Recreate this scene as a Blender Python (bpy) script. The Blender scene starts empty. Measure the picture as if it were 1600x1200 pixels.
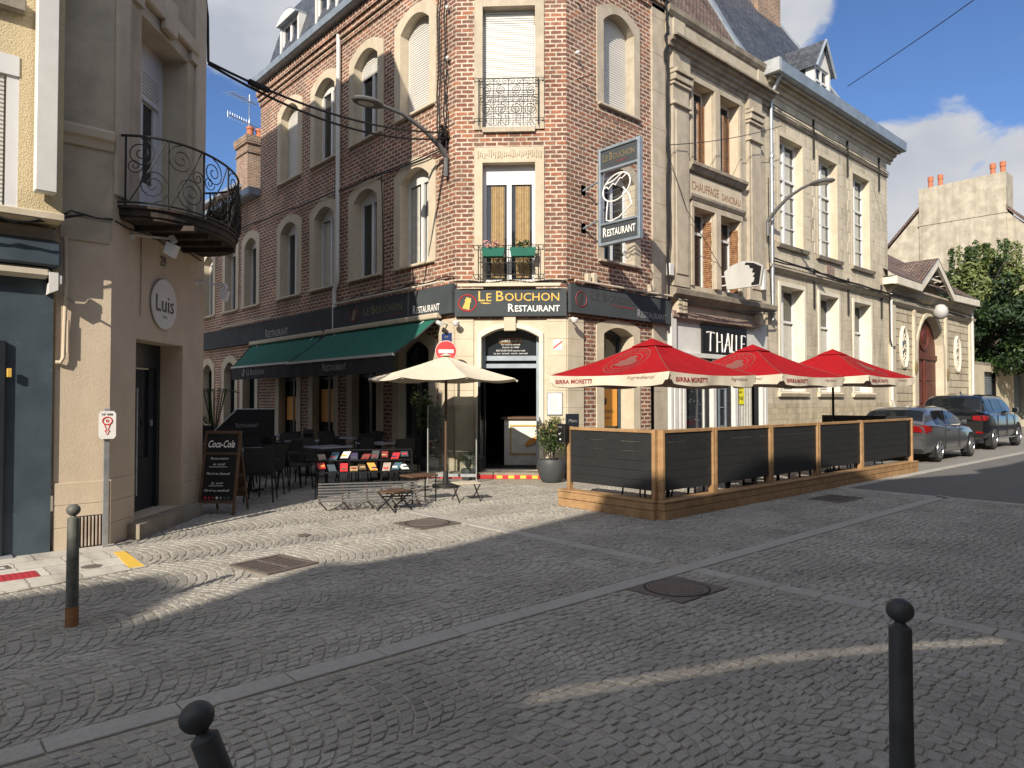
import bpy, bmesh, math, random
import numpy as np
from mathutils import Vector, Matrix
R = math.radians
random.seed(7); rng = np.random.default_rng(7)
scene = bpy.context.scene
C = scene.collection
# ------------------------------------------------------------- camera, sky, sun
AZ = R(47.95); PT = math.atan(25/1100.)
cd = bpy.data.cameras.new("camera"); cam = bpy.data.objects.new("camera", cd); C.objects.link(cam)
cd.sensor_width = 36; cd.lens = 1100/1600*36; cd.clip_end = 2000; cd.clip_start = 0.05
cam.location = (0, 0, 1.6)
cam.rotation_euler = (R(90)+PT, 0, AZ-R(90))
scene.camera = cam
SUN_E = R(28.9); SD = Vector((.888*math.cos(SUN_E), .46*math.cos(SUN_E), -math.sin(SUN_E)))
sl = bpy.data.lights.new("sun", 'SUN'); sun = bpy.data.objects.new("sun", sl); C.objects.link(sun)
sl.energy = 5.0; sl.angle = R(0.5); sl.color = (1.0, .90, .76)
sun.rotation_euler = SD.to_track_quat('-Z', 'Y').to_euler()
w = bpy.data.worlds.new("World"); scene.world = w; w.use_nodes = True
nt = w.node_tree; nt.nodes.clear()
N = nt.nodes.new; Lk = nt.links.new
out = N('ShaderNodeOutputWorld'); bg = N('ShaderNodeBackground'); bg.inputs[1].default_value = .10
sky = N('ShaderNodeTexSky'); sky.sky_type = 'NISHITA'; sky.sun_disc = False
sky.sun_elevation = SUN_E; sky.sun_rotation = math.atan2(-.888, -.46) % (2*math.pi)
sky.air_density = 1.0; sky.dust_density = .3; sky.ozone_density = 2.2
tc = N('ShaderNodeTexCoord')
def cloud_blob(center, rad, soft):
    """mask by direction: 1 inside"""
    d = N('ShaderNodeVectorMath'); d.operation = 'SUBTRACT'; Lk(tc.outputs['Generated'], d.inputs[0]); d.inputs[1].default_value = center
    m = N('ShaderNodeVectorMath'); m.operation = 'MULTIPLY'; Lk(d.outputs[0], m.inputs[0]); m.inputs[1].default_value = rad
    l = N('ShaderNodeVectorMath'); l.operation = 'LENGTH'; Lk(m.outputs[0], l.inputs[0])
    r = N('ShaderNodeMapRange'); Lk(l.outputs['Value'], r.inputs[0]); r.inputs[1].default_value = 1.0; r.inputs[2].default_value = 1.0-soft
    r.inputs[3].default_value = 0; r.inputs[4].default_value = 1; r.clamp = True
    return r.outputs[0]
def direction(px, py):
    F = Vector((math.cos(AZ)*math.cos(PT), math.sin(AZ)*math.cos(PT), math.sin(PT)))
    Rt = Vector((math.sin(AZ), -math.cos(AZ), 0)); U = Rt.cross(F)
    return (F+Rt*((px-800)/1100)+U*((600-py)/1100)).normalized()
blobs = [cloud_blob(direction(1560, 330), (2.9, 2.9, 5.0), 1.0), cloud_blob(direction(1430, 285), (4.6, 4.6, 8), 1.0),
         cloud_blob(direction(1215, 0), (8.5, 8.5, 8), 1.0), cloud_blob(direction(400, -60), (5, 5, 5.0), 1.0),
         cloud_blob(direction(1900, 250), (2.5, 2.5, 4.5), 1.0)]
acc = blobs[0]
for b in blobs[1:]:
    m = N('ShaderNodeMath'); m.operation = 'MAXIMUM'; Lk(acc, m.inputs[0]); Lk(b, m.inputs[1]); acc = m.outputs[0]
mp = N('ShaderNodeMapping'); mp.inputs['Scale'].default_value = (1, 1, 1.7); Lk(tc.outputs['Generated'], mp.inputs[0])
nz = N('ShaderNodeTexNoise'); nz.inputs['Scale'].default_value = 6.5; nz.inputs['Detail'].default_value = 11; nz.inputs['Roughness'].default_value = .58; nz.inputs['Distortion'].default_value = .25
Lk(mp.outputs[0], nz.inputs['Vector'])
a1 = N('ShaderNodeMath'); a1.operation = 'MULTIPLY_ADD'; Lk(acc, a1.inputs[0]); a1.inputs[1].default_value = .74; Lk(nz.outputs['Fac'], a1.inputs[2])
cr = N('ShaderNodeMapRange'); Lk(a1.outputs[0], cr.inputs[0]); cr.inputs[1].default_value = .77; cr.inputs[2].default_value = .91; cr.interpolation_type = 'SMOOTHSTEP'
# cloud shade: brighter tops, greyer bellies
nz2 = N('ShaderNodeTexNoise'); nz2.inputs['Scale'].default_value = 4; nz2.inputs['Detail'].default_value = 5; Lk(mp.outputs[0], nz2.inputs['Vector'])
cc = N('ShaderNodeValToRGB'); Lk(nz2.outputs['Fac'], cc.inputs[0])
cc.color_ramp.elements[0].position = .35; cc.color_ramp.elements[0].color = (3.5, 3.75, 4.3, 1)
cc.color_ramp.elements[1].position = .66; cc.color_ramp.elements[1].color = (5.9, 5.85, 5.9, 1)
sat = N('ShaderNodeVectorMath'); sat.operation = 'MULTIPLY'; Lk(sky.outputs[0], sat.inputs[0]); sat.inputs[1].default_value = (.60, .74, .98)
# unseen bright cloud bank added behind the viewer to lift the shaded areas
near = cloud_blob(Vector((-.78, -.50, .62)), (.62, .62, .62), .75)
nb = N('ShaderNodeMath'); nb.operation = 'MULTIPLY_ADD'; Lk(near, nb.inputs[0]); nb.inputs[1].default_value = 1.3; nb.inputs[2].default_value = 1.0
ccb = N('ShaderNodeVectorMath'); ccb.operation = 'SCALE'; Lk(cc.outputs[0], ccb.inputs[0]); Lk(nb.outputs[0], ccb.inputs['Scale'])
mxf = N('ShaderNodeMath'); mxf.operation = 'MAXIMUM'; Lk(cr.outputs[0], mxf.inputs[0]); nf = N('ShaderNodeMath'); nf.operation = 'MULTIPLY'; Lk(near, nf.inputs[0]); nf.inputs[1].default_value = .85; Lk(nf.outputs[0], mxf.inputs[1])
mx = N('ShaderNodeMix'); mx.data_type = 'RGBA'; Lk(mxf.outputs[0], mx.inputs['Factor']); Lk(sat.outputs[0], mx.inputs['A']); Lk(ccb.outputs[0], mx.inputs['B'])
Lk(mx.outputs['Result'], bg.inputs[0]); Lk(bg.outputs[0], out.inputs[0])
vs = scene.view_settings; vs.view_transform = 'Standard'; vs.look = 'None'; vs.exposure = 0.45; vs.gamma = 1
scene.render.resolution_x = 1024; scene.render.resolution_y = 768

# ------------------------------------------------------------- materials
MATS = {}
def mat(name, col, rough=.8, col2=None, scale=6, bump=0, bscale=40, metal=0, stain=0, spec=.4, coat=0, emit=None, trans=0, alpha=1, noise_detail=6, streak=0, patch=None):
    m = bpy.data.materials.new(name); m.use_nodes = True; t = m.node_tree; n = t.nodes; L = t.links
    p = n['Principled BSDF']; p.inputs['Roughness'].default_value = rough; p.inputs['Metallic'].default_value = metal
    p.inputs['Specular IOR Level'].default_value = spec; p.inputs['Coat Weight'].default_value = coat; p.inputs['Coat Roughness'].default_value = .05
    p.inputs['Transmission Weight'].default_value = trans
    g = n.new('ShaderNodeNewGeometry')
    cs = tuple(col)+(1,)
    if col2 is None: col2 = tuple(c*.82 for c in col)
    nz = n.new('ShaderNodeTexNoise'); nz.inputs['Scale'].default_value = scale; nz.inputs['Detail'].default_value = noise_detail; nz.inputs['Roughness'].default_value = .6
    L.new(g.outputs['Position'], nz.inputs['Vector'])
    r = n.new('ShaderNodeValToRGB'); r.color_ramp.elements[0].position = .36; r.color_ramp.elements[1].position = .66
    r.color_ramp.elements[0].color = tuple(col2)+(1,); r.color_ramp.elements[1].color = cs
    L.new(nz.outputs['Fac'], r.inputs[0]); cur = r.outputs[0]
    if stain:
        mp = n.new('ShaderNodeMapping'); mp.inputs['Scale'].default_value = (1.3, 1.3, .5 if not streak else .12); L.new(g.outputs['Position'], mp.inputs[0])
        n2 = n.new('ShaderNodeTexNoise'); n2.inputs['Scale'].default_value = 1.6 if not streak else streak; n2.inputs['Detail'].default_value = 8; L.new(mp.outputs[0], n2.inputs['Vector'])
        r2 = n.new('ShaderNodeMapRange'); r2.inputs[1].default_value = .42; r2.inputs[2].default_value = .72; r2.inputs[3].default_value = 0; r2.inputs[4].default_value = stain
        L.new(n2.outputs['Fac'], r2.inputs[0])
        mx = n.new('ShaderNodeMix'); mx.data_type = 'RGBA'; L.new(r2.outputs[0], mx.inputs['Factor']); L.new(cur, mx.inputs['A'])
        mx.inputs['B'].default_value = (col[0]*.38, col[1]*.36, col[2]*.33, 1); cur = mx.outputs['Result']
    if patch:
        n6 = n.new('ShaderNodeTexNoise'); n6.inputs['Scale'].default_value = 3.3; n6.inputs['Detail'].default_value = 12; n6.inputs['Roughness'].default_value = .72; L.new(g.outputs['Position'], n6.inputs['Vector'])
        r6 = n.new('ShaderNodeMapRange'); r6.inputs[1].default_value = .60; r6.inputs[2].default_value = .63; r6.inputs[4].default_value = .75; L.new(n6.outputs['Fac'], r6.inputs[0])
        m6 = n.new('ShaderNodeMix'); m6.data_type = 'RGBA'; L.new(r6.outputs[0], m6.inputs['Factor']); L.new(cur, m6.inputs['A']); m6.inputs['B'].default_value = tuple(patch)+(1,); cur = m6.outputs['Result']
    L.new(cur, p.inputs['Base Color'])
    if bump:
        b = n.new('ShaderNodeBump'); b.inputs['Strength'].default_value = bump; b.inputs['Distance'].default_value = .01
        n3 = n.new('ShaderNodeTexNoise'); n3.inputs['Scale'].default_value = bscale; n3.inputs['Detail'].default_value = 6; L.new(g.outputs['Position'], n3.inputs['Vector'])
        L.new(n3.outputs['Fac'], b.inputs['Height']); L.new(b.outputs[0], p.inputs['Normal'])
    if emit: p.inputs['Emission Color'].default_value = tuple(emit[:3])+(1,); p.inputs['Emission Strength'].default_value = emit[3]
    MATS[name] = m; return m
def brickmat(name, c1, c2, mortar, bw, rh, ms=.012, extra=None, bump=.7, rough=.85, offset=.5, vary=.5, squash=1):
    m = bpy.data.materials.new(name); m.use_nodes = True; t = m.node_tree; n = t.nodes; L = t.links
    p = n['Principled BSDF']; p.inputs['Roughness'].default_value = rough; p.inputs['Specular IOR Level'].default_value = .3
    uv = n.new('ShaderNodeUVMap'); uv.uv_map = 'UVMap'
    wn = n.new('ShaderNodeTexNoise'); wn.inputs['Scale'].default_value = 9; wn.inputs['Detail'].default_value = 3; L.new(uv.outputs[0], wn.inputs['Vector'])
    ws = n.new('ShaderNodeVectorMath'); ws.operation = 'SUBTRACT'; L.new(wn.outputs['Color'], ws.inputs[0]); ws.inputs[1].default_value = (.5, .5, .5)
    wm = n.new('ShaderNodeVectorMath'); wm.operation = 'SCALE'; L.new(ws.outputs[0], wm.inputs[0]); wm.inputs['Scale'].default_value = rh*.16
    wa = n.new('ShaderNodeVectorMath'); wa.operation = 'ADD'; L.new(uv.outputs[0], wa.inputs[0]); L.new(wm.outputs[0], wa.inputs[1])
    b = n.new('ShaderNodeTexBrick'); L.new(wa.outputs[0], b.inputs['Vector']); b.inputs['Scale'].default_value = 1
    b.inputs['Brick Width'].default_value = bw; b.inputs['Row Height'].default_value = rh; b.inputs['Mortar Size'].default_value = ms; b.inputs['Mortar Smooth'].default_value = .15
    b.inputs['Bias'].default_value = 0; b.offset = offset; b.squash = squash
    b.inputs['Color1'].default_value = (0, 0, 0, 1); b.inputs['Color2'].default_value = (1, 1, 1, 1); b.inputs['Mortar'].default_value = (.5, .5, .5, 1)
    r = n.new('ShaderNodeValToRGB'); L.new(b.outputs['Color'], r.inputs[0]); e = r.color_ramp.elements
    e[0].position = .0; e[0].color = tuple(c1)+(1,); e[1].position = 1; e[1].color = tuple(c2)+(1,)
    if extra:
        q = e.new(.45); q.color = tuple(extra)+(1,)
    nz = n.new('ShaderNodeTexNoise'); nz.inputs['Scale'].default_value = 14; nz.inputs['Detail'].default_value = 8; L.new(uv.outputs[0], nz.inputs['Vector'])
    n5 = n.new('ShaderNodeTexNoise'); n5.inputs['Scale'].default_value = .9; n5.inputs['Detail'].default_value = 6; L.new(uv.outputs[0], n5.inputs['Vector'])
    ad = n.new('ShaderNodeMath'); ad.operation = 'ADD'; L.new(nz.outputs['Fac'], ad.inputs[0]); L.new(n5.outputs['Fac'], ad.inputs[1])
    mr = n.new('ShaderNodeMapRange'); L.new(ad.outputs[0], mr.inputs[0]); mr.inputs[1].default_value = .65; mr.inputs[2].default_value = 1.35; mr.inputs[3].default_value = 1-vary; mr.inputs[4].default_value = 1+vary*.5
    mu = n.new('ShaderNodeVectorMath'); mu.operation = 'SCALE'; L.new(r.outputs[0], mu.inputs[0]); L.new(mr.outputs[0], mu.inputs['Scale'])
    mo = n.new('ShaderNodeVectorMath'); mo.operation = 'SCALE'; mo.inputs[0].default_value = tuple(mortar); L.new(mr.outputs[0], mo.inputs['Scale'])
    mx = n.new('ShaderNodeMix'); mx.data_type = 'RGBA'; L.new(b.outputs['Fac'], mx.inputs['Factor']); L.new(mu.outputs[0], mx.inputs['A']); L.new(mo.outputs[0], mx.inputs['B'])
    sm = n.new('ShaderNodeMapping'); sm.inputs['Scale'].default_value = (2.2, .35, 1); L.new(uv.outputs[0], sm.inputs[0])
    sn = n.new('ShaderNodeTexNoise'); sn.inputs['Scale'].default_value = 1.3; sn.inputs['Detail'].default_value = 9; sn.inputs['Roughness'].default_value = .65; L.new(sm.outputs[0], sn.inputs['Vector'])
    sr = n.new('ShaderNodeMapRange'); sr.inputs[1].default_value = .50; sr.inputs[2].default_value = .72; sr.inputs[3].default_value = 0; sr.inputs[4].default_value = .55; L.new(sn.outputs['Fac'], sr.inputs[0])
    sx = n.new('ShaderNodeMix'); sx.data_type = 'RGBA'; L.new(sr.outputs[0], sx.inputs['Factor']); L.new(mx.outputs['Result'], sx.inputs['A']); sx.inputs['B'].default_value = (mortar[0]*.28, mortar[1]*.26, mortar[2]*.25, 1)
    L.new(sx.outputs['Result'], p.inputs['Base Color'])
    iv = n.new('ShaderNodeMath'); iv.operation = 'MULTIPLY_ADD'; L.new(b.outputs['Fac'], iv.inputs[0]); iv.inputs[1].default_value = -1; L.new(nz.outputs['Fac'], iv.inputs[2])
    bp = n.new('ShaderNodeBump'); bp.inputs['Strength'].default_value = bump; bp.inputs['Distance'].default_value = .012; L.new(iv.outputs[0], bp.inputs['Height']); L.new(bp.outputs[0], p.inputs['Normal'])
    MATS[name] = m; return m
def glassmat(name, tint=(.02, .025, .03), rough=.03, spec=.6):
    m = bpy.data.materials.new(name); m.use_nodes = True; p = m.node_tree.nodes['Principled BSDF']
    p.inputs['Base Color'].default_value = tuple(tint)+(1,); p.inputs['Roughness'].default_value = rough; p.inputs['Specular IOR Level'].default_value = spec; p.inputs['IOR'].default_value = 1.5
    t = m.node_tree; g = t.nodes.new('ShaderNodeNewGeometry'); nz = t.nodes.new('ShaderNodeTexNoise'); nz.inputs['Scale'].default_value = 1.8; nz.inputs['Detail'].default_value = 2; t.links.new(g.outputs['Position'], nz.inputs['Vector'])
    b = t.nodes.new('ShaderNodeBump'); b.inputs['Strength'].default_value = .25; b.inputs['Distance'].default_value = .05; t.links.new(nz.outputs['Fac'], b.inputs['Height']); t.links.new(b.outputs[0], p.inputs['Normal'])
    MATS[name] = m; return m
def clearglass(name, fac=.86):
    m = bpy.data.materials.new(name); m.use_nodes = True; t = m.node_tree; n = t.nodes; n.clear()
    o = n.new('ShaderNodeOutputMaterial'); a = n.new('ShaderNodeBsdfTransparent'); a.inputs[0].default_value = (.9, .93, .92, 1)
    b = n.new('ShaderNodeBsdfGlossy'); b.inputs['Roughness'].default_value = .02; mxs = n.new('ShaderNodeMixShader'); fr = n.new('ShaderNodeFresnel'); fr.inputs[0].default_value = 1.5
    ad = n.new('ShaderNodeMath'); ad.operation = 'ADD'; ad.inputs[1].default_value = .03; t.links.new(fr.outputs[0], ad.inputs[0])
    t.links.new(ad.outputs[0], mxs.inputs[0]); t.links.new(a.outputs[0], mxs.inputs[1]); t.links.new(b.outputs[0], mxs.inputs[2]); t.links.new(mxs.outputs[0], o.inputs[0])
    MATS[name] = m; return m
M = MATS
brickmat('brick', (.215, .08, .052), (.35, .14, .08), (.54, .46, .365), .25, .094, .016, extra=(.17, .09, .068), vary=.55)
brickmat('brick_old', (.20, .10, .07), (.34, .19, .12), (.42, .36, .28), .225, .075, .012, extra=(.22, .14, .11))
brickmat('ashlar', (.50, .44, .335), (.57, .505, .39), (.42, .365, .275), .62, .33, .007, vary=.34, bump=.5)
brickmat('rustic', (.45, .385, .275), (.56, .49, .36), (.16, .13, .10), 1.0, .31, .016, vary=.25, bump=1.2)
brickmat('smallstone', (.42, .36, .25), (.55, .47, .34), (.34, .29, .21), .3, .17, .006, vary=.3, bump=.5)
brickmat('slate', (.055, .062, .078), (.105, .115, .135), (.025, .03, .035), .2, .11, .008, vary=.35, bump=.6, rough=.5)
brickmat('rooftile', (.17, .10, .075), (.27, .17, .13), (.07, .05, .045), .18, .12, .02, extra=(.21, .17, .15), vary=.6, bump=1)
brickmat('woodplank', (.45, .27, .12), (.52, .32, .15), (.12, .07, .03), 2.2, .13, .004, vary=.35, bump=.3)
brickmat('pavetile', (.46, .43, .38), (.56, .53, .47), (.22, .2, .17), .4, .4, .006, vary=.2, bump=.3, offset=.5)
mat('render_tan', (.55, .46, .345), .9, (.50, .41, .305), 3, .35, 55, stain=.2, streak=1.6, patch=(.50, .43, .335))
mat('render_old', (.50, .43, .32), .95, (.37, .32, .235), 2.5, .6, 40, stain=.45, streak=2.0, patch=(.40, .37, .30))
mat('render_yellow', (.62, .52, .33), .95, (.54, .44, .27), 30, 1.0, 60, stain=.15)
mat('trim_beige', (.54, .475, .365), .85, (.48, .41, .305), 5, .25, 50, stain=.25, streak=2.0)
mat('stone_grey', (.46, .405, .32), .9, (.37, .32, .245), 4, .45, 45, stain=.35)
mat('stone_dark', (.33, .29, .23), .9, (.22, .19, .15), 4, .5, 45, stain=.55)
mat('limestone', (.57, .505, .39), .85, (.48, .42, .31), 3, .3, 40, stain=.2)
mat('limestone_white', (.68, .63, .53), .85, (.60, .55, .45), 4, .3, 40, stain=.2)
mat('plaster_pale', (.60, .53, .39), .9, (.50, .44, .32), 1.2, .3, 30, stain=.3, streak=3.0)
mat('rubble', (.34, .24, .2), .9, (.16, .12, .1), 14, 1.0, 20)
mat('white_paint', (.62, .615, .59), .5, (.55, .545, .52), 3, stain=.12)
mat('pvc', (.64, .64, .635), .35, (.60, .60, .595), 2)
mat('shutter_white', (.60, .585, .55), .5, (.56, .545, .51), 2)
mat('shutter_grey', (.42, .36, .30), .7, (.30, .24, .19), 5)
mat('rust', (.34, .15, .06), .9, (.16, .08, .04), 8, .6, 40)
mat('rust_orange', (.36, .20, .10), .95, (.19, .09, .045), 9, 1.2, 25)
mat('zinc', (.30, .35, .40), .45, (.22, .26, .30), 3, metal=.3, spec=.5)
mat('zinc_light', (.46, .48, .49), .5, (.36, .38, .39), 4, metal=.3)
mat('galv', (.48, .50, .51), .4, (.36, .38, .40), 9, metal=.7)
mat('iron', (.022, .021, .021), .6, (.012, .012, .012), 20)
mat('iron_rusty', (.06, .04, .03), .8, (.02, .016, .014), 8, .5, 40)
mat('cable', (.012, .012, .013), .55)
mat('sign_grey', (.062, .072, .078), .8, (.05, .058, .064), 2, spec=.15)
mat('sign_dark', (.03, .034, .038), .5, (.022, .026, .03), 2)
mat('navy', (.06, .085, .105), .5, (.042, .06, .077), 3, .15, 20, stain=.35, streak=2.5, patch=(.085, .11, .13))
mat('navy_dark', (.018, .024, .03), .4)
mat('blackpaint', (.012, .012, .013), .4)
mat('blackmatte', (.02, .02, .021), .8, (.012, .012, .012), 10)
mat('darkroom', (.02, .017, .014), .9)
mat('wicker', (.035, .034, .034), .7, (.015, .015, .015), 60, 1, 120)
mat('gold', (.62, .40, .07), .5, (.58, .36, .06), 5)
mat('gold_dark', (.22, .17, .08), .6)
mat('dark_lettering', (.055, .05, .045), .6)
mat('red_paint', (.55, .03, .035), .5, (.5, .025, .03), 4)
mat('red_dull', (.25, .03, .035), .6)
mat('white_letter', (.80, .79, .76), .5, (.76, .75, .72), 3)
mat('grey_letter', (.32, .32, .32), .6)
mat('grey_print', (.205, .085, .07), .9, (.18, .07, .06), 20, spec=.1)
mat('cream_cloth', (.56, .50, .40), .9, (.50, .45, .355), 6, .2, 200)
mat('red_cloth', (.31, .010, .014), .9, (.27, .008, .012), 3, .25, 160, spec=.1)
mat('cream_umbrella', (.62, .555, .44), .9, (.56, .50, .39), 4, .2, 160)
mat('awning_green', (.012, .12, .085), .8, (.009, .095, .066), 4, .1, 100)
mat('cloth_grey', (.035, .037, .04), .85, (.028, .03, .033), 6)
mat('wood', (.40, .245, .12), .65, (.27, .16, .075), 7, .3, 60, stain=.3)
mat('wood_dark', (.12, .07, .04), .6, (.08, .045, .025), 6)
mat('door_red', (.13, .035, .022), .5, (.085, .022, .015), 5, stain=.3)
mat('panel_black', (.022, .023, .024), .55, (.017, .018, .019), 6, .1, 90)
mat('bollard_paint', (.05, .053, .055), .5, (.033, .035, .036), 9, .12, 90, patch=(.10, .085, .07))
mat('bollard_green', (.12, .125, .11), .55, (.07, .072, .062), 11, .15, 80, patch=(.20, .15, .09))
mat('terracotta', (.45, .16, .08), .8, (.36, .12, .06), 8)
mat('yellow_paint', (.72, .47, .07), .7, (.62, .40, .06), 10)
mat('yellow_paper', (.80, .72, .03), .6)
mat('orange_paper', (.72, .33, .06), .6, (.68, .30, .05), 4)
mat('blue_plate', (.03, .05, .16), .4)
mat('paper', (.74, .72, .68), .7, (.66, .64, .6), 10)
mat('offwhite', (.46, .455, .44), .6, (.40, .395, .38), 3, stain=.2)
mat('cast_iron', (.17, .145, .125), .6, (.12, .10, .088), 30, .6, 80, metal=.3)
mat('red_tactile', (.40, .035, .045), .7, (.33, .03, .04), 12)
mat('granite_strip', (.385, .37, .335), .85, (.31, .298, .27), 30, .4, 90, stain=.15)
mat('asphalt', (.16, .157, .15), .9, (.12, .117, .112), 60, .7, 140, stain=.2)
mat('paving_light', (.25, .24, .22), .9, (.19, .182, .168), 18, .5, 90, stain=.2)
mat('mortar', (.42, .385, .32), .95, (.26, .235, .195), 45, .8, 120, stain=.2)
mat('pot_grey', (.06, .065, .07), .55, (.05, .054, .058), 6, .1, 30)
mat('weathered', (.46, .42, .335), .95, (.32, .285, .22), 2.2, .5, 20, stain=.5, streak=2.2)
mat('soil', (.03, .022, .016), .95)
mat('leaf_dark', (.022, .045, .014), .5, (.012, .028, .008), 3)
mat('leaf_mid', (.05, .088, .02), .5, (.03, .06, .014), 3)
mat('leaf_light', (.15, .175, .055), .5, (.08, .11, .03), 3)
mat('leaf_yellow', (.26, .22, .07), .5, (.16, .14, .05), 3)
mat('bark', (.09, .07, .05), .9, (.05, .04, .03), 12, .8, 40)
mat('curtain', (.40, .29, .15), .9, (.30, .21, .10), 9)
mat('curtain_pale', (.50, .49, .44), .9, (.40, .40, .35), 8)
mat('car_grey', (.16, .165, .175), .3, (.15, .155, .165), 1, metal=.7, coat=1)
mat('car_black', (.01, .012, .016), .22, (.009, .011, .015), 1, metal=.3, coat=1)
mat('tyre', (.02, .02, .02), .85)
mat('rim', (.45, .45, .46), .3, metal=.9)
mat('tail_red', (.24, .006, .008), .25, (.18, .004, .006), 5, coat=1)
mat('plastic_black', (.015, .015, .016), .5)
mat('table_top', (.30, .33, .40), .2, (.26, .29, .35), 3)
mat('lamp_grey', (.12, .12, .12), .5, (.10, .10, .10), 5)
mat('lens', (.5, .5, .48), .2)
mat('purple', (.05, .035, .09), .6); mat('cyan_paper', (.06, .13, .17), .5); mat('pink_paper', (.45, .10, .10), .5)
mat('flowers', (.5, .35, .3), .8, (.4, .15, .13), 30)
mat('counter_white', (.72, .70, .66), .5)
mat('mirror_gold', (.5, .36, .12), .4)
glassmat('glass'); glassmat('glass_green', (.045, .05, .045)); glassmat('carglass', (.008, .01, .012), .02, .35)
clearglass('clear')

# ------------------------------------------------------------- geometry helpers
class Fr:
    def __init__(s, o, u, n=None):
        s.o = Vector((o[0], o[1], o[2] if len(o) > 2 else 0)); s.u = Vector((u[0], u[1], 0)).normalized()
        s.n = Vector((n[0], n[1], 0)).normalized() if n is not None else Vector((s.u.y, -s.u.x, 0))
    def __call__(s, a, d, z): return s.o+s.u*a+s.n*d+Vector((0, 0, z))
WORLD = Fr((0, 0, 0), (1, 0), (0, 1))
def origin(o):
    v = Vector((0, 0, 0))
    while o is not None: v = v+o.location; o = o.parent
    return v
class MB:
    def __init__(s, fr=WORLD): s.fr = fr; s.v = []; s.f = []; s.uv = []
    def add(s, pts, faces, uvs=None):
        b = len(s.v); s.v += [s.fr(*p) for p in pts]
        for i, f in enumerate(faces):
            s.f.append([b+k for k in f])
            if uvs: s.uv.append(uvs[i]); continue
            P = [pts[k] for k in f]; nx = ny = nzz = 0
            for k in range(len(P)):
                a, c = P[k], P[(k+1) % len(P)]
                nx += (a[1]-c[1])*(a[2]+c[2]); ny += (a[2]-c[2])*(a[0]+c[0]); nzz += (a[0]-c[0])*(a[1]+c[1])
            nx, ny, nzz = abs(nx), abs(ny), abs(nzz)
            if ny >= nx and ny >= nzz: s.uv.append([(p[0], p[2]) for p in P])
            elif nx >= nzz: s.uv.append([(p[1], p[2]) for p in P])
            else: s.uv.append([(p[0], p[1]) for p in P])
        return s
    def box(s, a0, a1, d0, d1, z0, z1):
        p = [(a0, d0, z0), (a1, d0, z0), (a1, d1, z0), (a0, d1, z0), (a0, d0, z1), (a1, d0, z1), (a1, d1, z1), (a0, d1, z1)]
        return s.add(p, [(0, 3, 2, 1), (4, 5, 6, 7), (0, 1, 5, 4), (1, 2, 6, 5), (2, 3, 7, 6), (3, 0, 4, 7)])
    def bbox(s, a0, a1, d0, d1, z0, z1, b=.01):
        """box with chamfered edges"""
        b = min(b, abs(a1-a0)*.3, abs(d1-d0)*.3, abs(z1-z0)*.3)
        pts = []; idx = {}
        for i, (x, sx) in enumerate(((a0, 1), (a1, -1))):
            for j, (y, sy) in enumerate(((d0, 1), (d1, -1))):
                for k, (z, sz) in enumerate(((z0, 1), (z1, -1))):
                    idx[i, j, k] = (len(pts), len(pts)+1, len(pts)+2)
                    pts += [(x, y+sy*b, z+sz*b), (x+sx*b, y, z+sz*b), (x+sx*b, y+sy*b, z)]
        F = []
        for i in (0, 1): F.append([idx[i, j, k][0] for j, k in ((0, 0), (1, 0), (1, 1), (0, 1))])
        for j in (0, 1): F.append([idx[i, j, k][1] for i, k in ((0, 0), (1, 0), (1, 1), (0, 1))])
        for k in (0, 1): F.append([idx[i, j, k][2] for i, j in ((0, 0), (1, 0), (1, 1), (0, 1))])
        for j in (0, 1):
            for k in (0, 1): F.append([idx[0, j, k][1], idx[1, j, k][1], idx[1, j, k][2], idx[0, j, k][2]])
        for i in (0, 1):
            for k in (0, 1): F.append([idx[i, 0, k][0], idx[i, 1, k][0], idx[i, 1, k][2], idx[i, 0, k][2]])
        for i in (0, 1):
            for j in (0, 1): F.append([idx[i, j, 0][0], idx[i, j, 1][0], idx[i, j, 1][1], idx[i, j, 0][1]])
        for q in idx.values(): F.append(list(q))
        return s.add(pts, F)
    def prism(s, poly, d0, d1):
        """poly in (a,z) extruded along d"""
        n = len(poly); p = [(a, d0, z) for a, z in poly]+[(a, d1, z) for a, z in poly]
        return s.add(p, [list(range(n)), list(range(2*n-1, n-1, -1))]+[[i, (i+1) % n, n+(i+1) % n, n+i] for i in range(n)])
    def slab(s, poly, z0, z1):
        n = len(poly); p = [(a, d, z0) for a, d in poly]+[(a, d, z1) for a, d in poly]
        return s.add(p, [list(range(n-1, -1, -1)), list(range(n, 2*n))]+[[i, (i+1) % n, n+(i+1) % n, n+i] for i in range(n)])
    def profile(s, prof, a0, a1, cap=True):
        """prof in (d,z) extruded along a"""
        n = len(prof); p = [(a0, d, z) for d, z in prof]+[(a1, d, z) for d, z in prof]
        return s.add(p, ([list(range(n)), list(range(2*n-1, n-1, -1))] if cap else [])+[[i, (i+1) % n, n+(i+1) % n, n+i] for i in range(n)])
    def tube(s, pts, r, seg=6, closed=False):
        """tube through world-ish local points (a,d,z)"""
        P = [Vector(p) for p in pts]; n = len(P); rr = r if hasattr(r, '__len__') else [r]*n; ring = []; prev = None
        for i in range(n):
            if closed: t = P[(i+1) % n]-P[i-1]
            else: t = P[min(i+1, n-1)]-P[max(i-1, 0)]
            t.normalize()
            if prev is None:
                up = Vector((0, 0, 1)) if abs(t.z) < .9 else Vector((1, 0, 0)); x = t.cross(up).normalized()
            else:
                x = (prev-t*prev.dot(t)); x = x.normalized() if x.length > 1e-6 else t.orthogonal().normalized()
            prev = x; y = t.cross(x)
            for k in range(seg):
                a = 2*math.pi*k/seg; ring.append(tuple(P[i]+(x*math.cos(a)+y*math.sin(a))*rr[i]))
        F = []
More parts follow.
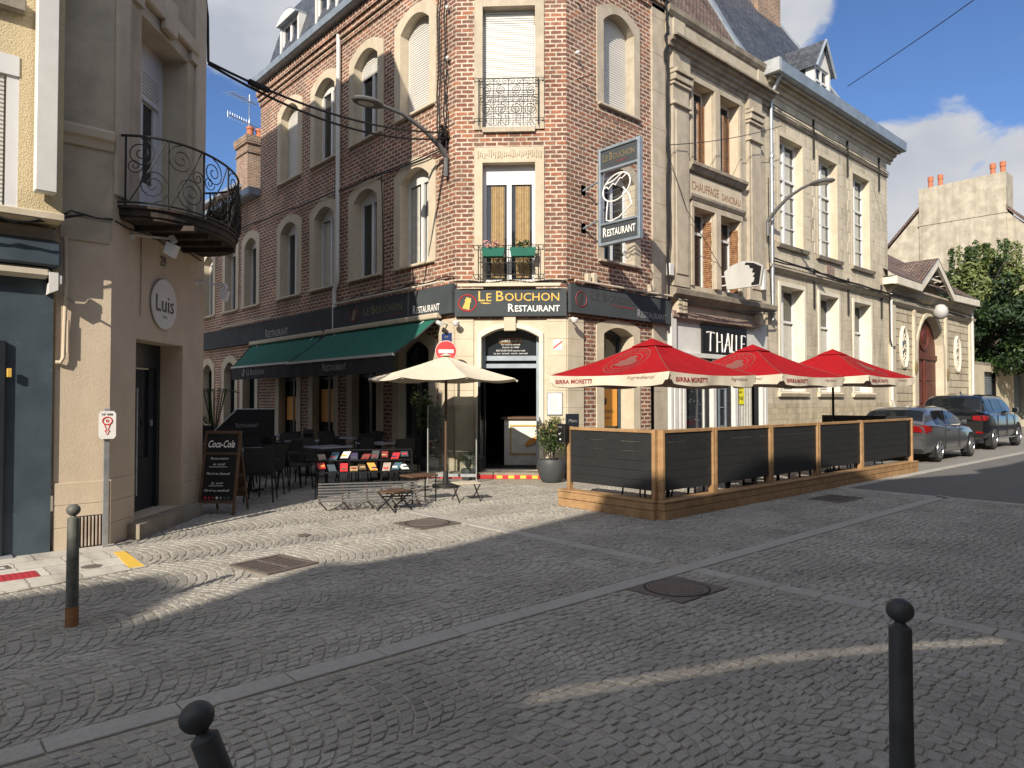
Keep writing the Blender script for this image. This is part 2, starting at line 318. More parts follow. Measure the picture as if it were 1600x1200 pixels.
        for i in range(n if closed else n-1):
            j = (i+1) % n
            for k in range(seg): F.append([i*seg+k, i*seg+(k+1) % seg, j*seg+(k+1) % seg, j*seg+k])
        if not closed: F += [list(range(seg-1, -1, -1)), [(n-1)*seg+k for k in range(seg)]]
        return s.add(ring, F)
    def lathe(s, prof, c=(0, 0), seg=20, cap=True, axis='z'):
        """prof (r,z)"""
        n = len(prof); p = []
        for r, z in prof:
            for k in range(seg):
                a = 2*math.pi*k/seg
                if axis == 'z': p.append((c[0]+r*math.cos(a), c[1]+r*math.sin(a), z))
                elif axis == 'd': p.append((c[0]+r*math.cos(a), z, c[1]+r*math.sin(a)))
        F = [[i*seg+k, i*seg+(k+1) % seg, (i+1)*seg+(k+1) % seg, (i+1)*seg+k] for i in range(n-1) for k in range(seg)]
        if cap: F += [list(range(seg-1, -1, -1)), [(n-1)*seg+k for k in range(seg)]]
        return s.add(p, F)
    def strip(s, A, B, uv=False):
        n = len(A); return s.add(list(A)+list(B), [[i, i+1, n+i+1, n+i] for i in range(n-1)])
    def build(s, name, m, parent=None, smooth=False, base=None, label=None):
        o0 = origin(parent) if parent is not None else (Vector(base) if base else Vector((0, 0, 0)))
        me = bpy.data.meshes.new(name); me.from_pydata([tuple(v-o0) for v in s.v], [], s.f)
        uvl = me.uv_layers.new(name='UVMap')
        flat = [c for f in s.uv for uvp in f for c in uvp]
        if len(flat) == 2*len(me.loops): uvl.data.foreach_set('uv', flat)
        me.validate(); me.update()
        bm = bmesh.new(); bm.from_mesh(me)
        bmesh.ops.recalc_face_normals(bm, faces=bm.faces); bm.to_mesh(me); bm.free()
        if smooth:
            me.polygons.foreach_set('use_smooth', [True]*len(me.polygons))
            try: me.set_sharp_from_angle(angle=R(40))
            except Exception: pass
        me.materials.append(MATS[m] if isinstance(m, str) else m)
        o = bpy.data.objects.new(name, me); C.objects.link(o)
        if parent is not None: o.parent = parent
        else: o.location = o0
        if label: o['label'] = label
        return o
def tag(o, label, cat, group=None, kind=None):
    if label: o['label'] = label
    if cat: o['category'] = cat
    if group: o['group'] = group
    if kind: o['kind'] = kind
    return o
def thing(name, label, cat, loc=(0, 0, 0), group=None, rz=0):
    o = bpy.data.objects.new(name, None); C.objects.link(o); o.location = loc; o.rotation_euler = (0, 0, rz); o.empty_display_size = .2
    return tag(o, label, cat, group)
def copy_tree(o, parent=None):
    c = o.copy(); C.objects.link(c); c.parent = parent
    for ch in list(o.children): copy_tree(ch, c)
    return c
def struct(mb, name, m, **k):
    o = mb.build(name, m, **k); o['kind'] = 'structure'; o['label'] = name.replace('_', ' '); return o
def text_mb(fr, txt, s0, z0, height, width=None, d=.01, thick=.004, shear=0, bold=0, align='LEFT', smallcaps=False, rot=0):
    """text in a facade frame; a grows to the right when seen from outside. returns MB"""
    mb = MB(fr); x = 0; parts = []
    runs = []
    if smallcaps:
        for wd in txt.split(' '):
            runs.append((wd[0], 1.28)); runs.append((wd[1:]+' ', 1.0))
    else: runs = [(txt, 1.0)]
    for t, k in runs:
        cu = bpy.data.curves.new('t', 'FONT'); cu.body = t; cu.size = 1; cu.shear = shear; cu.offset = bold; cu.resolution_u = 2
        ob = bpy.data.objects.new('t', cu); C.objects.link(ob); dg = bpy.context.evaluated_depsgraph_get(); dg.update()
        me = bpy.data.meshes.new_from_object(ob.evaluated_get(dg))
        vs_ = [(v.co.x*k+x, v.co.y*k) for v in me.vertices]; parts.append((vs_, [list(p.vertices) for p in me.polygons]))
        bpy.data.objects.remove(ob); 
        xs = [v[0] for v in vs_] or [x]
        x = max(xs)+.06+(.25 if t.endswith(' ') and t.strip() else 0)
        bpy.data.curves.remove(cu); bpy.data.meshes.remove(me)
    allx = [v[0] for p in parts for v in p[0]]; x0, x1 = min(allx), max(allx); sc = height/.72
    wsc = sc if width is None else width/(x1-x0)
    off = {'LEFT': 0, 'CENTER': -(x1-x0)*wsc/2, 'RIGHT': -(x1-x0)*wsc}[align]
    cr_, sr_ = math.cos(rot), math.sin(rot)
    for vs_, fs in parts:
        P = []
        for a, b in vs_:
            a = (a-x0)*wsc+off; b = b*sc; P.append((s0+a*cr_-b*sr_, z0+a*sr_+b*cr_))
        n = len(P); pts = [(a, d+thick, b) for a, b in P]
        mb.add(pts, fs)
    return mb
def arch_pts(s0, s1, z0, z1, rise, n=12):
    zs = z1-rise; sc = (s0+s1)/2; hw = (s1-s0)/2
    if rise <= 0: return [(s0, z0), (s0, z1), (s1, z1), (s1, z0)]
    P = [(s0, z0)]
    for i in range(n+1):
        a = s0+(s1-s0)*i/n
        if rise >= hw*.98:
            th = math.pi*(1-i/n); a = sc+hw*math.cos(th); P.append((a, zs+rise*math.sin(th)))
        else: P.append((a, zs+rise*(1-((a-sc)/hw)**2)))
    P.append((s1, z0)); return P
def wall_mb(fr, S0, S1, Z0, Z1, ops, d=0, mb=None):
    mb = mb or MB(fr); xs = {S0, S1}; OP = []
    for (s0, s1, z0, z1, rise) in ops:
        P = arch_pts(s0, s1, z0, z1, rise)[1:-1]; OP.append((s0, s1, z0, P)); xs.update(round(p[0], 6) for p in P); xs.update((s0, s1))
    xs = sorted(x for x in xs if S0 <= x <= S1)
    def top(P, a):
        for (a0, b0), (a1, b1) in zip(P, P[1:]):
            if a0-1e-6 <= a <= a1+1e-6: return b0 if abs(a1-a0) < 1e-9 else b0+(b1-b0)*(a-a0)/(a1-a0)
        return P[0][1]
    for xa, xb in zip(xs, xs[1:]):
        if xb-xa < 1e-5: continue
        mid = (xa+xb)/2; cur = (Z0, Z0)
        for (s0, s1, z0, P) in sorted([o for o in OP if o[0] < mid < o[1]], key=lambda o: o[2]):
            if z0 > max(cur)+1e-5: mb.add([(xa, d, cur[0]), (xb, d, cur[1]), (xb, d, z0), (xa, d, z0)], [(0, 1, 2, 3)])
            cur = (top(P, xa), top(P, xb))
        mb.add([(xa, d, cur[0]), (xb, d, cur[1]), (xb, d, Z1), (xa, d, Z1)], [(0, 1, 2, 3)])
    return mb
def surround_mb(fr, op, w=.2, proud=.03, depth=.28, wtop=None, base=None, mb=None):
    """raised stone trim round an opening plus its reveal"""
    s0, s1, z0, z1, rise = op; mb = mb or MB(fr); wtop = w if wtop is None else wtop; zb = z0 if base is None else base
    I = arch_pts(s0, s1, z0, z1, rise); O = arch_pts(s0-w, s1+w, zb, z1+wtop, rise if rise > 0 else 0)
    A = [(a, 0, b) for a, b in O]; B = [(a, proud, b) for a, b in O]; Cc = [(a, proud, b) for a, b in I]; D = [(a, -depth, b) for a, b in I]
    if w > 0: mb.strip(A, B); mb.strip(B, Cc)
    else: Cc = [(a, 0, b) for a, b in I]
    mb.strip(Cc, D)
    mb.add([(s0, -depth, z0), (s1, -depth, z0), (s1, proud, z0), (s0, proud, z0)], [(0, 1, 2, 3)])
    if w > 0 and zb < z0: mb.box(s0-w, s1+w, -.02, proud-.001, zb, z0-.003)
    return mb
def frame_mb(fr, op, depth=.28, b=.06, th=.06, mull=1, trans=None, box=0, bars=None):
    s0, s1, z0, z1, rise = op; mb = MB(fr); d0 = -depth; d1 = -depth+th; z0 = z0+.005
    O = arch_pts(s0, s1, z0, z1, rise); I = arch_pts(s0+b, s1-b, z0+b, z1-b-box, rise*.9 if rise > 0 else 0)
    if box and rise > 0: I = arch_pts(s0+b, s1-b, z0+b, z1-b-box, 0); O2 = None
    if len(I) != len(O):
        # flat inner top: sample
        n = len(O)-2; I = [I[0]]+[(s0+b+(s1-s0-2*b)*i/(n-1), z1-b-box) for i in range(n)]+[I[-1]]
    Of = [(a, d1, z) for a, z in O]; If = [(a, d1, z) for a, z in I]; Ib = [(a, d0, z) for a, z in I]
    mb.strip(Of, If); mb.strip(If, Ib)
    mb.box(s0+.001, s1-.001, d0, d1+.002, z0, z0+b)
    for k in range(1, mull+1):
        c = s0+(s1-s0)*k/(mull+1); mb.box(c-.05, c+.05, d0, d1+.004, z0+b, z1-b-box-(rise*.0))
    if trans: mb.box(s0+b, s1-b, d0, d1+.006, trans-.035, trans+.035)
    for (a0, a1, zz) in (bars or []): mb.box(a0, a1, d0, d1-.01, zz-.012, zz+.012)
    return mb
def pane(fr, op, depth, name, m, parent, off=.015):
    s0, s1, z0, z1, rise = op; P = arch_pts(s0, s1, z0, z1, rise)
    mb = MB(fr); mb.add([(a, -depth+off, z) for a, z in P], [list(range(len(P)))]); return mb.build(name, m, parent)
def shutter(fr, op, depth, zb, m, parent, step=.055, name='shutter', off=.07):
    s0, s1, z0, z1, rise = op; mb = MB(fr); z = zb; d = -depth+off; P = []
    while z < z1-.01:
        P += [(d+.012, z+.008), (d+.012, min(z+step-.010, z1)), (d, min(z+step-.004, z1)), (d, min(z+step+.004, z1))]; z += step
    n = len(P); mb.add([(s0+.03, a, b) for a, b in P]+[(s1-.03, a, b) for a, b in P], [[i, i+1, n+i+1, n+i] for i in range(n-1)])
    return mb.build(name, m, parent)
def window(parent, fr, op, style='pvc', w=.2, depth=.28, trim='trim_beige', wtop=None, base=None, proud=.03, shut=0, sill=True, glass='glass', mull=1, trans=None, box=0, curtain=None, sillmat=None, bars=None, framem='pvc'):
    """window = stone surround; children: frame, pane, shutter, sill"""
    root = surround_mb(fr, op, w, proud, depth, wtop, base).build('window', trim, parent)
    s0, s1, z0, z1, rise = op
    frame_mb(fr, op, depth, .065, .07, mull, trans, box, bars).build('window_frame', framem, root)
    pane(fr, op, depth, 'pane', glass, root)
    if shut > 0:
        shutter(fr, (s0, s1, z0, z1-rise*.15, rise), depth, z1-(z1-z0)*shut if shut < 1 else z0+.02, 'shutter_white', root)
    if curtain:
        for a0, a1 in ((s0+.1, s0+(s1-s0)*.36), (s0+(s1-s0)*.60, s1-.12)):
            mb = MB(fr); n = 14; A = [(a0+(a1-a0)*i/n, -depth+.03+.006*math.sin(i*2.1), z0+.08) for i in range(n+1)]
            mb.strip(A, [(a, d, z1-.1-box) for a, d, z in A]); mb.build('curtain', curtain, root)
    if sill: MB(fr).bbox(s0-(w*.9), s1+(w*.9), -depth*.6, proud+.06, z0-.05, z0+.012, .012).build('sill', sillmat or trim, root)
    return root
def moulding(fr, a0, a1, prof): return MB(fr).profile(prof, a0, a1)
def cornice_prof(z0, z1, proj, steps=5, d0=-.05):
    P = [(d0, z0)]
    for i in range(steps):
        t0 = i/steps; t1 = (i+1)/steps; P += [(proj*(t0**1.2)+.02, z0+(z1-z0)*t0), (proj*(t0**1.2)+.02+proj*.06, z0+(z1-z0)*(t0+.8/steps))]
    P += [(proj+.03, z0+(z1-z0)*(1-.5/steps)), (proj+.03, z1), (d0, z1)]
    return P
def leaves(mb, center, radii, n, size, clump=.0, seed=0, shell=.55):
    g = np.random.default_rng(seed)
    for i in range(n):
        v = g.normal(size=3); v /= np.linalg.norm(v); r = shell+(1-shell)*g.random()**.6
        p = np.array(center)+v*r*np.array(radii)
        nn = v*.6+g.normal(size=3)*.6+np.array([0, 0, .35]); nn /= np.linalg.norm(nn)
        t = np.cross(nn, g.normal(size=3)); t /= np.linalg.norm(t)+1e-9; b = np.cross(nn, t); sz = size*(.6+.8*g.random())
        a = p-t*sz; c = p+t*sz; l = p+b*sz*.45+nn*sz*.12; r_ = p-b*sz*.45+nn*sz*.12
        k = len(mb.v); mb.v += [Vector(a), Vector(r_), Vector(c), Vector(l)]; mb.f.append([k, k+1, k+2, k+3]); mb.uv.append([(0, 0)]*4)
# ------------------------------------------------------------- corner restaurant (red brick)
FL = Fr((9.02, 11.78), (0, -1)); FC = Fr((9.02, 11.78), (1, -1)); FRr = Fr((10.67, 10.13), (1, 0)); CW = 2.333
brick_b = thing('brick_building', 'red brick corner restaurant building with cut corner, cream stone window surrounds and dark fascia', 'building', (9.02, 11.78, 0))
colsY = [13.3, 15.47, 17.66, 19.87]; YEND = 22.05; EAVE = 11.55
def lop(yc, hw, z0, z1, rise): return (11.78-yc-hw, 11.78-yc+hw, z0, z1, rise)
op2 = [lop(y, .575, 8.14, 10.42, .28) for y in colsY]; op1 = [lop(y, .575, 4.66, 6.88, .26) for y in colsY]; op0 = [lop(y, .6, .12, 2.95, .25) for y in colsY]
wall_mb(FL, 11.78-YEND, 0, 0, EAVE, op2+op1+op0).build('wall', 'brick', brick_b)
c2 = (.57, 1.68, 7.34, 9.93, 0); c1 = (.57, 1.68, 4.08, 6.60, 0); c0 = (.55, 1.76, .13, 3.12, .2)
wall_mb(FC, 0, CW, 3.3, EAVE, [c2, c1]).build('wall', 'brick', brick_b)
wall_mb(FC, -.0, CW, 0, 3.3, [c0]).build('stone_facing', 'limestone', brick_b)
rw = [(1.18, 2.26, 8.14, 10.33, .28), (1.18, 2.26, 4.68, 6.83, .26)]; r0 = (1.16, 2.2, .12, 3.22, .16)
wall_mb(FRr, 0, 3.45, 3.3, EAVE, rw).build('wall', 'brick', brick_b)
wall_mb(FRr, 0, 3.45, 0, 3.3, [r0]).build('wall', 'brick', brick_b)
# stone quoins / piers at street level
def block_courses(fr, a0, a1, z0, z1, m='limestone', step=.36, d=.035, parent=brick_b, name='stone_pier'):
    mb = MB(fr); z = z0
    while z < z1-.05:
        mb.bbox(a0, a1, -.02, d, z, min(z+step-.003, z1), .004); z += step
    return mb.build(name, m, parent)
block_courses(FRr, 0.0, .50, 0, 3.32); block_courses(FL, -.55, -.0, 0, 3.32, 'trim_beige')
block_courses(FRr, 2.92, 3.45, 0, 11.5, 'stone_grey', .9, .05)
block_courses(FC, -.0, .39, 0, 3.32, d=.03); block_courses(FC, 1.92, CW, 0, 3.32, d=.03)
# long left facade windows
for i, (o2, o1, o0) in enumerate(zip(op2, op1, op0)):
    sh2 = [.99, .26, 0, .99][i]
    window(brick_b, FL, o2, w=.26, shut=sh2, mull=1 if sh2 < .5 else 0, box=.22, wtop=.22)
    window(brick_b, FL, o1, w=.26, mull=1, box=.24, wtop=.22, curtain='curtain_pale' if i in (0, 2) else None)
    window(brick_b, FL, o0, w=.27, mull=1, trans=2.2, framem='navy_dark', sill=False, wtop=.2, base=.0, depth=.25)
    for o in (o2, o1):
        mb = MB(FL); a = o[0]-.24
        while a < o[1]+.2: mb.bbox(a, a+.07, -.01, .012, o[2]-.24, o[2]-.055, .004); a += .082
        mb.build('soldier_course', 'brick', brick_b)
orange = MB(FL).box(op0[2][0]+.1, op0[2][1]-.12, -.20, -.19, 1.0, 1.9).build('poster', 'orange_paper', brick_b)
MB(FL).box(op0[3][0]+.1, op0[3][1]-.12, -.20, -.19, 1.0, 1.7).build('poster', 'orange_paper', brick_b)
# right facade
for i, o in enumerate(rw):
    window(brick_b, FRr, o, w=.22, shut=.99 if i == 0 else 0, mull=0 if i == 0 else 1, box=.2 if i else .1, wtop=.2, trans=None, depth=.3, trim='stone_grey')
    mb = MB(FRr); a = o[0]-.2
    while a < o[1]+.16: mb.bbox(a, a+.07, -.01, .012, o[2]-.24, o[2]-.055, .004); a += .082
    mb.build('soldier_course', 'brick', brick_b)
rd = window(brick_b, FRr, r0, w=.24, depth=.42, mull=0, trans=2.0, framem='navy', sill=False, glass='glass_green', trim='limestone', wtop=.18, base=0)
MB(FRr).box(1.24, 2.06, -.36, -.35, 1.0, 1.85).build('poster', 'orange_paper', rd)
mb = text_mb(FRr, 'LE BOUCHON', 1.30, 1.30, .085, .62, d=-.348, thick=.002); mb.build('lettering', 'dark_lettering', rd)
mb = text_mb(FRr, 'RESTAURANT', 1.38, 1.17, .05, .46, d=-.348, thick=.002); mb.build('lettering', 'dark_lettering', rd)
MB(FRr).slab([(1.55, -.349), (1.68, -.349), (1.68, -.345), (1.55, -.345)], 1.50, 1.64).build('cork_mark', 'blackpaint', rd)
MB(FRr).box(1.5, 1.8, -.36, -.352, 2.15, 2.42).build('notice', 'paper', rd)
# chamfer: two french windows
def surround_flat(fr, o, a0, a1, zt, zb, m, depth=.3, proud=.04):
    mb = MB(fr); s0, s1, z0, z1, _ = o
    mb.box(a0, s0, -depth, proud, zb, zt); mb.box(s1, a1, -depth, proud, zb, zt); mb.box(s0+.001, s1-.001, -depth, proud-.002, z1, zt-.001)
    mb.box(s0+.001, s1-.001, -depth, proud+.03, z0-.10, z0)
    return mb.build('window', m, brick_b)
wc2 = surround_flat(FC, c2, .40, 1.87, 10.35, 7.30, 'stone_grey')
frame_mb(FC, c2, .24, .06, .06, 0, None, .28).build('window_frame', 'pvc', wc2); shutter(FC, c2, .24, 7.36, 'shutter_white', wc2, .05)
MB(FC).box(.58, 1.67, -.24, -.17, 9.62, 9.92).build('shutter_box', 'shutter_grey', wc2)
wc1 = surround_flat(FC, c1, .40, 1.87, 6.92, 4.05, 'trim_beige')
frame_mb(FC, c1, .24, .07, .06, 1, None, .34).build('window_frame', 'pvc', wc1); pane(FC, c1, .24, 'pane', 'glass', wc1)
for a0, a1 in ((.74, 1.02), (1.26, 1.56)):
    mb = MB(FC); n = 22; A = [(a0+(a1-a0)*i/n, -.215+.012*math.sin(i*1.7), 4.2) for i in range(n+1)]
    mb.strip(A, [(a, d, 6.16) for a, d, z in A]); mb.build('curtain', 'curtain', wc1)
# carved date lintel
mb = MB(FC)
for i in range(30):
    a = .47+.0455*i; mb.bbox(a, a+.03*random.uniform(.5, 1), .03, .06, 6.70+random.uniform(-.02, .06), 6.83+random.uniform(-.03, .05), .008)
mb.build('carving', 'trim_beige', wc1)
def spiral(c, r, turns, d, start=0, sgn=1, n=26):
    return [(c[0]+r*(1-.86*i/n)*math.cos(start+sgn*turns*2*math.pi*i/n), d, c[1]+r*(1-.86*i/n)*math.sin(start+sgn*turns*2*math.pi*i/n)) for i in range(n+1)]
def railing(fr, a0, a1, z0, z1, d, parent, seed=0):
    mb = MB(fr); H = z1-z0; W = a1-a0; t = .009
    zs = [z1, z1-.13*H, z1-.36*H, z1-.5*H, z0+.15*H]
    for z in zs: mb.tube([(a0, d, z), (a1, d, z)], t, 5)
    for s_, sg in ((a0, -1), (a1, 1)):
        mb.tube([(s_, d, z0-.0), (s_, d, z1)], t*1.2, 5)
        for z in (z1, z0+.15*H): mb.tube([(s_, d, z), (s_+sg*.11, d, z), (s_+sg*.08, .02, z-.08), (s_, .04, z-.09)], t, 5)
        for z in (z1, z0+.15*H): mb.tube([(s_, d, z), (s_, 0.0, z)], t, 4)
    n = 8
    for k in range(n+1):
        a = a0+W*k/n; mb.tube([(a, d, z0), (a, d, zs[3] if k % 2 else z1)], t*.7, 4)
    for k in range(n):
        a = a0+W*(k+.5)/n; sg = 1 if k % 2 else -1
        mb.tube(spiral((a, (zs[0]+zs[1])/2), .055*H+.012, 1.5, d, 0 if sg > 0 else math.pi, sg), t*.6, 4)
        mb.tube(spiral((a, (zs[2]+zs[3])/2), .06*H+.01, 1.5, d, math.pi/2, sg), t*.6, 4)
    for k in range(4):
        a = a0+W*(k+.5)/4; sg = 1 if k % 2 else -1
        mb.tube(spiral((a, (zs[1]+zs[2])/2), .105*H, 2, d, math.pi/2, sg), t*.7, 4)
        mb.tube(spiral((a, (zs[3]+zs[4])/2+.02), .14*H, 2, d, -math.pi/2, -sg), t*.7, 4)
        mb.tube([(a-.09, d, z0), (a, d, z0+.13*H), (a+.09, d, z0)], t*.6, 4)
    return mb.build('railing', 'iron', parent, smooth=True)
railing(FC, .50, 1.75, 7.36, 8.36, .10, wc2); railing(FC, .50, 1.75, 4.10, 4.82, .16, wc1)
# flower boxes on the first floor railing (rest on it, things of their own)
for k, (a0, a1, lab) in enumerate(((.58, 1.06, 'green flower trough with dry blossoms on the left half of the corner balcony rail'), (1.16, 1.70, 'green flower trough with sparse plants on the right half of the corner balcony rail'))):
    p = FC((a0+a1)/2, .26, 4.55); t = thing('flower_box', lab, 'flower box', p, 'flower troughs on the corner balcony')
    mb = MB(FC).prism([(a0+.03, 4.56), (a1-.03, 4.56), (a1, 4.74), (a0, 4.74)], .17, .33); mb.build('trough', 'awning_green', t)
    mb = MB(); c = FC((a0+a1)/2, .25, 4.82); leaves(mb, c, (.25, .25, .09), 90, .035, seed=k, shell=.1); mb.build('plant', 'flowers' if k == 0 else 'leaf_dark', t)
# corbelled eaves, gutter and roof
def eaves(fr, a0, a1, z, m='brick', parent=brick_b):
    for k in range(3): MB(fr).box(a0-.0, a1+.0, -.02, .05+.06*k, z-.55+.14*k, z-.55+.14*k+.10).build('eaves_course', m, parent)
    mb = MB(fr); a = a0
    while a < a1-.05: mb.bbox(a, a+.08, -.02, .15, z-.15, z-.02, .005); a += .16
    mb.build('eaves_course', m, parent)
    MB(fr).profile([(-.02, z), (.30, z), (.36, z+.03), (.38, z+.20), (.33, z+.20), (.30, z+.07), (-.02, z+.07)], a0-.05, a1+.05).build('gutter', 'zinc', parent)
eaves(FL, 11.78-YEND, .0, EAVE); eaves(FC, 0, CW, EAVE); eaves(FRr, 0, 3.45, EAVE)
def tri_roof(parent):
    z = EAVE+.07; zi = z+2.7
    A = [(9.02, YEND), (9.02, 11.78), (10.67, 10.13), (14.1, 10.13)]; B = [(9.85, YEND), (9.85, 12.15), (11.0, 10.95), (14.1, 10.95)]
    mb = MB(); 
    for k in range(3):
        a0, a1, b0, b1 = A[k], A[k+1], B[k], B[k+1]; L = math.dist(a0, a1)
        mb.add([(a0[0], a0[1], z), (a1[0], a1[1], z), (b1[0], b1[1], zi), (b0[0], b0[1], zi)], [(0, 1, 2, 3)], [[(0, 0), (L, 0), (L, 2.8), (0, 2.8)]])
    roof = mb.build('roof', 'slate', parent)
    MB().add([(p[0], p[1], zi) for p in B]+[(14.1, YEND, zi+.6)], [(0, 1, 2, 3, 4)]).build('roof_cap', 'zinc', roof)
    MB().prism([(9.05, 4), (14.09, 4), (14.09, zi-.05), (9.86, zi-.05), (9.05, z-.12)], YEND-.2, YEND).build('gable_wall', 'brick', parent)
    return roof
roofB = tri_roof(brick_b)
def dormer(yc, w_, z0, h):
    f = Fr((9.30, yc), (0, -1)); t = MB(f)
    hw = w_/2; t.box(-hw, -hw+.12, -.8, 0, z0, z0+h); t.box(hw-.12, hw, -.8, 0, z0, z0+h); t.box(-hw, hw, -.0, .05, z0-.08, z0)
    d = t.build('dormer', 'white_paint', brick_b)
    P = arch_pts(-hw, hw, z0+h-.01, z0+h+.32, .30); MB(f).prism(P, -1.0, .12).build('dormer_roof', 'zinc', d)
    P = arch_pts(-hw+.02, hw-.02, z0+h-.02, z0+h+.25, .25); MB(f).prism(P, .12, .14).build('dormer_front', 'white_paint', d)
    o = (-hw+.12, hw-.12, z0, z0+h, 0); frame_mb(f, o, .12, .07, .06, 1).build('window_frame', 'pvc', d); pane(f, o, .12, 'pane', 'glass', d)
    MB(f).box(-hw+.13, -.1, -.16, -.14, z0+.1, z0+h-.1).build('curtain', 'curtain_pale', d)
for yc in (20.6, 18.2, 15.9, 13.7): dormer(yc, 1.35, 12.1, 1.25)
# drainpipe with swan neck
mb = MB().tube([(8.93, 16.75, EAVE+.02), (8.93, 16.75, 4.85), (8.93, 16.75, 4.7), (8.93, 16.9, 4.5), (8.93, 16.9, 4.35), (8.93, 16.9, 3.3)], .06, 10)
for z in (9.9, 8.0, 6.2, 5.1): mb.lathe([(.058, z), (.062, z+.02), (.062, z+.05), (.058, z+.07)], (8.93, 16.75), 12)
mb.build('drainpipe', 'white_paint', brick_b, smooth=True)
# door of the restaurant: transom glass with opening hours, one open leaf
dm = MB(FC); s0, s1 = .55, 1.76
surround_mb(FC, c0, .09, .05, .35).build('door_surround', 'limestone_white', brick_b)
MB(FC).bbox(1.03, 1.28, .02, .10, 3.04, 3.38, .012).build('keystone', 'limestone', brick_b)
door = MB(FC); door.box(s0, s0+.06, -.34, -.24, .13, 2.95); door.box(s1-.06, s1, -.34, -.24, .13, 2.95); door.box(s0+.06, s1-.06, -.34, -.23, 2.28, 2.37); door.box(s0+.06, s1-.06, -.34, -.25, 2.44, 2.54)
door = door.build('door', 'zinc', brick_b)
pane(FC, (s0, s1, 2.4, 3.12, .2), .33, 'pane', 'glass', door)
for txt, z, h, wd, m in (('HORAIRES D\'OUVERTURE', 2.84, .045, .50, 'white_letter'), ('Du lundi au samedi', 2.77, .035, .40, 'white_letter'), ('A partir de 10h00', 2.71, .035, .36, 'white_letter'), ('RESTAURATION tous les midis', 2.64, .035, .62, 'white_letter'), ('Le soir : le lundi - mardi - mercredi', 2.58, .035, .72, 'white_letter')):
    text_mb(FC, txt, 1.15, z, h, wd, d=-.305, align='CENTER').build('lettering', m, door)
mb = MB(FC).box(.90, 1.40, -.312, -.305, 2.905, 2.912); mb.box(.90, 1.40, -.312, -.305, 2.818, 2.825); mb.build('lettering_rule', 'orange_paper', door)
leaf = MB(FC); lf = Fr(FC(s0+.05, -.24, 0), tuple(FC.n*1.0+FC.u*-.12)[:2]); l = MB(lf)
l.box(0, .07, -.025, .025, .14, 2.26); l.box(.50, .57, -.025, .025, .14, 2.26); l.box(.07, .50, -.024, .024, .14, .40); l.box(.07, .50, -.024, .024, 2.16, 2.26)
l.build('door_leaf', 'navy_dark', door); MB(lf).box(.07, .50, -.004, .004, .40, 2.16).build('pane', 'clear', door)
MB(lf).tube([(.53, .05, .8), (.53, .07, 1.5)], .012, 6).build('handle', 'galv', door)
# interior seen through the door: dark room, counter
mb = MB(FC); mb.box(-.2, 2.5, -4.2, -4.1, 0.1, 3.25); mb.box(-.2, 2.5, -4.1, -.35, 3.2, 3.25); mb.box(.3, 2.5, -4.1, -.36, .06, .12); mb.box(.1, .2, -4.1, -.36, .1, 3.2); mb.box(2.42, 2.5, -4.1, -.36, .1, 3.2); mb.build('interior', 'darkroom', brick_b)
t = thing('bar_counter', 'white panelled bar counter with gilt mouldings just inside the open restaurant door', 'counter', FC(1.6, -1.4, .12))
MB(FC).bbox(.95, 2.40, -1.9, -1.25, .12, 1.16, .01).build('body', 'counter_white', t); MB(FC).bbox(.88, 2.41, -1.95, -1.18, 1.16, 1.22, .01).build('top', 'wood_dark', t)
mb = MB(FC)
for z in (.38, 1.02): mb.box(1.08, 2.3, -1.25, -1.235, z-.02, z+.02)
for a in (1.08, 2.26): mb.box(a, a+.035, -1.25, -1.234, .40, 1.0)
mb.build('moulding', 'mirror_gold', t)
mb = MB(FC).prism([(1.42, .60), (1.48, .56), (1.86, .76), (1.84, .86), (1.5, .70)], -1.232, -1.2); mb.build('ornament', 'orange_paper', t)
# fascia signs
def fascia(fr, a0, a1, z0, z1, m='sign_grey', d=.10): return MB(fr).bbox(a0, a1, .001, d, z0, z1, .006).build('fascia', m, brick_b)
sgn = thing('shop_sign', 'dark grey fascia over the corner door with gold and white lettering and a cork emblem', 'shop sign', FC(CW/2, .1, 3.33))
MB(FC).bbox(0, CW, .051, .13, 3.34, 3.92, .006).build('board', 'sign_grey', sgn)
text_mb(FC, 'LE BOUCHON', .50, 3.66, .17, 1.68, d=.13, smallcaps=True, bold=.004).build('lettering', 'gold', sgn)
mb = MB(FC).prism([(.52, 3.63), (.62, 3.60), (.78, 3.61), (.70, 3.625)], .13, .134); mb.build('flourish', 'gold', sgn)
text_mb(FC, 'RESTAURANT', 1.12, 3.44, .13, 1.07, d=.13, smallcaps=True, bold=.012).build('lettering', 'white_letter', sgn)
def emblem(fr, c, r, d, parent, ring='red_paint', cork='gold'):
    mb = MB(fr).tube([(c[0]+r*math.cos(2*math.pi*i/28), d+.004, c[1]+r*.92*math.sin(2*math.pi*i/28)) for i in range(28)], r*.06, 4, True); mb.build('emblem_ring', ring, parent)
    q = math.radians(-14)
    def rt(a, b): return (c[0]+(a*math.cos(q)-b*math.sin(q))*r, c[1]+(a*math.sin(q)+b*math.cos(q))*r)
    mb = MB(fr).prism([rt(*p) for p in ((-.42, -.7), (.38, -.7), (.28, .12), (.36, .2), (.36, .34), (.26, .40), (.3, .62), (-.3, .62), (-.26, .40), (-.36, .34), (-.36, .2), (-.28, .12))], d, d+.005); mb.build('cork_emblem', cork, parent)
emblem(FC, (.27, 3.62), .185, .13, sgn)
MB(FC).tube([(.06, .2, 4.0), (CW-.12, .2, 4.0)], .022, 8).box(.08, 2.2, .12, .24, 3.955, 3.985).build('light_tube', 'cream_cloth', sgn)
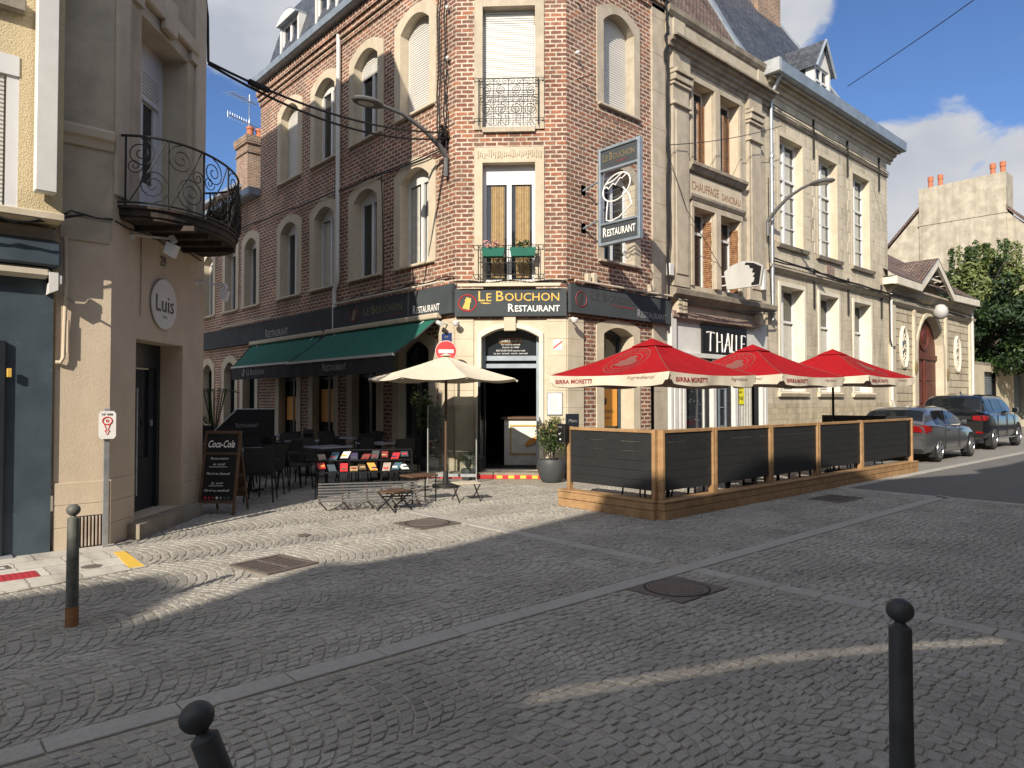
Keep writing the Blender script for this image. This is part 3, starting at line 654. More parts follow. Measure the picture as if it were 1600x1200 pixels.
# left fascia over terrace
sg2 = thing('shop_sign', 'long dark fascia along the shaded left street side above the green awnings', 'shop sign', (8.9, 14, 3.4))
MB(FL).bbox(-15.2, .05, .035, .14, 3.42, 4.04, .006).build('board', 'sign_grey', sg2)
def ltxt(txt, ya, yb, z, h, m, sc=True, bold=.012): text_mb(FL, txt, 11.78-yb, z, h, abs(yb-ya), d=.14, smallcaps=sc, bold=bold).build('lettering', m, sg2)
ltxt('RESTAURANT', 12.15, 13.15, 3.52, .15, 'white_letter'); ltxt('LE BOUCHON', 13.6, 15.3, 3.68, .17, 'gold_dark', bold=.0)
MB(FL).prism([(-2.9, 3.58), (-2.0, 3.60), (-1.7, 3.61), (-2.0, 3.575)], .14, .145).build('flourish', 'red_dull', sg2); emblem(FL, (-4.0, 3.74), .2, .14, sg2, 'red_dull', 'gold_dark')
ltxt('RESTAURANT', 19.6, 21.2, 3.52, .2, 'grey_letter'); MB(FL).prism([(-7.4, 3.66), (-5.6, 3.70), (-5.5, 3.71), (-5.6, 3.685)], .14, .145).build('flourish', 'red_dull', sg2)
MB(FL).tube([(-4.9, .2, 4.10), (-.15, .2, 4.10)], .025, 8).build('light_tube', 'cream_cloth', sg2); MB(FL).tube([(-13, .2, 4.10), (-8.9, .2, 4.10)], .025, 8).build('light_tube', 'cream_cloth', sg2)
sg3 = thing('shop_sign', 'dark grey fascia on the right street side with red stroke and small white lettering', 'shop sign', (12, 10.0, 3.4))
MB(FRr).bbox(-.02, 3.5, .055, .14, 3.42, 4.02, .006).build('board', 'sign_grey', sg3)
text_mb(FRr, 'LE BOUCHON', .62, 3.74, .16, 1.7, d=.14, smallcaps=True).build('lettering', 'dark_lettering', sg3)
text_mb(FRr, 'RESTAURANT', 2.2, 3.50, .14, 1.1, d=.14, smallcaps=True, bold=.012).build('lettering', 'grey_letter', sg3)
emblem(FRr, (.30, 3.72), .17, .14, sg3, 'red_dull', 'dark_lettering')
MB(FRr).prism([(1.2, 3.70), (1.5, 3.68), (2.1, 3.68), (2.05, 3.655), (1.5, 3.662)], .14, .145).build('flourish', 'red_dull', sg3)
MB(FRr).tube([(.05, .2, 4.09), (3.5, .2, 4.09)], .025, 8).build('light_tube', 'cream_cloth', sg3)
# awnings
def awning(y0, y1, proj, zf, vz, label, txt=None, logo=False):
    t = thing('awning', label, 'awning', (8.9, (y0+y1)/2, 3.3), 'green awnings on the restaurant')
    d0, zt = .14, 3.34; a0, a1 = 11.78-y1, 11.78-y0; mb = MB(FL); n = 20
    A = [(a0+(a1-a0)*i/n, d0, zt) for i in range(n+1)]; Bm = [(a, (d0+proj)/2, (zt+zf)/2-.03) for a, _, _ in A]; B = [(a, proj, zf) for a, _, _ in A]
    mb.strip(A, Bm); mb.strip(Bm, B); mb.build('canopy', 'awning_green', t)
    MB(FL).box(a0, a1, proj-.02, proj+.05, zf-.035, zf+.02).build('front_bar', 'white_paint', t)
    MB(FL).bbox(a0-.03, a1+.03, .06, .22, zt, zt+.12, .02).build('cassette', 'trim_beige', t)
    mb = MB(FL); m = 60; A = [(a0+.01+(a1-a0-.02)*i/m, proj+.03+.012*math.sin(i*.8), zf-.035) for i in range(m+1)]
    mb.strip(A, [(a, d+.01*math.sin(a*5), vz+.008*math.sin(a*9)) for a, d, z in A]); mb.build('valance', 'cloth_grey', t)
    for a in (a0+.5, a1-.5):
        MB(FL).tube([(a, .15, zt-.02), (a+(.35 if a < (a0+a1)/2 else -.35), (proj)*.55, (zt+zf)/2-.1), (a, proj, zf-.03)], .022, 6).build('folding_arm', 'white_paint', t)
    for a in (a0, a1): MB(FL).tube([(a, .14, zt), (a, (.14+proj)/2, (zt+zf)/2-.03), (a, proj, zf)], .022, 5).build('side_hem', 'cloth_grey', t)
    if txt:
        h, wd, ac = txt; text_mb(FL, 'RESTAURANT' if not logo else 'LE BOUCHON', ac-wd/2, (zf+vz)/2-h*.55, h, wd, d=proj+.05, smallcaps=True, bold=.006).build('lettering', 'grey_letter', t)
    if logo: emblem(FL, (txt[2]-wd/2-.25, (zf+vz)/2), .13, proj+.05, t, 'grey_letter', 'grey_letter')
awning(12.2, 17.2, 1.24, 2.54, 2.16, 'nearer green awning with its right end in the sun and dark grey valance', (.14, 1.1, -2.85))
awning(17.45, 22.3, .74, 2.62, 2.22, 'farther green awning fully in shade with an emblem on its dark valance', (.14, 1.25, -8.6), True)
# blade sign
t = thing('hanging_sign', 'tall open grey frame sign with neon cork outline projecting from the brick wall', 'hanging sign', (11.2, 10.1, 4.78))
FB = Fr((11.2, 9.67), (0, -1)); x0, x1 = 0, 1.08
mb = MB(FB)
for a, b, c, d in ((0, .06, 4.8, 6.84), (1.02, 1.08, 4.8, 6.84), (.06, 1.02, 6.78, 6.84), (.06, 1.02, 4.8, 4.86), (.06, 1.02, 6.34, 6.39), (.06, 1.02, 5.22, 5.27)): mb.bbox(a, b, -.06, .06, c, d, .008)
mb.build('frame', 'zinc', t)
MB(FB).box(.06, 1.02, -.03, .03, 4.86, 5.22).build('lower_panel', 'sign_grey', t); MB(FB).box(.06, 1.02, -.03, .03, 6.39, 6.78).build('upper_panel', 'sign_grey', t)
text_mb(FB, 'RESTAURANT', .12, 4.98, .15, .84, d=.032, smallcaps=True, bold=.015).build('lettering', 'white_letter', t)
text_mb(FB, 'LE BOUCHON', .12, 6.55, .13, .82, d=.032, smallcaps=True).build('lettering', 'gold_dark', t)
MB(FB).prism([(.42, 6.485), (.6, 6.495), (.82, 6.49), (.6, 6.475)], .03, .035).build('flourish', 'red_dull', t)
def ell(cx, cz, rx, rz, rot, a0, a1, n=26, d=.0):
    P = []
    for i in range(n+1):
        a = R(a0+(a1-a0)*i/n); x = rx*math.cos(a); z = rz*math.sin(a); P.append((cx+x*math.cos(rot)-z*math.sin(rot), d, cz+x*math.sin(rot)+z*math.cos(rot)))
    return P
mb = MB(FB); rr = .015
mb.tube(ell(.45, 5.97, .37, .26, .35, 0, 360), rr, 6); mb.tube([(.22, 0, 5.72), (.19, 0, 5.5), (.18, 0, 5.33), (.30, 0, 5.29), (.52, 0, 5.34), (.72, 0, 5.46), (.84, 0, 5.55), (.78, 0, 5.75), (.62, 0, 5.93)], rr, 6)
mb.tube([(.12, 0, 6.0), (.2, 0, 6.02), (.24, 0, 5.97), (.36, 0, 6.06), (.42, 0, 6.02), (.55, 0, 6.14), (.6, 0, 6.12), (.74, 0, 6.2)], rr, 6); mb.tube([(.16, 0, 6.08), (.38, 0, 6.12), (.62, 0, 6.24)], rr, 6)
mb.build('neon_outline', 'white_letter', t, smooth=True)
mb = MB(FB)
for z in (6.15, 5.33): mb.tube([(-.47, .0, z-.06), (-.3, .0, z-.02), (.0, 0, z+.05)], .022, 8); mb.box(-.49, -.46, -.07, .07, z-.16, z+.06)
for k in range(7): mb.tube([(.06, .0, 6.2-.15*k), (1.02, .0, 6.25-.15*k)], .004, 4)
mb.build('bracket', 'zinc', t)
# small fixtures
def camera_dome(p, label, n):
    t = thing('security_camera', label, 'camera', p, 'dome cameras under the corner fascia')
    f = Fr(p, (n[1], -n[0]) if False else (-n[1], n[0]), n); MB(f).tube([(0, 0, .0), (0, .12, .0), (0, .16, -.03)], .022, 8).build('arm', 'white_paint', t, smooth=True)
    MB(f).lathe([(.0, -.115), (.05, -.10), (.075, -.06), (.08, -.03), (.06, -.005), (0, 0)], (0, .18), 14).build('dome', 'white_paint', t, smooth=True)
camera_dome(FC(.04, .05, 3.24), 'white dome camera left of the corner door below the fascia', (FC.n.x, FC.n.y))
camera_dome(FRr(.05, .06, 3.30), 'white dome camera right of the corner door below the fascia end', (-.3, -1))
t = thing('security_camera', 'white bullet camera on an arm at the right end of the near awning', 'camera', (8.9, 12.0, 3.2))
MB().tube([(9.0, 12.0, 3.22), (8.78, 12.0, 3.22)], .02, 8).build('arm', 'white_paint', t); MB().tube([(8.78, 12.08, 3.24), (8.72, 11.86, 3.18)], .045, 10).build('body', 'white_paint', t)
tag(MB(FL).bbox(-.42, -.07, .036, .05, 2.78, 3.02, .004).build('street_plate', 'blue_plate', base=FL(-.25, .04, 2.8)), 'small dark blue street name plate on the stone pier beside the awning', 'street sign')
pl = [o for o in C.objects if o.name.startswith('street_plate')][0]
text_mb(FL, 'RUE', -.30, 2.92, .05, .12, d=.05).build('lettering', 'grey_letter', pl); text_mb(FL, 'DU MARCHE', -.37, 2.83, .04, .24, d=.05).build('lettering', 'grey_letter', pl)
t = thing('menu_frame', 'white framed menu sheet on the stone wall right of the restaurant door', 'menu', FC(2.08, .03, 1.28))
MB(FC).bbox(1.92, 2.25, .031, .055, 1.28, 1.76, .006).build('frame', 'galv', t); MB(FC).box(1.945, 2.225, .055, .059, 1.31, 1.73).build('sheet', 'paper', t)
mb = MB(FC)
for k in range(22): mb.box(1.97+random.random()*.03, 2.2-random.random()*.08, .059, .0605, 1.68-k*.016, 1.684-k*.016)
mb.build('print', 'grey_letter', t)
t = thing('sticker', 'white square notice crossed by a red diagonal band on the corner wall', 'notice', FC(2.1, .03, 2.65))
MB(FC).box(2.06, 2.24, .031, .036, 2.64, 2.86).build('sheet', 'paper', t); MB(FC).prism([(2.06, 2.66), (2.06, 2.70), (2.24, 2.84), (2.24, 2.80)], .036, .038).build('band', 'red_paint', t)
# threshold steps and low platform with coloured edge
t = thing('doorstep', 'low dark step with red and yellow striped edge in front of the restaurant door', 'step', FC(.9, .3, 0))
MB(FC).bbox(-.9, 2.0, .05, .38, 0.0, .12, .01).build('step', 'stone_dark', t); MB(FC).box(-.92, 2.02, .38, .395, .0, .075).build('edge', 'red_paint', t)
mb = MB(FC); a = .9
while a < 2.0: mb.box(a, a+.12, .395, .399, .005, .07); a += .24
mb.build('stripes', 'yellow_paint', t)
# ------------------------------------------------------------- low brick wing further down the left street
wing = thing('brick_wing', 'lower two storey brick wing beyond the tall restaurant block on the shaded side street', 'building', (9.02, 22.05, 0))
wy = [22.2, 24.5, 26.7, 28.9]; 
o1 = [lop(max(y, 22.75), .5, 4.66, 6.9, .26) for y in wy]; o0 = [lop(max(y, 22.8), .5, .7 if k else .3, 2.9, .3) for k, y in enumerate(wy)]
wall_mb(FL, -19, 11.78-YEND-.001, 0, 8.15, o1+o0).build('wall', 'brick', wing)
for k, o in enumerate(o1): window(wing, FL, o, w=.24, mull=1, box=.2)
for k, o in enumerate(o0): window(wing, FL, o, w=.24, mull=1, framem='navy_dark', sill=False, base=0)
MB(FL).profile([(-.02, 8.15), (.30, 8.15), (.36, 8.18), (.38, 8.38), (-.02, 8.38)], -19, 11.78-YEND).build('gutter', 'zinc', wing)
MB().add([(9.02, 30.8, 8.35), (9.02, 22.06, 8.35), (12.5, 22.06, 10.2), (12.5, 30.8, 10.2)], [(0, 1, 2, 3)]).build('roof', 'rooftile', wing)
# chimney house behind
ch = thing('rear_house', 'old brick house with tall chimney rising behind the low brick wing', 'building', (11.6, 30.5, 0))
FB2 = Fr((11.7, 30.0), (1, 0)); 
MB().box(11.7, 16, 30.9, 36, 0, 10.9).build('wall', 'brick_old', ch); MB().box(11.4, 16, 30.6, 36, 10.9, 11.05).build('roof', 'zinc', ch)
cb = MB(FB2); cb.box(0, 2.6, -1.25, 0, 8, 13.1); cb.box(-.06, 2.66, -1.31, .06, 12.3, 12.36); cb.box(-.08, 2.68, -1.33, .08, 12.7, 12.78); cb.box(-.10, 2.7, -1.35, .10, 12.78, 13.05); cb = cb.build('chimney', 'brick_old', ch)
for a in (.35, .75, 1.5, 1.9): MB(FB2).lathe([(.16, 13.1), (.14, 13.5), (.17, 13.52), (.17, 13.62), (.13, 13.62)], (a, -.6), 12).build('chimney_pot', 'terracotta', cb, smooth=True)
t = thing('tv_antenna', 'metal television aerial on a mast behind the brick chimney', 'aerial', (12.4, 30.5, 12.0))
mb = MB(Fr((-1.0, 0, -.9), (1, 0), (0, 1))).tube([(13.4, 31.6, 12.8), (13.4, 31.6, 16.4)], .03, 6); mb.tube([(12.1, 30.7, 14.9), (13.9, 31.9, 15.1)], .025, 5); mb.tube([(12.3, 31.0, 16.0), (13.8, 31.8, 16.1)], .025, 5)
for k in range(12):
    f = k/11; x, y, z = 12.1+1.5*f, 30.7+1.0*f, 14.9+.17*f; mb.tube([(x, y, z-.14), (x, y, z+.14)], .006, 4)
for k in range(6):
    f = k/5; x, y, z = 12.3+1.3*f, 31.0+.7*f, 16.0+.1*f; mb.tube([(x+.25, y-.3, z), (x-.25, y+.3, z)], .01, 4)
mb.build('rods', 'galv', t)
# ------------------------------------------------------------- narrow stone house with shuttered twin windows
F2 = Fr((14.12, 10.13), (1, 0)); W2 = 4.93
st = thing('stone_house', 'narrow weathered stone house with paired windows above a white shopfront', 'building', (14.12, 10.13, 0))
A1, A2, A3, A4 = 1.18, 2.10, 2.40, 3.42
def pair(z0, z1): return [(A1, A2, z0, z1, 0), (A3, A4, z0, z1, 0)]
up = pair(7.62, 9.72); lo = pair(4.50, 6.50); door_h = 2.55
sh = [(.76, 1.90, .35, 2.62, 0), (2.14, 2.96, .1, 2.62, 0), (3.20, 4.42, .35, 2.62, 0)]
wall_mb(F2, 0, W2, 3.8, 11.2, up+lo).build('wall', 'stone_grey', st)
wall_mb(F2, 0, W2, 0, 3.8, sh).build('shopfront_wall', 'white_paint', st)
for k, o in enumerate(up+lo):
    r_ = surround_mb(F2, o, 0, .0, .32).build('window', 'trim_beige', st)
    if k < 2:
        f = frame_mb(F2, o, .32, .06, .04, 0); f.build('window_frame', 'white_paint', r_); pane(F2, o, .32, 'pane', 'glass', r_)
        for j, (a0, a1, m) in enumerate(((o[0]+.02, o[0]+.30, 'shutter_grey'), (o[0]+.32, o[0]+.58, 'shutter_grey'), (o[0]+.60, o[0]+.88, 'rust'))):
            mb = MB(F2); z = o[2]+.06; dd = -.25+.012*j
            mb.box(a0, a0+.025, dd, dd+.03, o[2]+.02, o[3]-.3); mb.box(a1-.025, a1, dd, dd+.03, o[2]+.02, o[3]-.3)
            while z < o[3]-.33: mb.add([(a0+.025, dd+.028, z), (a1-.025, dd+.028, z), (a1-.025, dd+.002, z+.035), (a0+.025, dd+.002, z+.035)], [(0, 1, 2, 3)]); z += .055
            mb.build('louvre_shutter', m, r_)
    else:
        f = frame_mb(F2, (o[0], o[1]-.01, o[2], o[3], 0), .32, .07, .06, 0, 5.95); f.build('window_frame', 'white_paint', r_); pane(F2, o, .32, 'pane', 'glass', r_)
        mb = MB(F2); z = o[2]+.01
        while z < o[3]-.25: mb.bbox(o[1]-.05-random.random()*.02, o[1]-.002, -.25, -.01-random.random()*.02, z, z+.05, .008); z += .055
        mb.build('folded_shutter', 'rust_orange', r_)
m = MB(F2)
for o in (up, lo):
    z0, z1 = o[0][2], o[0][3]; m.box(A1-.10, A1-.001, -.01, .06, z0, z1); m.box(A2+.04, A3-.04, -.4, .10, z0, z1); m.box(A4+.001, A4+.10, -.01, .06, z0, z1); m.box(A1-.10, A4+.1, -.01, .07, z1+.001, z1+.14)
m.build('window_trim', 'stone_grey', st)
MB(F2).profile([(-.02, 7.36), (.10, 7.40), (.16, 7.50), (.20, 7.52), (.20, 7.60), (-.02, 7.60)], .95, 3.62).build('sill_course', 'stone_dark', st)
MB(F2).profile([(-.02, 6.62), (.08, 6.66), (.13, 6.74), (.13, 6.80), (-.02, 6.80)], .98, 3.6).build('panel_moulding', 'stone_dark', st)
pn = MB(F2).box(1.05, 3.55, .0, .025, 6.81, 7.34).build('name_panel', 'trim_beige', st)
text_mb(F2, 'CHAUFFAGE', 1.12, 6.95, .22, 1.25, d=.026, bold=.01).build('lettering', 'rust_orange', pn); text_mb(F2, 'SANCRAU', 2.52, 6.92, .19, .95, d=.026, bold=.01).build('lettering', 'rust_orange', pn)
for a0, a1 in ((.25, .92), (3.85, 4.5)):
    mb = MB(F2); mb.box(a0, a1, -.01, .09, 4.4, 9.4); mb.box(a0+.1, a1-.1, .09, .12, 4.7, 8.75)
    for (z0, z1, p_) in ((8.85, 8.93, .17), (9.35, 9.42, .15), (9.45, 9.6, .19), (9.62, 9.72, .24), (9.74, 10.2, .12)): mb.bbox(a0-.04, a1+.04, -.01, p_, z0, z1, .01)
    mb.build('pilaster', 'stone_grey', st)
MB(F2).profile(cornice_prof(10.0, 10.42, .38, 4, -.02), -.02, W2+.04).build('cornice', 'stone_dark', st)
MB(F2).box(0, W2, -.02, .10, 10.42, 11.0).build('frieze', 'stone_grey', st)
for a in (.22, 4.3): MB(F2).bbox(a, a+.5, -.02, .14, 10.43, 10.99, .01).build('frieze_block', 'stone_grey', st)
MB(F2).profile([(-.1, 11.0), (.14, 11.0), (.2, 11.08), (.22, 11.2), (-.1, 11.2)], -.02, W2-.2).build('parapet_coping', 'stone_dark', st)
MB(F2).profile([(-.02, 3.95), (.10, 4.0), (.2, 4.08), (.32, 4.16), (.34, 4.28), (.10, 4.36), (-.02, 4.40)], .0, W2).build('shop_cornice', 'stone_dark', st)
for a in (.25, .45, 4.15, 4.4): MB(F2).prism([(a, 3.72), (a+.14, 3.72), (a+.14, 4.06), (a, 4.06)], .0, .24).build('console', 'trim_beige', st)
MB(F2).bbox(.12, 4.2, .0, .16, 3.60, 3.78, .02).build('rubble_band', 'rubble', st)
mb = MB(F2)
for a0, a1 in ((.08, .2), (.24, .42), (.46, .58), (.62, .74), (1.93, 2.10), (2.99, 3.17), (4.45, 4.58), (4.62, 4.78)): mb.bbox(a0, a1, -.01, .10, .3, 2.75, .015)
mb.box(0, W2, -.01, .05, 0, .28); mb.bbox(.1, 4.78, -.01, .14, 2.66, 2.78, .01); mb.box(.1, .3, -.01, .12, 2.8, 3.7)
mb.build('shop_columns', 'white_paint', st)
for k, o in enumerate(sh):
    b = frame_mb(F2, o, .18, .05, .05, 1 if k == 1 else 0, None, 0, [(o[0]+.05, o[1]-.05, z) for z in (.9, 1.4, 1.9, 2.3)] if k == 1 else None).build('shop_window' if k != 1 else 'shop_door', 'zinc' if k == 1 else 'white_paint', st)
    pane(F2, o, .18, 'pane', 'glass' if k < 2 else 'glass_green', b)
    if k == 2:
        mb = MB(F2); n = 40; A = [(3.35+1.0*i/n, -.155+.01*math.sin(i*1.1), .4) for i in range(n+1)]; mb.strip(A, [(a, d, 2.6) for a, d, z in A]).build('curtain', 'curtain_pale', b)
mb = MB(F2)
for k in range(26): a = .9+.9*random.random(); z = .9+1.3*random.random(); mb.box(a, a+.02, -.17, -.155, z, z+.025)
mb.build('display_lights', 'galv', st)
t = thing('sale_notice', 'yellow sale notice in the white shopfront window right of the grey door', 'notice', F2(3.25, -.1, 1.6))
MB(F2).box(3.42, 3.86, -.14, -.13, 1.48, 2.06).build('sheet', 'yellow_paper', t)
for txt, z in (('VENDU', 1.91), ('PAR MON', 1.79), ('NOTAIRE', 1.60)): text_mb(F2, txt, 3.64, z, .10 if txt != 'PAR MON' else .055, .36 if txt != 'PAR MON' else .24, d=-.13, align='CENTER', bold=.02).build('lettering', 'blackpaint', t)
t = thing('shop_sign', 'square black board with white brush lettering on the white shopfront', 'shop sign', F2(2.6, .05, 2.8))
MB(F2).bbox(1.50, 3.68, .02, .07, 2.45, 3.55, .005).build('board', 'blackpaint', t)
def strokes(fr, d, S, r, parent, m='white_letter'):
    mb = MB(fr)
    for s_ in S: mb.tube([(a, d, z) for a, z in s_], [r*(1.15 if i % 2 == 0 else .85) for i in range(len(s_))], 6)
    mb.build('lettering', m, parent)
def L_(x, pts): return [(1.72+x+a*.30, 2.86+b*.50) for a, b in pts]
strokes(F2, .074, [L_(0, [(-.1, .97), (.5, .99), (1.1, .95)]), L_(0, [(.5, .98), (.45, .5), (.42, 0)]), L_(.42, [(.1, 1), (.12, .5), (.1, -.02)]), L_(.42, [(.85, .95), (.9, .45), (.95, 0)]), L_(.42, [(.1, .5), (.9, .52)]),
    L_(.76, [(.15, .0), (.5, .5), (.75, 1.02)]), L_(.76, [(.75, 1.02), (.95, .5), (1.1, .02)]), L_(.76, [(.3, .38), (1.0, .4)]), L_(1.10, [(.3, 1), (.25, .5), (.22, .05)]), L_(1.10, [(.22, .05), (.38, .02), (.52, .06)]),
    L_(1.34, [(.2, .98), (.2, .5), (.18, .0)]), L_(1.60, [(.25, .98), (.22, .5), (.22, .03)]), L_(1.60, [(.22, .97), (.6, .98), (.9, .95)]), L_(1.60, [(.22, .52), (.75, .54)]), L_(1.60, [(.22, .03), (.6, .02), (.9, .08)])], .021, t)
strokes(F2, .074, [[(1.72, 2.68), (2.3, 2.72), (3.0, 2.705), (3.45, 2.69)]], .028, t)
# blade shaped sign
t = thing('hanging_sign', 'white fan shaped projecting sign with a chipped black edge above the white shopfront', 'hanging sign', (16.9, 10.0, 4.4))
FT = Fr((16.6, 10.0), (0, -1)); P = [(0, 5.0), (.12, 4.50), (1.0, 4.47), (1.06, 5.02)]; top = [(1.0-.12*0, 5.06), (.8, 5.16), (.55, 5.21), (.3, 5.18), (.12, 5.1)]
poly = [(.08, 4.50), (1.02, 4.50), (1.10, 5.0), (.85, 5.14), (.55, 5.19), (.25, 5.13), (0, 4.98)]
MB(FT).prism(poly, -.04, .04).build('panel', 'offwhite', t)
MB(FT).prism([(.78, 4.53), (.99, 4.53), (1.06, 4.98), (.84, 5.10), (.62, 5.14), (.60, 5.08), (.72, 5.06), (.74, 4.98), (.83, 4.96), (.80, 4.86), (.88, 4.84), (.82, 4.75), (.87, 4.72), (.84, 4.62), (.78, 4.6)], .04, .044).build('mark', 'blackpaint', t)
mb = MB(FT)
for z in (4.62, 4.86): mb.tube([(-.15, 0, z), (.08, 0, z+.01)], .02, 6)
mb.box(-.17, -.13, -.06, .06, 4.5, 4.95); mb.build('bracket', 'white_paint', t)
# tiled roof
mb = MB(F2); mb.add([(-.0, -.3, 11.15), (W2, -.3, 11.15), (W2, -3.0, 16.2), (0, -3.0, 16.2)], [(0, 1, 2, 3)], [[(0, 0), (W2, 0), (W2, 5.7), (0, 5.7)]]); mb.build('roof', 'rooftile', st)
MB(F2).box(.02, W2-.02, -6, -3.0, 8, 16.2).build('rear_wall', 'stone_dark', st)
# ------------------------------------------------------------- long limestone house
F3 = Fr((19.05, 10.13), (1, 0)); W3 = 9.15
lh = thing('limestone_house', 'long pale limestone house with tall white windows, slate roof and zinc gutter', 'building', (19.05, 10.13, 0))
cx = [(.80, 2.28), (3.38, 4.76), (6.02, 7.45)]
ub = [(a, b, 6.28, 9.5, 0) for a, b in cx]; lb = [(a, b, 1.86, 5.0, 0) for a, b in cx]
wall_mb(F3, 0, W3, 1.5, 11.0, ub+lb).build('wall', 'ashlar', lh); wall_mb(F3, 0, W3, 0, 1.5, []).build('base_wall', 'smallstone', lh)
for o in ub:
    r_ = window(lh, F3, o, w=.14, depth=.30, mull=1, trans=8.35, trim='limestone', sill=False, glass='glass_green', proud=.02, bars=None, framem='pvc')
    mb = MB(F3)
    for z in (6.9, 7.4, 7.9, 8.9): mb.box(o[0]+.07, o[1]-.07, -.26, -.235, z-.012, z+.012)
    mb.build('glazing_bars', 'pvc', r_); MB(F3).profile([(-.3, o[2]-.16), (.10, o[2]-.16), (.14, o[2]-.06), (.02, o[2]-.002), (-.3, o[2]-.002)], o[0]-.22, o[1]+.22).build('sill', 'stone_dark', r_)
    MB(F3).box(o[0]+.3, o[1]-.25, -.283, -.28, o[2]+.1, o[3]-.2).build('curtain', 'curtain_pale', r_)
for o in lb:
    r_ = window(lh, F3, o, w=.12, depth=.38, mull=1, trans=4.0, trim='limestone_white', sill=False, glass='glass_green', proud=.035)
    MB(F3).profile([(-.3, o[2]-.16), (.08, o[2]-.16), (.12, o[2]-.06), (.02, o[2]-.002), (-.3, o[2]-.002)], o[0]-.2, o[1]+.2).build('sill', 'limestone', r_)
    MB(F3).box(o[0]+.1, o[1]-.1, -.363, -.36, o[2]+.1, 3.9).build('blind', 'curtain_pale', r_)
for o in ub:  # toothed quoins beside each upper window
  for sg in (0, 1):
    mb = MB(F3); z = o[2]; k = 0
    while z < o[3]-.2:
        w_ = .44 if k % 2 else .32
        if sg: mb.bbox(o[1]+.143, o[1]+w_, -.01, .012, z, z+.36, .004)
        else: mb.bbox(o[0]-w_, o[0]-.143, -.01, .012, z, z+.36, .004)
        z += .364; k += 1
    mb.build('quoins', 'limestone', lh)
MB(F3).profile([(-.02, 5.34), (.06, 5.36), (.12, 5.44), (.16, 5.46), (.16, 5.54), (-.02, 5.58)], 0, W3).build('string_course', 'stone_grey', lh)
MB(F3).profile([(-.02, 9.98), (.05, 9.99), (.07, 10.03), (.03, 10.06), (.06, 10.12), (-.02, 10.14)], 0, W3).build('string_course', 'stone_dark', lh)
MB(F3).profile(cornice_prof(10.55, 10.92, .34, 3, -.02), -.1, W3+.35).build('cornice', 'stone_grey', lh)
MB(F3).profile([(-.1, 10.93), (.50, 10.93), (.56, 10.96), (.58, 11.27), (.5, 11.27), (-.1, 11.1)], -.15, W3+.42).build('gutter', 'zinc', lh)
for a, z in ((3.0, 9.3), (5.55, 9.25), (8.3, 9.3), (2.95, 4.5), (5.5, 4.5), (8.4, 4.6)): MB(F3).bbox(a, a+.03, .0, .07, z, z+1.25, .005).build('wall_anchor', 'iron', lh)
MB(F3).box(W3-.15, W3, -8, -.005, 0, 10.9).build('side_wall', 'limestone', lh)
# roof: bell-cast hip
prof = [(.45, 11.12), (-.1, 11.35), (-.6, 11.9), (-1.1, 12.75), (-2.0, 14.5), (-3.0, 16.3)]
mb = MB(F3); L = 0
for (d0, z0), (d1, z1) in zip(prof, prof[1:]):
    s_ = math.hypot(d1-d0, z1-z0); e0 = W3+d0*(.92 if d0 < 0 else 1) if d0 < .4 else W3+.4; e1 = W3+d1*.92
    mb.add([(0, d0, z0), (e0, d0, z0), (e1, d1, z1), (0, d1, z1)], [(0, 1, 2, 3)], [[(0, L), (e0, L), (e1, L+s_), (0, L+s_)]])
    mb.add([(e0, d0, z0), (e0, -9, z0), (e1, -9, z1), (e1, d1, z1)], [(0, 1, 2, 3)], [[(0, L), (9, L), (9, L+s_), (0, L+s_)]]); L += s_
rf = mb.build('roof', 'slate', lh)
MB(F3).tube([(W3+.4, .45, 11.14)]+[(W3+d*.92, d, z+.03) for d, z in prof[1:]], .05, 6).build('hip_flashing', 'zinc', rf)
mb = MB(F3)
for (d0, z0), (d1, z1) in zip(prof, prof[1:]): mb.add([(-.06, d0, z0+.02), (.22, d0, z0+.02), (.22, d1, z1+.02), (-.06, d1, z1+.02), (-.06, d0, z0-.3), (-.06, d1, z1-.3)], [(0, 1, 2, 3), (0, 3, 5, 4)])
mb.build('verge_flashing', 'zinc', rf)
for (a0, a1, d, z1) in ((4.6, 6.3, -2.7, 20),):
    c_ = MB(F3).box(a0, a1, d-.8, d, 15, z1).build('chimney', 'brick_old', rf)
# dormer
D0 = (3.85, 5.05); FD = Fr(F3(0, -.30, 0), (1, 0)); dz0, dz1 = 11.62, 12.75
mb = MB(FD); mb.box(D0[0], D0[0]+.13, -.3, 0, dz0, dz1); mb.box(D0[1]-.13, D0[1], -.3, 0, dz0, dz1); mb.prism([(D0[0], dz1+.001), (D0[1], dz1+.001), ((D0[0]+D0[1])/2, dz1+.85)], -.3, -.0)
dd = mb.build('dormer', 'white_paint', lh)
o = (D0[0]+.13, D0[1]-.13, dz0, dz1, 0); frame_mb(FD, o, .1, .06, .05, 1, 12.3).build('window_frame', 'pvc', dd); pane(FD, o, .1, 'pane', 'glass', dd)
mb = MB(FD); mb.box(D0[0]+.01, D0[0]+.12, -1.6, -.3, dz0-.3, dz1); mb.box(D0[1]-.12, D0[1]-.01, -1.6, -.3, dz0-.3, dz1); mb.build('dormer_cheek', 'slate', dd)
cxm = (D0[0]+D0[1])/2; mb = MB(FD)
for sg, e in ((-1, D0[0]-.12), (1, D0[1]+.12)): mb.add([(e, .12, dz1-.12), (cxm, .12, dz1+.98), (cxm, -2.2, dz1+.98), (e, -2.2, dz1-.12), (e, .12, dz1-.2), (cxm, .12, dz1+.88)], [(0, 1, 2, 3), (0, 1, 5, 4)])
mb.build('dormer_roof', 'slate', dd)
mb = MB(FD)
for e in (D0[0]-.13, D0[1]+.13): mb.tube([(e, .13, dz1-.15), (cxm, .13, dz1+.95)], .05, 4)
mb.build('dormer_verge', 'zinc', dd)
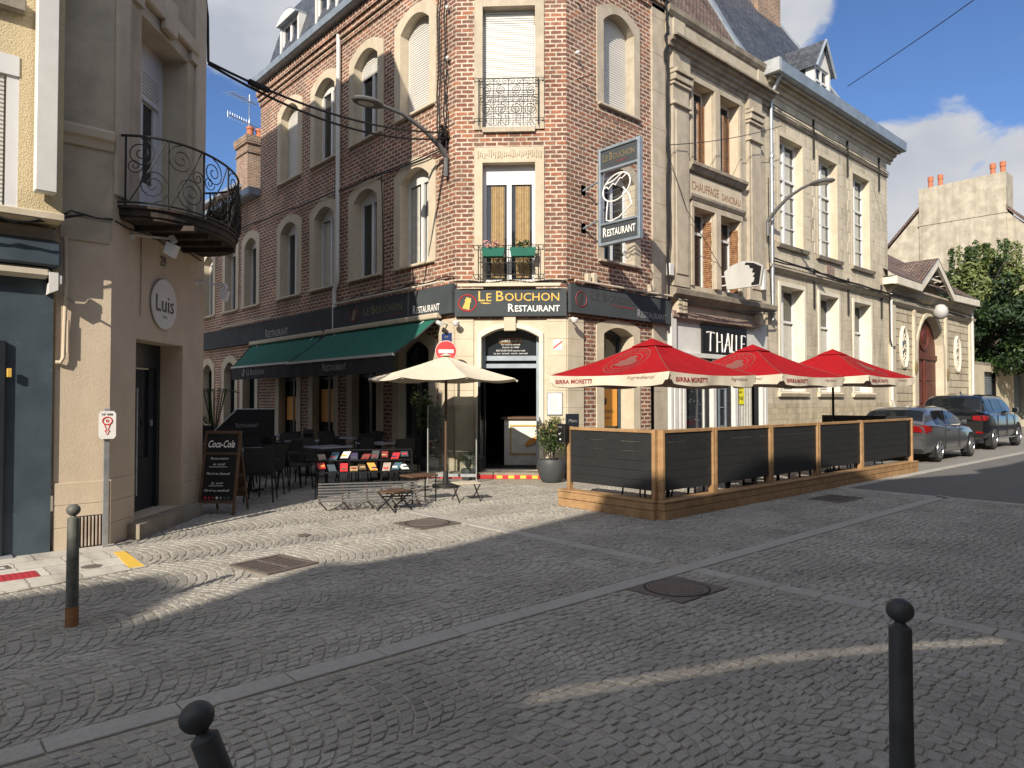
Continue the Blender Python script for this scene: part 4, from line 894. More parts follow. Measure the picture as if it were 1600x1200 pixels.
mb = MB(F3).tube([(.12, .45, 11.0), (.12, .2, 10.6), (.12, .12, 10.3), (.12, .12, 3.9)], .055, 10); mb.lathe([(.07, 8.6), (.08, 8.65), (.07, 8.7)], (.12, .12), 10); mb.build('drainpipe', 'galv', lh, smooth=True)
MB(F3).box(-.30, -.151, .02, .60, 10.92, 11.30).build('hopper', 'zinc_light', lh)
mb = MB(F3).tube([(W3+.0, .1, 5.6), (W3, .1, 1.6), (W3+.2, .12, 1.3)], .05, 8); mb.build('drainpipe', 'white_paint', lh)
MB(F3).bbox(3.9, 4.5, -.01, .02, 5.6, 6.05, .02).build('exposed_rubble', 'rubble', lh)
# ------------------------------------------------------------- gateway building
F4 = Fr((28.2, 10.13), (1, 0)); W4 = 10.3
gb = thing('gateway_building', 'single storey rusticated stone gateway with broken gable and arched red door', 'building', (28.2, 10.13, 0))
od = (2.95, 6.0, .1, 5.1, 1.52)
wall_mb(F4, 0, W4, 0, 6.1, [od]).build('wall', 'rustic', gb)
surround_mb(F4, od, .25, .06, .30, .25, base=0).build('door_surround', 'limestone', gb)
dr = MB(F4); P = arch_pts(2.95, 6.0, .1, 5.1, 1.52); dr.prism(P, -.32, -.26); dr = dr.build('door', 'door_red', gb)
mb = MB(F4); mb.bbox(2.96, 5.99, -.27, -.18, 3.30, 3.52, .02); mb.bbox(4.40, 4.55, -.27, -.19, .12, 3.28, .02)
for a in (3.2, 4.75):
    for z0, z1 in ((.4, 1.3), (1.45, 2.3), (2.42, 3.1)): mb.bbox(a, a+1.0, -.27, -.22, z0, z1, .03)
mb.lathe([(.55, -.26), (.58, -.20), (.48, -.18), (.42, -.23), (.30, -.23), (.2, -.17), (0, -.17)], (4.47, 4.25), 24, axis='d'); mb.build('door_panels', 'door_red', dr)
for a0, a1 in ((.0, .5), (2.45, 2.68), (6.28, 6.5), (9.7, 10.3)): MB(F4).bbox(a0, a1, -.01, .09, 0, 5.2, .01).build('pilaster', 'limestone', gb)
MB(F4).profile([(-.01, 5.2), (.08, 5.22), (.16, 5.32), (.18, 5.42), (-.01, 5.45)], -.0, W4).build('string_course', 'stone_grey', gb)
# open pediment: fascia boards following eave-gable-eave
pts = [(-.45, 6.0), (2.0, 5.95), (3.95, 7.15), (5.95, 6.0), (9.9, 6.25)]; pts = [(-.5, 6.05), (2.1, 6.02), (4.05, 7.25), (6.0, 6.02), (9.7, 6.1)]
mb = MB(F4)
for (a, z), (b, y) in zip(pts, pts[1:]): mb.add([(a, .5, z-.17), (b, .5, y-.17), (b, .5, y+.12), (a, .5, z+.12), (a, .38, z-.17), (b, .38, y-.17), (b, .38, y+.12), (a, .38, z+.12)], [(0, 1, 2, 3), (4, 5, 6, 7), (0, 1, 5, 4), (3, 2, 6, 7), (0, 3, 7, 4), (1, 2, 6, 5)])
mb.box(-.5, -.38, 0, .38, 5.9, 6.15); mb.build('fascia_board', 'limestone_white', gb)
mb = MB(F4)
for (a, z), (b, y) in zip(pts, pts[1:]): mb.add([(a, .52, z+.13), (b, .52, y+.13), (b, -.1, y+.16), (a, -.1, z+.16)], [(0, 1, 2, 3)])
mb.build('soffit_roof', 'zinc_light', gb)
mb = MB(F4); mb.prism([(2.1, 5.9), (6.0, 5.9), (4.05, 7.1)], -.05, .03); mb.build('tympanum', 'limestone', gb)
mb = MB(F4)
for k in range(5): mb.tube([(4.3+.28*k, .05, 6.9-.18*k), (4.3+.28*k, .40, 6.95-.18*k)], .025, 5)
mb.box(3.4, 4.8, .3, .36, 6.5, 6.58); mb.build('rafter', 'limestone_white', gb)
MB(F4).profile([(-.01, 5.6), (.10, 5.65), (.2, 5.8), (.3, 5.86), (.3, 5.93), (-.01, 5.95)], .0, W4-.4).build('cornice', 'stone_grey', gb)
mb = MB(F4)
mb.add([(-.5, .45, 6.18), (9.7, .45, 6.24), (8.0, -2.8, 8.6), (-.5, -2.8, 8.6)], [(0, 1, 2, 3)])
mb.add([(2.0, .5, 6.18), (4.05, .5, 7.42), (4.05, -1.6, 7.42), (2.0, -.2, 6.35)], [(0, 1, 2, 3)]); mb.add([(6.1, .5, 6.18), (4.05, .5, 7.42), (4.05, -1.6, 7.42), (6.1, -.2, 6.35)], [(0, 1, 2, 3)])
mb.build('roof', 'rooftile', gb)
for k, ac in enumerate((1.45, 7.95)):
    e = surround_mb(F4, (ac-.36, ac+.36, 2.9, 4.4, .0), 0, 0, .01)
    mb = MB(F4).tube([(ac+.36*math.cos(2*math.pi*i/30), .03, 3.65+.78*math.sin(2*math.pi*i/30)) for i in range(30)], .07, 5, True); r_ = mb.build('oval_window', 'limestone_white', gb, smooth=True)
    MB(F4).add([(ac+.36*math.cos(2*math.pi*i/30), .012, 3.65+.78*math.sin(2*math.pi*i/30)) for i in range(30)], [list(range(30))]).build('pane', 'glass', r_)
    mb = MB(F4)
    for j in range(8): aa = j*.8; mb.tube(spiral((ac+.15*math.cos(aa), 3.65+.5*math.sin(aa)), .14, 1.2, .03, aa), .018, 4)
    mb.build('scroll_grille', 'limestone_white', r_)
t = thing('globe_lamp', 'white globe lamp hung over the arched red door', 'lamp', F4(4.1, .3, 5.1))
MB(F4).lathe([(0, 4.96), (.15, 5.0), (.26, 5.13), (.29, 5.28), (.26, 5.43), (.15, 5.56), (0, 5.6)], (4.7, .35), 18).build('globe', 'offwhite', t, smooth=True); MB(F4).tube([(4.7, 0, 5.5), (4.7, .35, 5.6)], .03, 6).build('arm', 'iron', t)
for a, lab in ((2.56, 'dark bronze plaque left of the arched red door'), (6.4, 'bronze plaque higher up right of the arched red door')):
    q = MB(F4).lathe([(.0, .09), (.14, .09), (.16, .10), (.10, .14), (0, .15)], (a, 2.75 if a < 3 else 2.65), 16, axis='d').build('wall_plaque', 'gold_dark', base=F4(a, .1, 2.6)); tag(q, lab, 'plaque')
    q.scale = (1, 1, 1.9); q.location.z = 2.6-.0
mb = MB(F4).tube([(9.9, .12, 5.9), (9.9, .12, .3)], .05, 8).build('drainpipe', 'white_paint', gb)
# garages beyond
F5 = Fr((38.5, 10.13), (1, 0))
gr = thing('garage_row', 'low cream walled garages with grey mesh shutters beyond the gateway', 'garage', (38.5, 10.13, 0))
wall_mb(F5, 0, 14, 0, 3.3, [(1.9, 3.9, .1, 3.0, 0), (7.3, 10.6, .1, 3.0, 0)]).build('wall', 'plaster_pale', gr); MB(F5).box(0, 14, -6, .0, 3.3, 3.45).build('roof', 'stone_dark', gr)
for a0, a1 in ((1.9, 3.9), (7.3, 10.6)):
    mb = MB(F5); z = .1
    mb.box(a0, a1, -.25, -.2, .1, 3.0)
    while z < 2.95: mb.box(a0, a1, -.2, -.17, z, z+.04); z += .09
    mb.build('mesh_shutter', 'zinc', gr)
# far gable house
bh = thing('gable_house', 'big cream rendered gable house with broad chimney stack and clay pots far right', 'building', (48, 13, 0))
FH = Fr((48, 8), (0, 1), (-1, 0))
MB(FH).prism([(-2.5, 0), (10.5, 0), (10.5, 9.8), (7.35, 13.3), (2.8, 12.45), (-2.5, 6.7)], -10, 0).build('wall', 'weathered', bh)
cw = MB(FH).prism([(2.8, 9.0), (7.35, 9.0), (7.35, 14.66), (2.8, 14.74)], -1.4, .12); cw.box(2.75, 7.4, .0, .16, 12.36, 12.46); cw = cw.build('chimney', 'weathered', bh)
for a in (6.9, 6.35, 3.6, 3.1): MB(FH).lathe([(.15, 14.6), (.13, 15.2), (.16, 15.22), (.16, 15.5), (.1, 15.52)], (a, -.6), 12).build('chimney_pot', 'terracotta', cw, smooth=True)
MB(FH).prism([(-2.9, 6.4), (2.8, 12.6), (2.8, 12.8), (-3.0, 6.6)], -10, .15).prism([(7.35, 13.42), (10.9, 9.5), (10.9, 9.7), (7.35, 13.62)], -10, .1).build('roof', 'rooftile', bh)
# ------------------------------------------------------------- tan corner building, left
FA = Fr((1.92, 8.79), (1, 0)); UL = Vector((1.58, 1.76)).normalized(); FK = Fr((1.92, 8.79), (UL.x, UL.y)); KW = 2.365; TOP = 13.6
tb = thing('tan_building', 'tan rendered corner building with recessed dark door and curved iron balcony', 'building', (1.92, 8.79, 0))
dop = (.53, 1.72, .18, 2.33, 0); uop = (.57, 1.78, 3.84, 6.25, 0); uop2 = (.57, 1.78, 7.4, 9.6, 0)
wall_mb(FK, 0, KW, 0, 3.62, [dop]).build('wall', 'render_tan', tb)
wall_mb(FA, -.52, 0, 0, 3.37, []).build('wall', 'render_tan', tb)
LOW = 6.5
uw = wall_mb(FK, 0, KW, 3.62, LOW, [uop]); uw.add([(0, 0, LOW), (KW, 0, LOW), (KW, 0, 8.2), (1.9, 0, 7.7)], [(0, 1, 2, 3)]); uw.build('upper_wall', 'render_old', tb)
wall_mb(FA, -.52, 0, 3.37, LOW, []).build('upper_wall', 'render_old', tb)
e = FK(KW, 0, 0)
mb = MB(); mb.add([(e.x, e.y, 0), (e.x, 22, 0), (e.x, 22, LOW), (e.x, e.y, LOW)], [(0, 1, 2, 3)]); mb.add([(-4, 22, 0), (e.x, 22, 0), (e.x, 22, LOW), (-4, 22, LOW)], [(0, 1, 2, 3)]); mb.build('side_wall', 'render_old', tb)
MB().slab([(-.6, 8.79), (1.92, 8.79), (e.x-.02, e.y), (e.x, 12), (-.6, 12)], LOW, LOW+.1).build('roof', 'zinc', tb)
FT_ = [(e.x, e.y+.01), (-.6, 8.46), (-9, 8.46), (-9, 22), (e.x, 22)]; MB().slab(FT_, LOW+.1, 11.75).build('setback_storey', 'render_old', tb)
IN_ = [(e.x-.6, e.y+.6), (-.8, 9.3), (-8, 9.3), (-8, 21), (e.x-.6, 21)]; mb = MB(); mb.add([(x, y, 11.751) for x, y in FT_]+[(x, y, 13.8) for x, y in IN_], [(0, 1, 6, 5), (1, 2, 7, 6), (2, 3, 8, 7), (3, 4, 9, 8), (4, 0, 5, 9), (5, 6, 7, 8, 9)]); mb.build('mansard_roof', 'slate', tb)
# reveals
surround_mb(FK, dop, 0, 0, .42).build('door_reveal', 'render_tan', tb)
wu = surround_mb(FK, uop, .0, 0, .42).build('window', 'trim_beige', tb)
frame_mb(FK, uop, .42, .10, .08, 1, 5.55, .26).build('window_frame', 'pvc', wu)
for a0, a1 in ((uop[0]+.1, 1.12), (1.23, uop[1]-.1)):
    lf_ = MB(FK); lf_.box(a0, a1, -.41, -.37, uop[2]+.02, 4.45); lf_.box(a0, a0+.1, -.41, -.37, 4.45, 5.5); lf_.box(a1-.1, a1, -.41, -.37, 4.45, 5.5); lf_.build('door_leaf', 'pvc', wu)
    MB(FK).box(a0+.1, a1-.1, -.405, -.39, 4.45, 5.5).build('pane', 'glass', wu)
shutter(FK, (uop[0]+.08, uop[1]-.08, 5.59, 6.02, 0), .42, 5.6, 'shutter_white', wu, .045, off=.07)
# band, pilaster strips, mouldings
MB(FA).profile([(-.02, 4.36), (.03, 4.37), (.05, 4.44), (.09, 4.47), (.10, 4.55), (.02, 4.60), (-.02, 4.60)], -.52, .0).build('string_course', 'trim_beige', tb)
MB(FK).bbox(.02, .28, -.01, .035, 3.9, LOW-.02, .01).build('pilaster', 'trim_beige', tb); MB(FK).bbox(1.98, 2.3, -.01, .035, 3.9, 7.6, .01).build('pilaster', 'trim_beige', tb)
MB(FK).box(.36, .55, .0, .05, 6.3, 6.5).box(1.8, 2.0, 0, .05, 6.3, 6.5).bbox(.35, 2.0, -.01, .08, 6.42, 6.62, .02).build('window_hood', 'trim_beige', tb)
MB(FK).bbox(1.0, 1.3, .0, .10, 6.3, 6.75, .02).build('keystone', 'trim_beige', tb)
block_courses(FA, -.52, -.0, 0, .72, 'render_tan', .24, .02, tb, 'base_course'); block_courses(FK, .0, .5, 0, .72, 'render_tan', .24, .02, tb, 'base_course'); block_courses(FK, 1.75, KW, .0, .72, 'render_tan', .24, .02, tb, 'base_course')
mb = MB(FA)
for k in range(8): mb.bbox(-.30+.034*k, -.282+.034*k, .015, .04, .02, .34, .004)
mb.box(-.31, -.03, .012, .022, 0, .02); mb.build('vent_grille', 'shutter_grey', tb)
MB(FA).box(-.31, -.03, .021, .023, .0, .35).build('vent_shade', 'blackmatte', tb)  # flat black sheet in place of the shaded hollow behind the grille
# door
d_ = MB(FK); d_.box(.53, .62, -.42, -.30, .18, 2.33); d_.box(1.64, 1.72, -.42, -.30, .18, 2.33); d_.box(.62, 1.64, -.42, -.30, 2.02, 2.33); d_.box(.66, 1.60, -.41, -.33, .18, .85); d_.box(.66, .78, -.41, -.33, .85, 2.0); d_.box(1.48, 1.60, -.41, -.33, .85, 2.0); d_ = d_.build('door', 'navy_dark', tb)
MB(FK).box(.78, 1.48, -.38, -.36, .85, 2.0).build('pane', 'glass', d_); MB(FK).tube([(1.02, -.24, .4), (1.02, -.24, 1.75)], .014, 8).tube([(1.02, -.24, .5), (1.02, -.34, .5)], .008, 5).tube([(1.02, -.24, 1.6), (1.02, -.34, 1.6)], .008, 5).build('handle', 'galv', d_)
mb = MB(FK)
for k in range(9): mb.box(.60+.0, .62, -.299, -.297, 1.95-.07*k, 1.975-.07*k)
for k in range(7): mb.box(.80, .83, -.359, -.357, 1.9-.09*k, 1.93-.09*k)
mb.build('lettering', 'white_letter', d_)
MB(FK).bbox(1.45, 1.50, -.30, -.28, 1.26, 1.34, .004).build('doorbell', 'galv', tb)
MB(FK).slab([(.36, .0), (1.9, .0), (2.02, .16), (.30, .20)], 0, .17).box(.53, 1.72, -.42, .0, 0, .175).build('step', 'stone_dark', tb)
text_mb(FK, '29', 1.08, 3.31, .13, .15, d=.004, bold=.02).build('house_number', 'blackpaint', tb)
# round sign
t = thing('round_sign', 'round white sign with thin black lettering above the recessed door', 'sign', FK(1.15, .03, 2.5))
MB(FK).lathe([(0, .012), (.312, .012), (.322, .02), (.317, .034), (0, .034)], (1.15, 2.82), 40, axis='d').build('disc', 'white_paint', t)
text_mb(FK, 'Luis', 1.15, 2.72, .22, .46, d=.036, align='CENTER').build('lettering', 'blackpaint', t); text_mb(FK, 'Coiffeur', 1.15, 2.64, .035, .13, d=.036, align='CENTER').build('lettering', 'blackpaint', t)
# engraved street name panel
t = thing('street_plate', 'faded plastered street name panel on the left corner wall under the cables', 'street sign', FA(-.25, .02, 3.4))
MB(FA).bbox(-.50, -.02, -.005, .018, 3.33, 3.58, .006).build('panel', 'render_old', t)
for s_, z, h, wd in (('RUE', 3.515, .042, .15), ('DES', 3.455, .03, .08), ('ROTISSEURS', 3.375, .05, .38)): text_mb(FA, s_, -.26, z, h, wd, d=.017, align='CENTER', bold=.01).build('lettering', 'trim_beige', t)
# spot lights on arms
def spot(s, z, label, rot):
    t = thing('spot_light', label, 'spot light', FK(s, 0, z), 'white spot lights on the tan building')
    f = Fr(FK(s, 0, z), tuple(FK.u)[:2], tuple((FK.n*math.cos(rot)+FK.u*math.sin(rot)))[:2])
    MB(f).tube([(0, 0, .02), (0, .42, .02)], .016, 8).build('arm', 'white_paint', t); MB(f).lathe([(.0, -.0), (.04, .0), (.04, .02), (0, .02)], (0, 0), 10, axis='d').build('base', 'white_paint', t)
    MB(f).tube([(0, .42, .05), (0, .46, -.02)], .035, 10).build('joint', 'white_paint', t)
    mb = MB(f); p = [(-.06, .40, -.02), (.06, .40, -.02), (.06, .50, -.06), (-.06, .50, -.06), (-.055, .36, -.16), (.055, .36, -.16), (.055, .45, -.21), (-.055, .45, -.21)]
    mb.add(p, [(0, 1, 2, 3), (4, 5, 6, 7), (0, 1, 5, 4), (1, 2, 6, 5), (2, 3, 7, 6), (3, 0, 4, 7)]); mb.build('head', 'white_paint', t)
spot(.40, 3.52, 'white spot light on a thin arm above the round sign', .55); spot(2.1, 3.25, 'small white spot light on an arm near the far edge of the tan corner', .9)
# curved balcony
def bal(a, z, k=1.0, pr=.80):
    th = math.pi*a; return (1.22-1.12*k*math.cos(th), (pr*k)*math.sin(th)**.8 if math.sin(th) > 0 else 0, z)
bl = MB(FK); n = 28
for z0, z1, k in ((3.66, 3.70, .95), (3.70, 3.78, .97), (3.78, 3.81, 1.0)):
    P = [bal(i/n, 0, k)[:2] for i in range(n+1)]; bl.slab([(p[0], max(p[1], .0)) for p in P], z0, z1)
bl = bl.build('balcony', 'iron_rusty', tb)
mb = MB(FK)
for a in (.5, .9, 1.3, 1.7): mb.box(a-.03, a+.03, 0, .7, 3.6, 3.66)
mb.build('joist', 'iron_rusty', bl)
mb = MB(FK); zb, zt = 3.84, 4.60
for z, r_ in ((zt, .015), (zb, .012)): mb.tube([bal(i/40, z) for i in range(41)], r_, 6)
def onb(pts): return [bal(a, z) for a, z in pts]
def sp(ca, cz, r, turns, start, sg, n=24):
    asp = 1/ (2.9)
    return onb([(ca+asp*r*(1-.85*i/n)*math.cos(start+sg*turns*2*math.pi*i/n), cz+r*(1-.85*i/n)*math.sin(start+sg*turns*2*math.pi*i/n)) for i in range(n+1)])
for k in range(7): a = .02+.96*k/6; mb.tube(onb([(a, zb-.03), (a, zt)]), .012, 5)
for k in range(6):
    a = .02+.96*(k+.5)/6; sg = 1 if k % 2 else -1
    mb.tube(sp(a-.028, zt-.19, .17, 2.0, math.pi/2, sg), .007, 5); mb.tube(sp(a+.02, zb+.21, .20, 2.2, -math.pi/2, -sg), .007, 5); mb.tube(sp(a+.05*sg, zb+.42, .09, 1.6, 0, sg), .006, 5)
    mb.tube(onb([(a-.07, zb), (a-.03, zb+.2), (a, zb+.36), (a+.03, zb+.5), (a+.07, zt)]), .007, 5)
mb.build('railing', 'iron', bl, smooth=True)
t = thing('dry_climber', 'dark tangle of dry plant stems on the right end of the curved balcony', 'plant', FK(2.1, .4, 3.85)); mb = MB(FK); g = random.Random(3)
for k in range(330):
    a = .70+.28*g.random(); z = zb+.05+.1*g.random(); P = []
    for j in range(7): P.append(bal(min(.985, a), z, 1.0+.05*g.uniform(-1, 1))); a += g.uniform(-.03, .03); z += g.uniform(.0, .13)
    mb.tube(P, .006, 4)
mb.build('stems', 'bark', t)
# yellow oriel over navy shop
yb = thing('yellow_building', 'sunlit yellow roughcast house with white roller shutters over the navy shopfront', 'building', (-2, 8.4, 3.4))
FY = Fr((0, 8.4), (1, 0)); y1 = (-.8, 1.0, 3.5, 5.0, 0); y2 = (-.8, 1.0, 5.62, 6.4, 0)
YT = 6.6
wall_mb(FY, -4, 1.38, 3.42, YT, [y1, y2]).build('wall', 'render_yellow', yb)
MB().add([(1.38, 8.4, 3.42), (1.38, 8.8, 3.42), (1.38, 8.8, YT), (1.38, 8.4, YT)], [(0, 1, 2, 3)]).add([(-4, 8.4, 3.42), (1.38, 8.4, 3.42), (1.38, 8.8, 3.42), (-4, 8.8, 3.42)], [(0, 1, 2, 3)]).add([(-4, 8.4, YT), (1.38, 8.4, YT), (1.38, 8.8, YT), (-4, 8.8, YT)], [(0, 1, 2, 3)]).build('side_wall', 'render_yellow', yb)
for o in (y1, y2):
    r_ = surround_mb(FY, o, .0, .0, .10).build('window', 'pvc', yb); shutter(FY, (o[0]+.05, o[1]-.09, o[2], o[3]-.22, 0), .10, o[2], 'shutter_white', r_, .042)
    mb = MB(FY).box(o[1]-.10, o[1]-.001, -.09, -.01, o[2], o[3]-.2); mb.box(o[0], o[1]-.001, -.09, .012, o[3]-.2, o[3]-.002); mb.build('window_frame', 'pvc', r_)
MB(FY).bbox(-1.2, 1.04, -.01, .10, 5.42, 5.56, .015).build('sill', 'stone_dark', yb); MB(FY).bbox(-4, 1.4, -.01, .03, 3.42, 3.5, .01).build('base_moulding', 'trim_beige', yb)
t = thing('light_box_sign', 'tall narrow white sign box fixed upright on the yellow wall', 'sign box', (1.2, 8.3, 3.7))
MB(FY).bbox(1.12, 1.30, .05, .20, 3.66, 6.55, .006).build('box', 'white_paint', t); MB(FY).box(1.16, 1.2, -.01, .06, 4.0, 4.1).build('bracket', 'galv', t)
ns = thing('navy_shopfront', 'navy painted shopfront at the left edge under the yellow wall', 'shopfront', (-1, 8.7, 0))
MB(FA).box(-6, -.55, -.02, .04, 0, 2.86).build('panel', 'navy', ns); MB(FA).bbox(-6, -.52, .0, .24, 2.98, 3.24, .02).build('fascia_box', 'navy', ns); MB(FA).bbox(-6, -.56, .0, .20, 3.24, 3.38, .02).build('ledge', 'stone_dark', ns)
MB(FA).bbox(-6, -.60, .04, .20, 2.86, 2.97, .03).build('rolled_awning', 'cream_cloth', ns); MB(FA).prism([(-.62, 2.92), (-.54, 2.92), (-.54, 2.74), (-.62, 2.70)], .04, .23).bbox(-.62, -.50, .04, .22, 2.80, 2.90, .01).build('awning_end', 'white_paint', ns)
MB(FA).bbox(-1.02, -.96, .041, .09, .0, 2.2, .006).build('door_edge', 'navy_dark', ns); MB(FA).bbox(-6, -.88, -.0, .14, 0, .035, .005).build('threshold', 'galv', ns)
MB(FA).bbox(-.95, -.91, .085, .12, 1.83, 1.92, .004).build('lock_plate', 'gold', ns)
mb = MB(FA)
for k in range(26): z = .1+.075*k; mb.tube([(-1.15+.07*math.cos(2*math.pi*i/12), .06, z+.035*math.sin(2*math.pi*i/12)) for i in range(12)], .008, 4, True)
mb.build('iron_grille', 'iron', ns)
# navy shop window body block (keeps light out)
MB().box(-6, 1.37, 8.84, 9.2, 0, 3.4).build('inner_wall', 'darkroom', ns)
# bracket arm with conduit
t = thing('conduit', 'pale plastic conduit with hooked end on the sunlit corner wall', 'conduit', FA(-.48, .05, 2.0)); 
MB(FA).tube([(-.455, .05, 3.35), (-.44, .06, 2.85), (-.45, .05, 2.35), (-.455, .05, 2.05), (-.48, .05, 2.0), (-.52, .03, 2.0)], .02, 8).tube([(-.42, .05, 2.45), (-.42, .05, 2.1)], .018, 8).build('tube', 'render_tan', t, smooth=True)
MB(FA).tube([(-.46, .03, 2.72), (-.38, .10, 2.64), (-.30, .28, 2.62), (-.28, .34, 2.66)], .012, 6).build('hook', 'stone_dark', t, smooth=True)
# ------------------------------------------------------------- cables
def cable(name, label, lines, r, m='cable', loc=None):
    b = loc or lines[0][0]; mb = MB()
    for P in lines: mb.tube(P, r, 6)
    return tag(mb.build(name, m, base=b, smooth=True), label, 'cable')
def sag(a, b, s, n=16): return [tuple(a[i]+(b[i]-a[i])*k/n-(s*4*(k/n)*(1-k/n) if i == 2 else 0) for i in range(3)) for k in range(n+1)]
def jit(P, j, g=random.Random(1)): return [tuple(c+g.uniform(-j, j) for c in p) for p in P]
a = FK(KW+.02, .02, 6.55); bpt = (8.95, 11.95, 7.3)
cable('power_cable', 'thick black cables slung across the side street from tan corner to brick corner', [sag(tuple(a), bpt, .28), sag((a.x, a.y, a.z-.03), (8.95, 12.05, 7.2), .36)]+[[(a.x, a.y, a.z), (a.x-.02, a.y-.02, 7.2), (a.x-.12, a.y-.15, 7.6), (e.x-.2, e.y-.25, 8.0)]], .019)
MB_ = MB(); P = sag(tuple(a), bpt, .28); MB_.tube([P[2], P[3]], .05, 8); tag(MB_.build('cable_joint', 'cable', base=P[2], smooth=True), 'black splice sleeve hanging on the thick cables across the side street', 'cable joint')
g = random.Random(5)
def vert(x, y, z0, z1, n=14, j=.02): return [(x+g.uniform(-j, j), y+g.uniform(-j, j), z0+(z1-z0)*k/n) for k in range(n+1)]
cable('cable_bundle', 'bundle of black cables running down the left edge of the brick corner', [vert(8.94, 12.25, 7.2, 11.4), vert(8.94, 12.31, 7.3, 11.4), vert(8.94, 12.05, 7.5, 11.2, j=.03), vert(8.93, 12.0, 6.9, 9.0, j=.03)]+[jit([(8.93, 12.1, 7.1+.03*k) for k in range(12)], .12) for q in range(6)], .016)
def along(y0, y1, z0, z1, j=.02, n=24, s=.12): return [(8.93+g.uniform(-.01, .01), y0+(y1-y0)*k/n, z0+(z1-z0)*k/n-s*abs(math.sin(k*.8))*.3+g.uniform(-j, j)) for k in range(n+1)]
cable('wall_cable', 'black cable clipped along the shaded brick facade between its two window rows', [along(12.1, 29, 6.95, 7.55), along(12.1, 29, 7.0, 7.5), [(8.93, 14.6, 7.1), (8.93, 14.55, 6.5), (8.93, 14.5, 5.2), (8.93, 14.5, 4.15)]], .014)
cable('wall_cable', 'black cables looping along the top edge of the corner fascia', [jit([tuple(FC(CW*k/16, .06, 4.08+.02*math.sin(k))) for k in range(17)], .012) for q in range(4)]+[jit([tuple(FL(-5*k/20, .06, 4.2+.03*math.sin(k*1.3))) for k in range(21)], .012) for q in range(2)]+[jit([tuple(FRr(3.5*k/16, .06, 4.1+.04*math.sin(k*.9))) for k in range(17)], .015) for q in range(3)], .012)
cable('cable_bundle', 'thick black cables running down the seam between brick corner and stone house', [vert(14.1, 10.02, 3.3, 11.5, 24, .015), vert(14.14, 10.02, 4.0, 11.5, 24, .02), vert(14.06, 10.0, 9.8, 11.4, 8, .05)]+[jit([(13.5+.1*k, 10.0, 11.3+.02*k) for k in range(9)], .08) for q in range(4)], .03)
cable('wall_cable', 'black cable sagging along the stone house above the white shopfront', [jit([(14.1+.3*k, 9.75, 3.98-.12*math.sin(k*.19)+.01*k) for k in range(17)], .01), jit([(14.1+.3*k, 9.78, 4.05-.14*math.sin(k*.19)) for k in range(17)], .01), [(18.9, 9.9, 4.2), (18.95, 10.0, 6), (18.95, 10.0, 8)]], .014)
cable('wall_cable', 'black cable on the string course of the long limestone house', [jit([(19.1+.6*k, 9.92, 5.62-.008*k) for k in range(32)], .02), jit([(19.1+.6*k, 9.92, 5.68-.01*k) for k in range(32)], .03), [(28.0, 10.0, 5.5), (28.0, 10.0, 3.9), (28.15, 10.0, 3.6), (28.5, 10.0, 3.6)]], .022)
cable('wall_cable', 'thin cables on the limestone house below its cornice', [jit([(19.1+.6*k, 10.0, 10.22-.006*k) for k in range(16)], .015), jit([(19.1+.6*k, 10.0, 10.12-.006*k) for k in range(16)], .015)], .012)
cable('overhead_wire', 'thin steel wire crossing the blue sky at top right from the dormer', [sag((24.2, 9.9, 12.2), (14.0, -3, 11.6), .25)], .012)
cable('guy_wire', 'thin wire rising across the shuttered windows of the stone house to the drainpipe', [sag((14.1, 9.95, 7.75), (19.0, 9.6, 9.4), .1)], .010)
cable('wall_cable', 'bunch of grey and black cables under the yellow wall at left', [jit([(-.5+.15*k, 8.36 if k < 12 else 8.62, 3.36+.02*math.sin(k)+(.0 if k < 11 else .05*(k-10))) for k in range(15)], .012) for q in range(5)]+[jit([tuple(FK(.0+.13*k, .03, 3.60-.02*math.sin(k*.8))) for k in range(18)], .006) for q in range(2)]+[jit([tuple(FA(x, .03, z)) for x, z in ((-.56, 3.40), (-.52, 3.48), (-.47, 3.58), (-.40, 3.63), (-.3, 3.62), (-.15, 3.60), (0, 3.61))], .008) for q in range(3)], .008)
cable('wall_cable', 'thin cable dropping past the round sign on the tan wall', [[tuple(FK(.60, .012, 3.7)), tuple(FK(.61, .012, 3.2)), tuple(FK(.60, .012, 2.6))]], .006, 'stone_dark')
cable('wall_peg', 'short metal peg sticking out of the brick wall above the blade sign', [[(11.0, 10.13, 8.45), (11.25, 9.9, 8.55)]], .01)
cable('guy_wire', 'thin wire slanting down the front of the stone house to the white fan shaped sign', [[(14.0, 10.0, 7.7), (14.8, 9.95, 6.3), (16.5, 10.0, 5.0)]], .008)
# wall boxes
for k, (p, lab) in enumerate((((8.97, 12.02, 10.0), 'upper small white insulator beside the brick corner cables'), ((8.97, 12.0, 8.9), 'middle small white insulator beside the brick corner cables'), ((10.9, 10.06, 8.95), 'white insulator on the brick wall right of the cut corner'), ((10.9, 10.06, 10.2), 'highest white insulator right of the cut corner'))):
    mb = MB(Fr(p, (1, -1) if k < 2 else (1, 0))); mb.lathe([(.02, 0), (.035, .01), (.03, .04), (.045, .05), (.03, .09), (.0, .10)], (0, 0), 10, axis='d').tube([(0, .0, 0), (0, .09, -.06)], .012, 5); tag(mb.build('insulator', 'white_paint', base=p, smooth=True), lab, 'insulator', 'white insulators on the brick corner')
for a0, z0, w_, h_, lab in ((.55, 4.1, .12, .2, 'left one of two small cream boxes on the wall above the right fascia'), (.75, 4.12, .12, .22, 'right one of two small cream boxes on the wall above the right fascia'), (2.75, 4.15, .16, .16, 'small grey box at the far end above the right fascia')):
    b = MB(FRr).bbox(a0, a0+w_, .0, .10, z0, z0+h_, .01).build('junction_box', 'trim_beige', base=FRr(a0, 0, z0)); tag(b, lab, 'junction box')
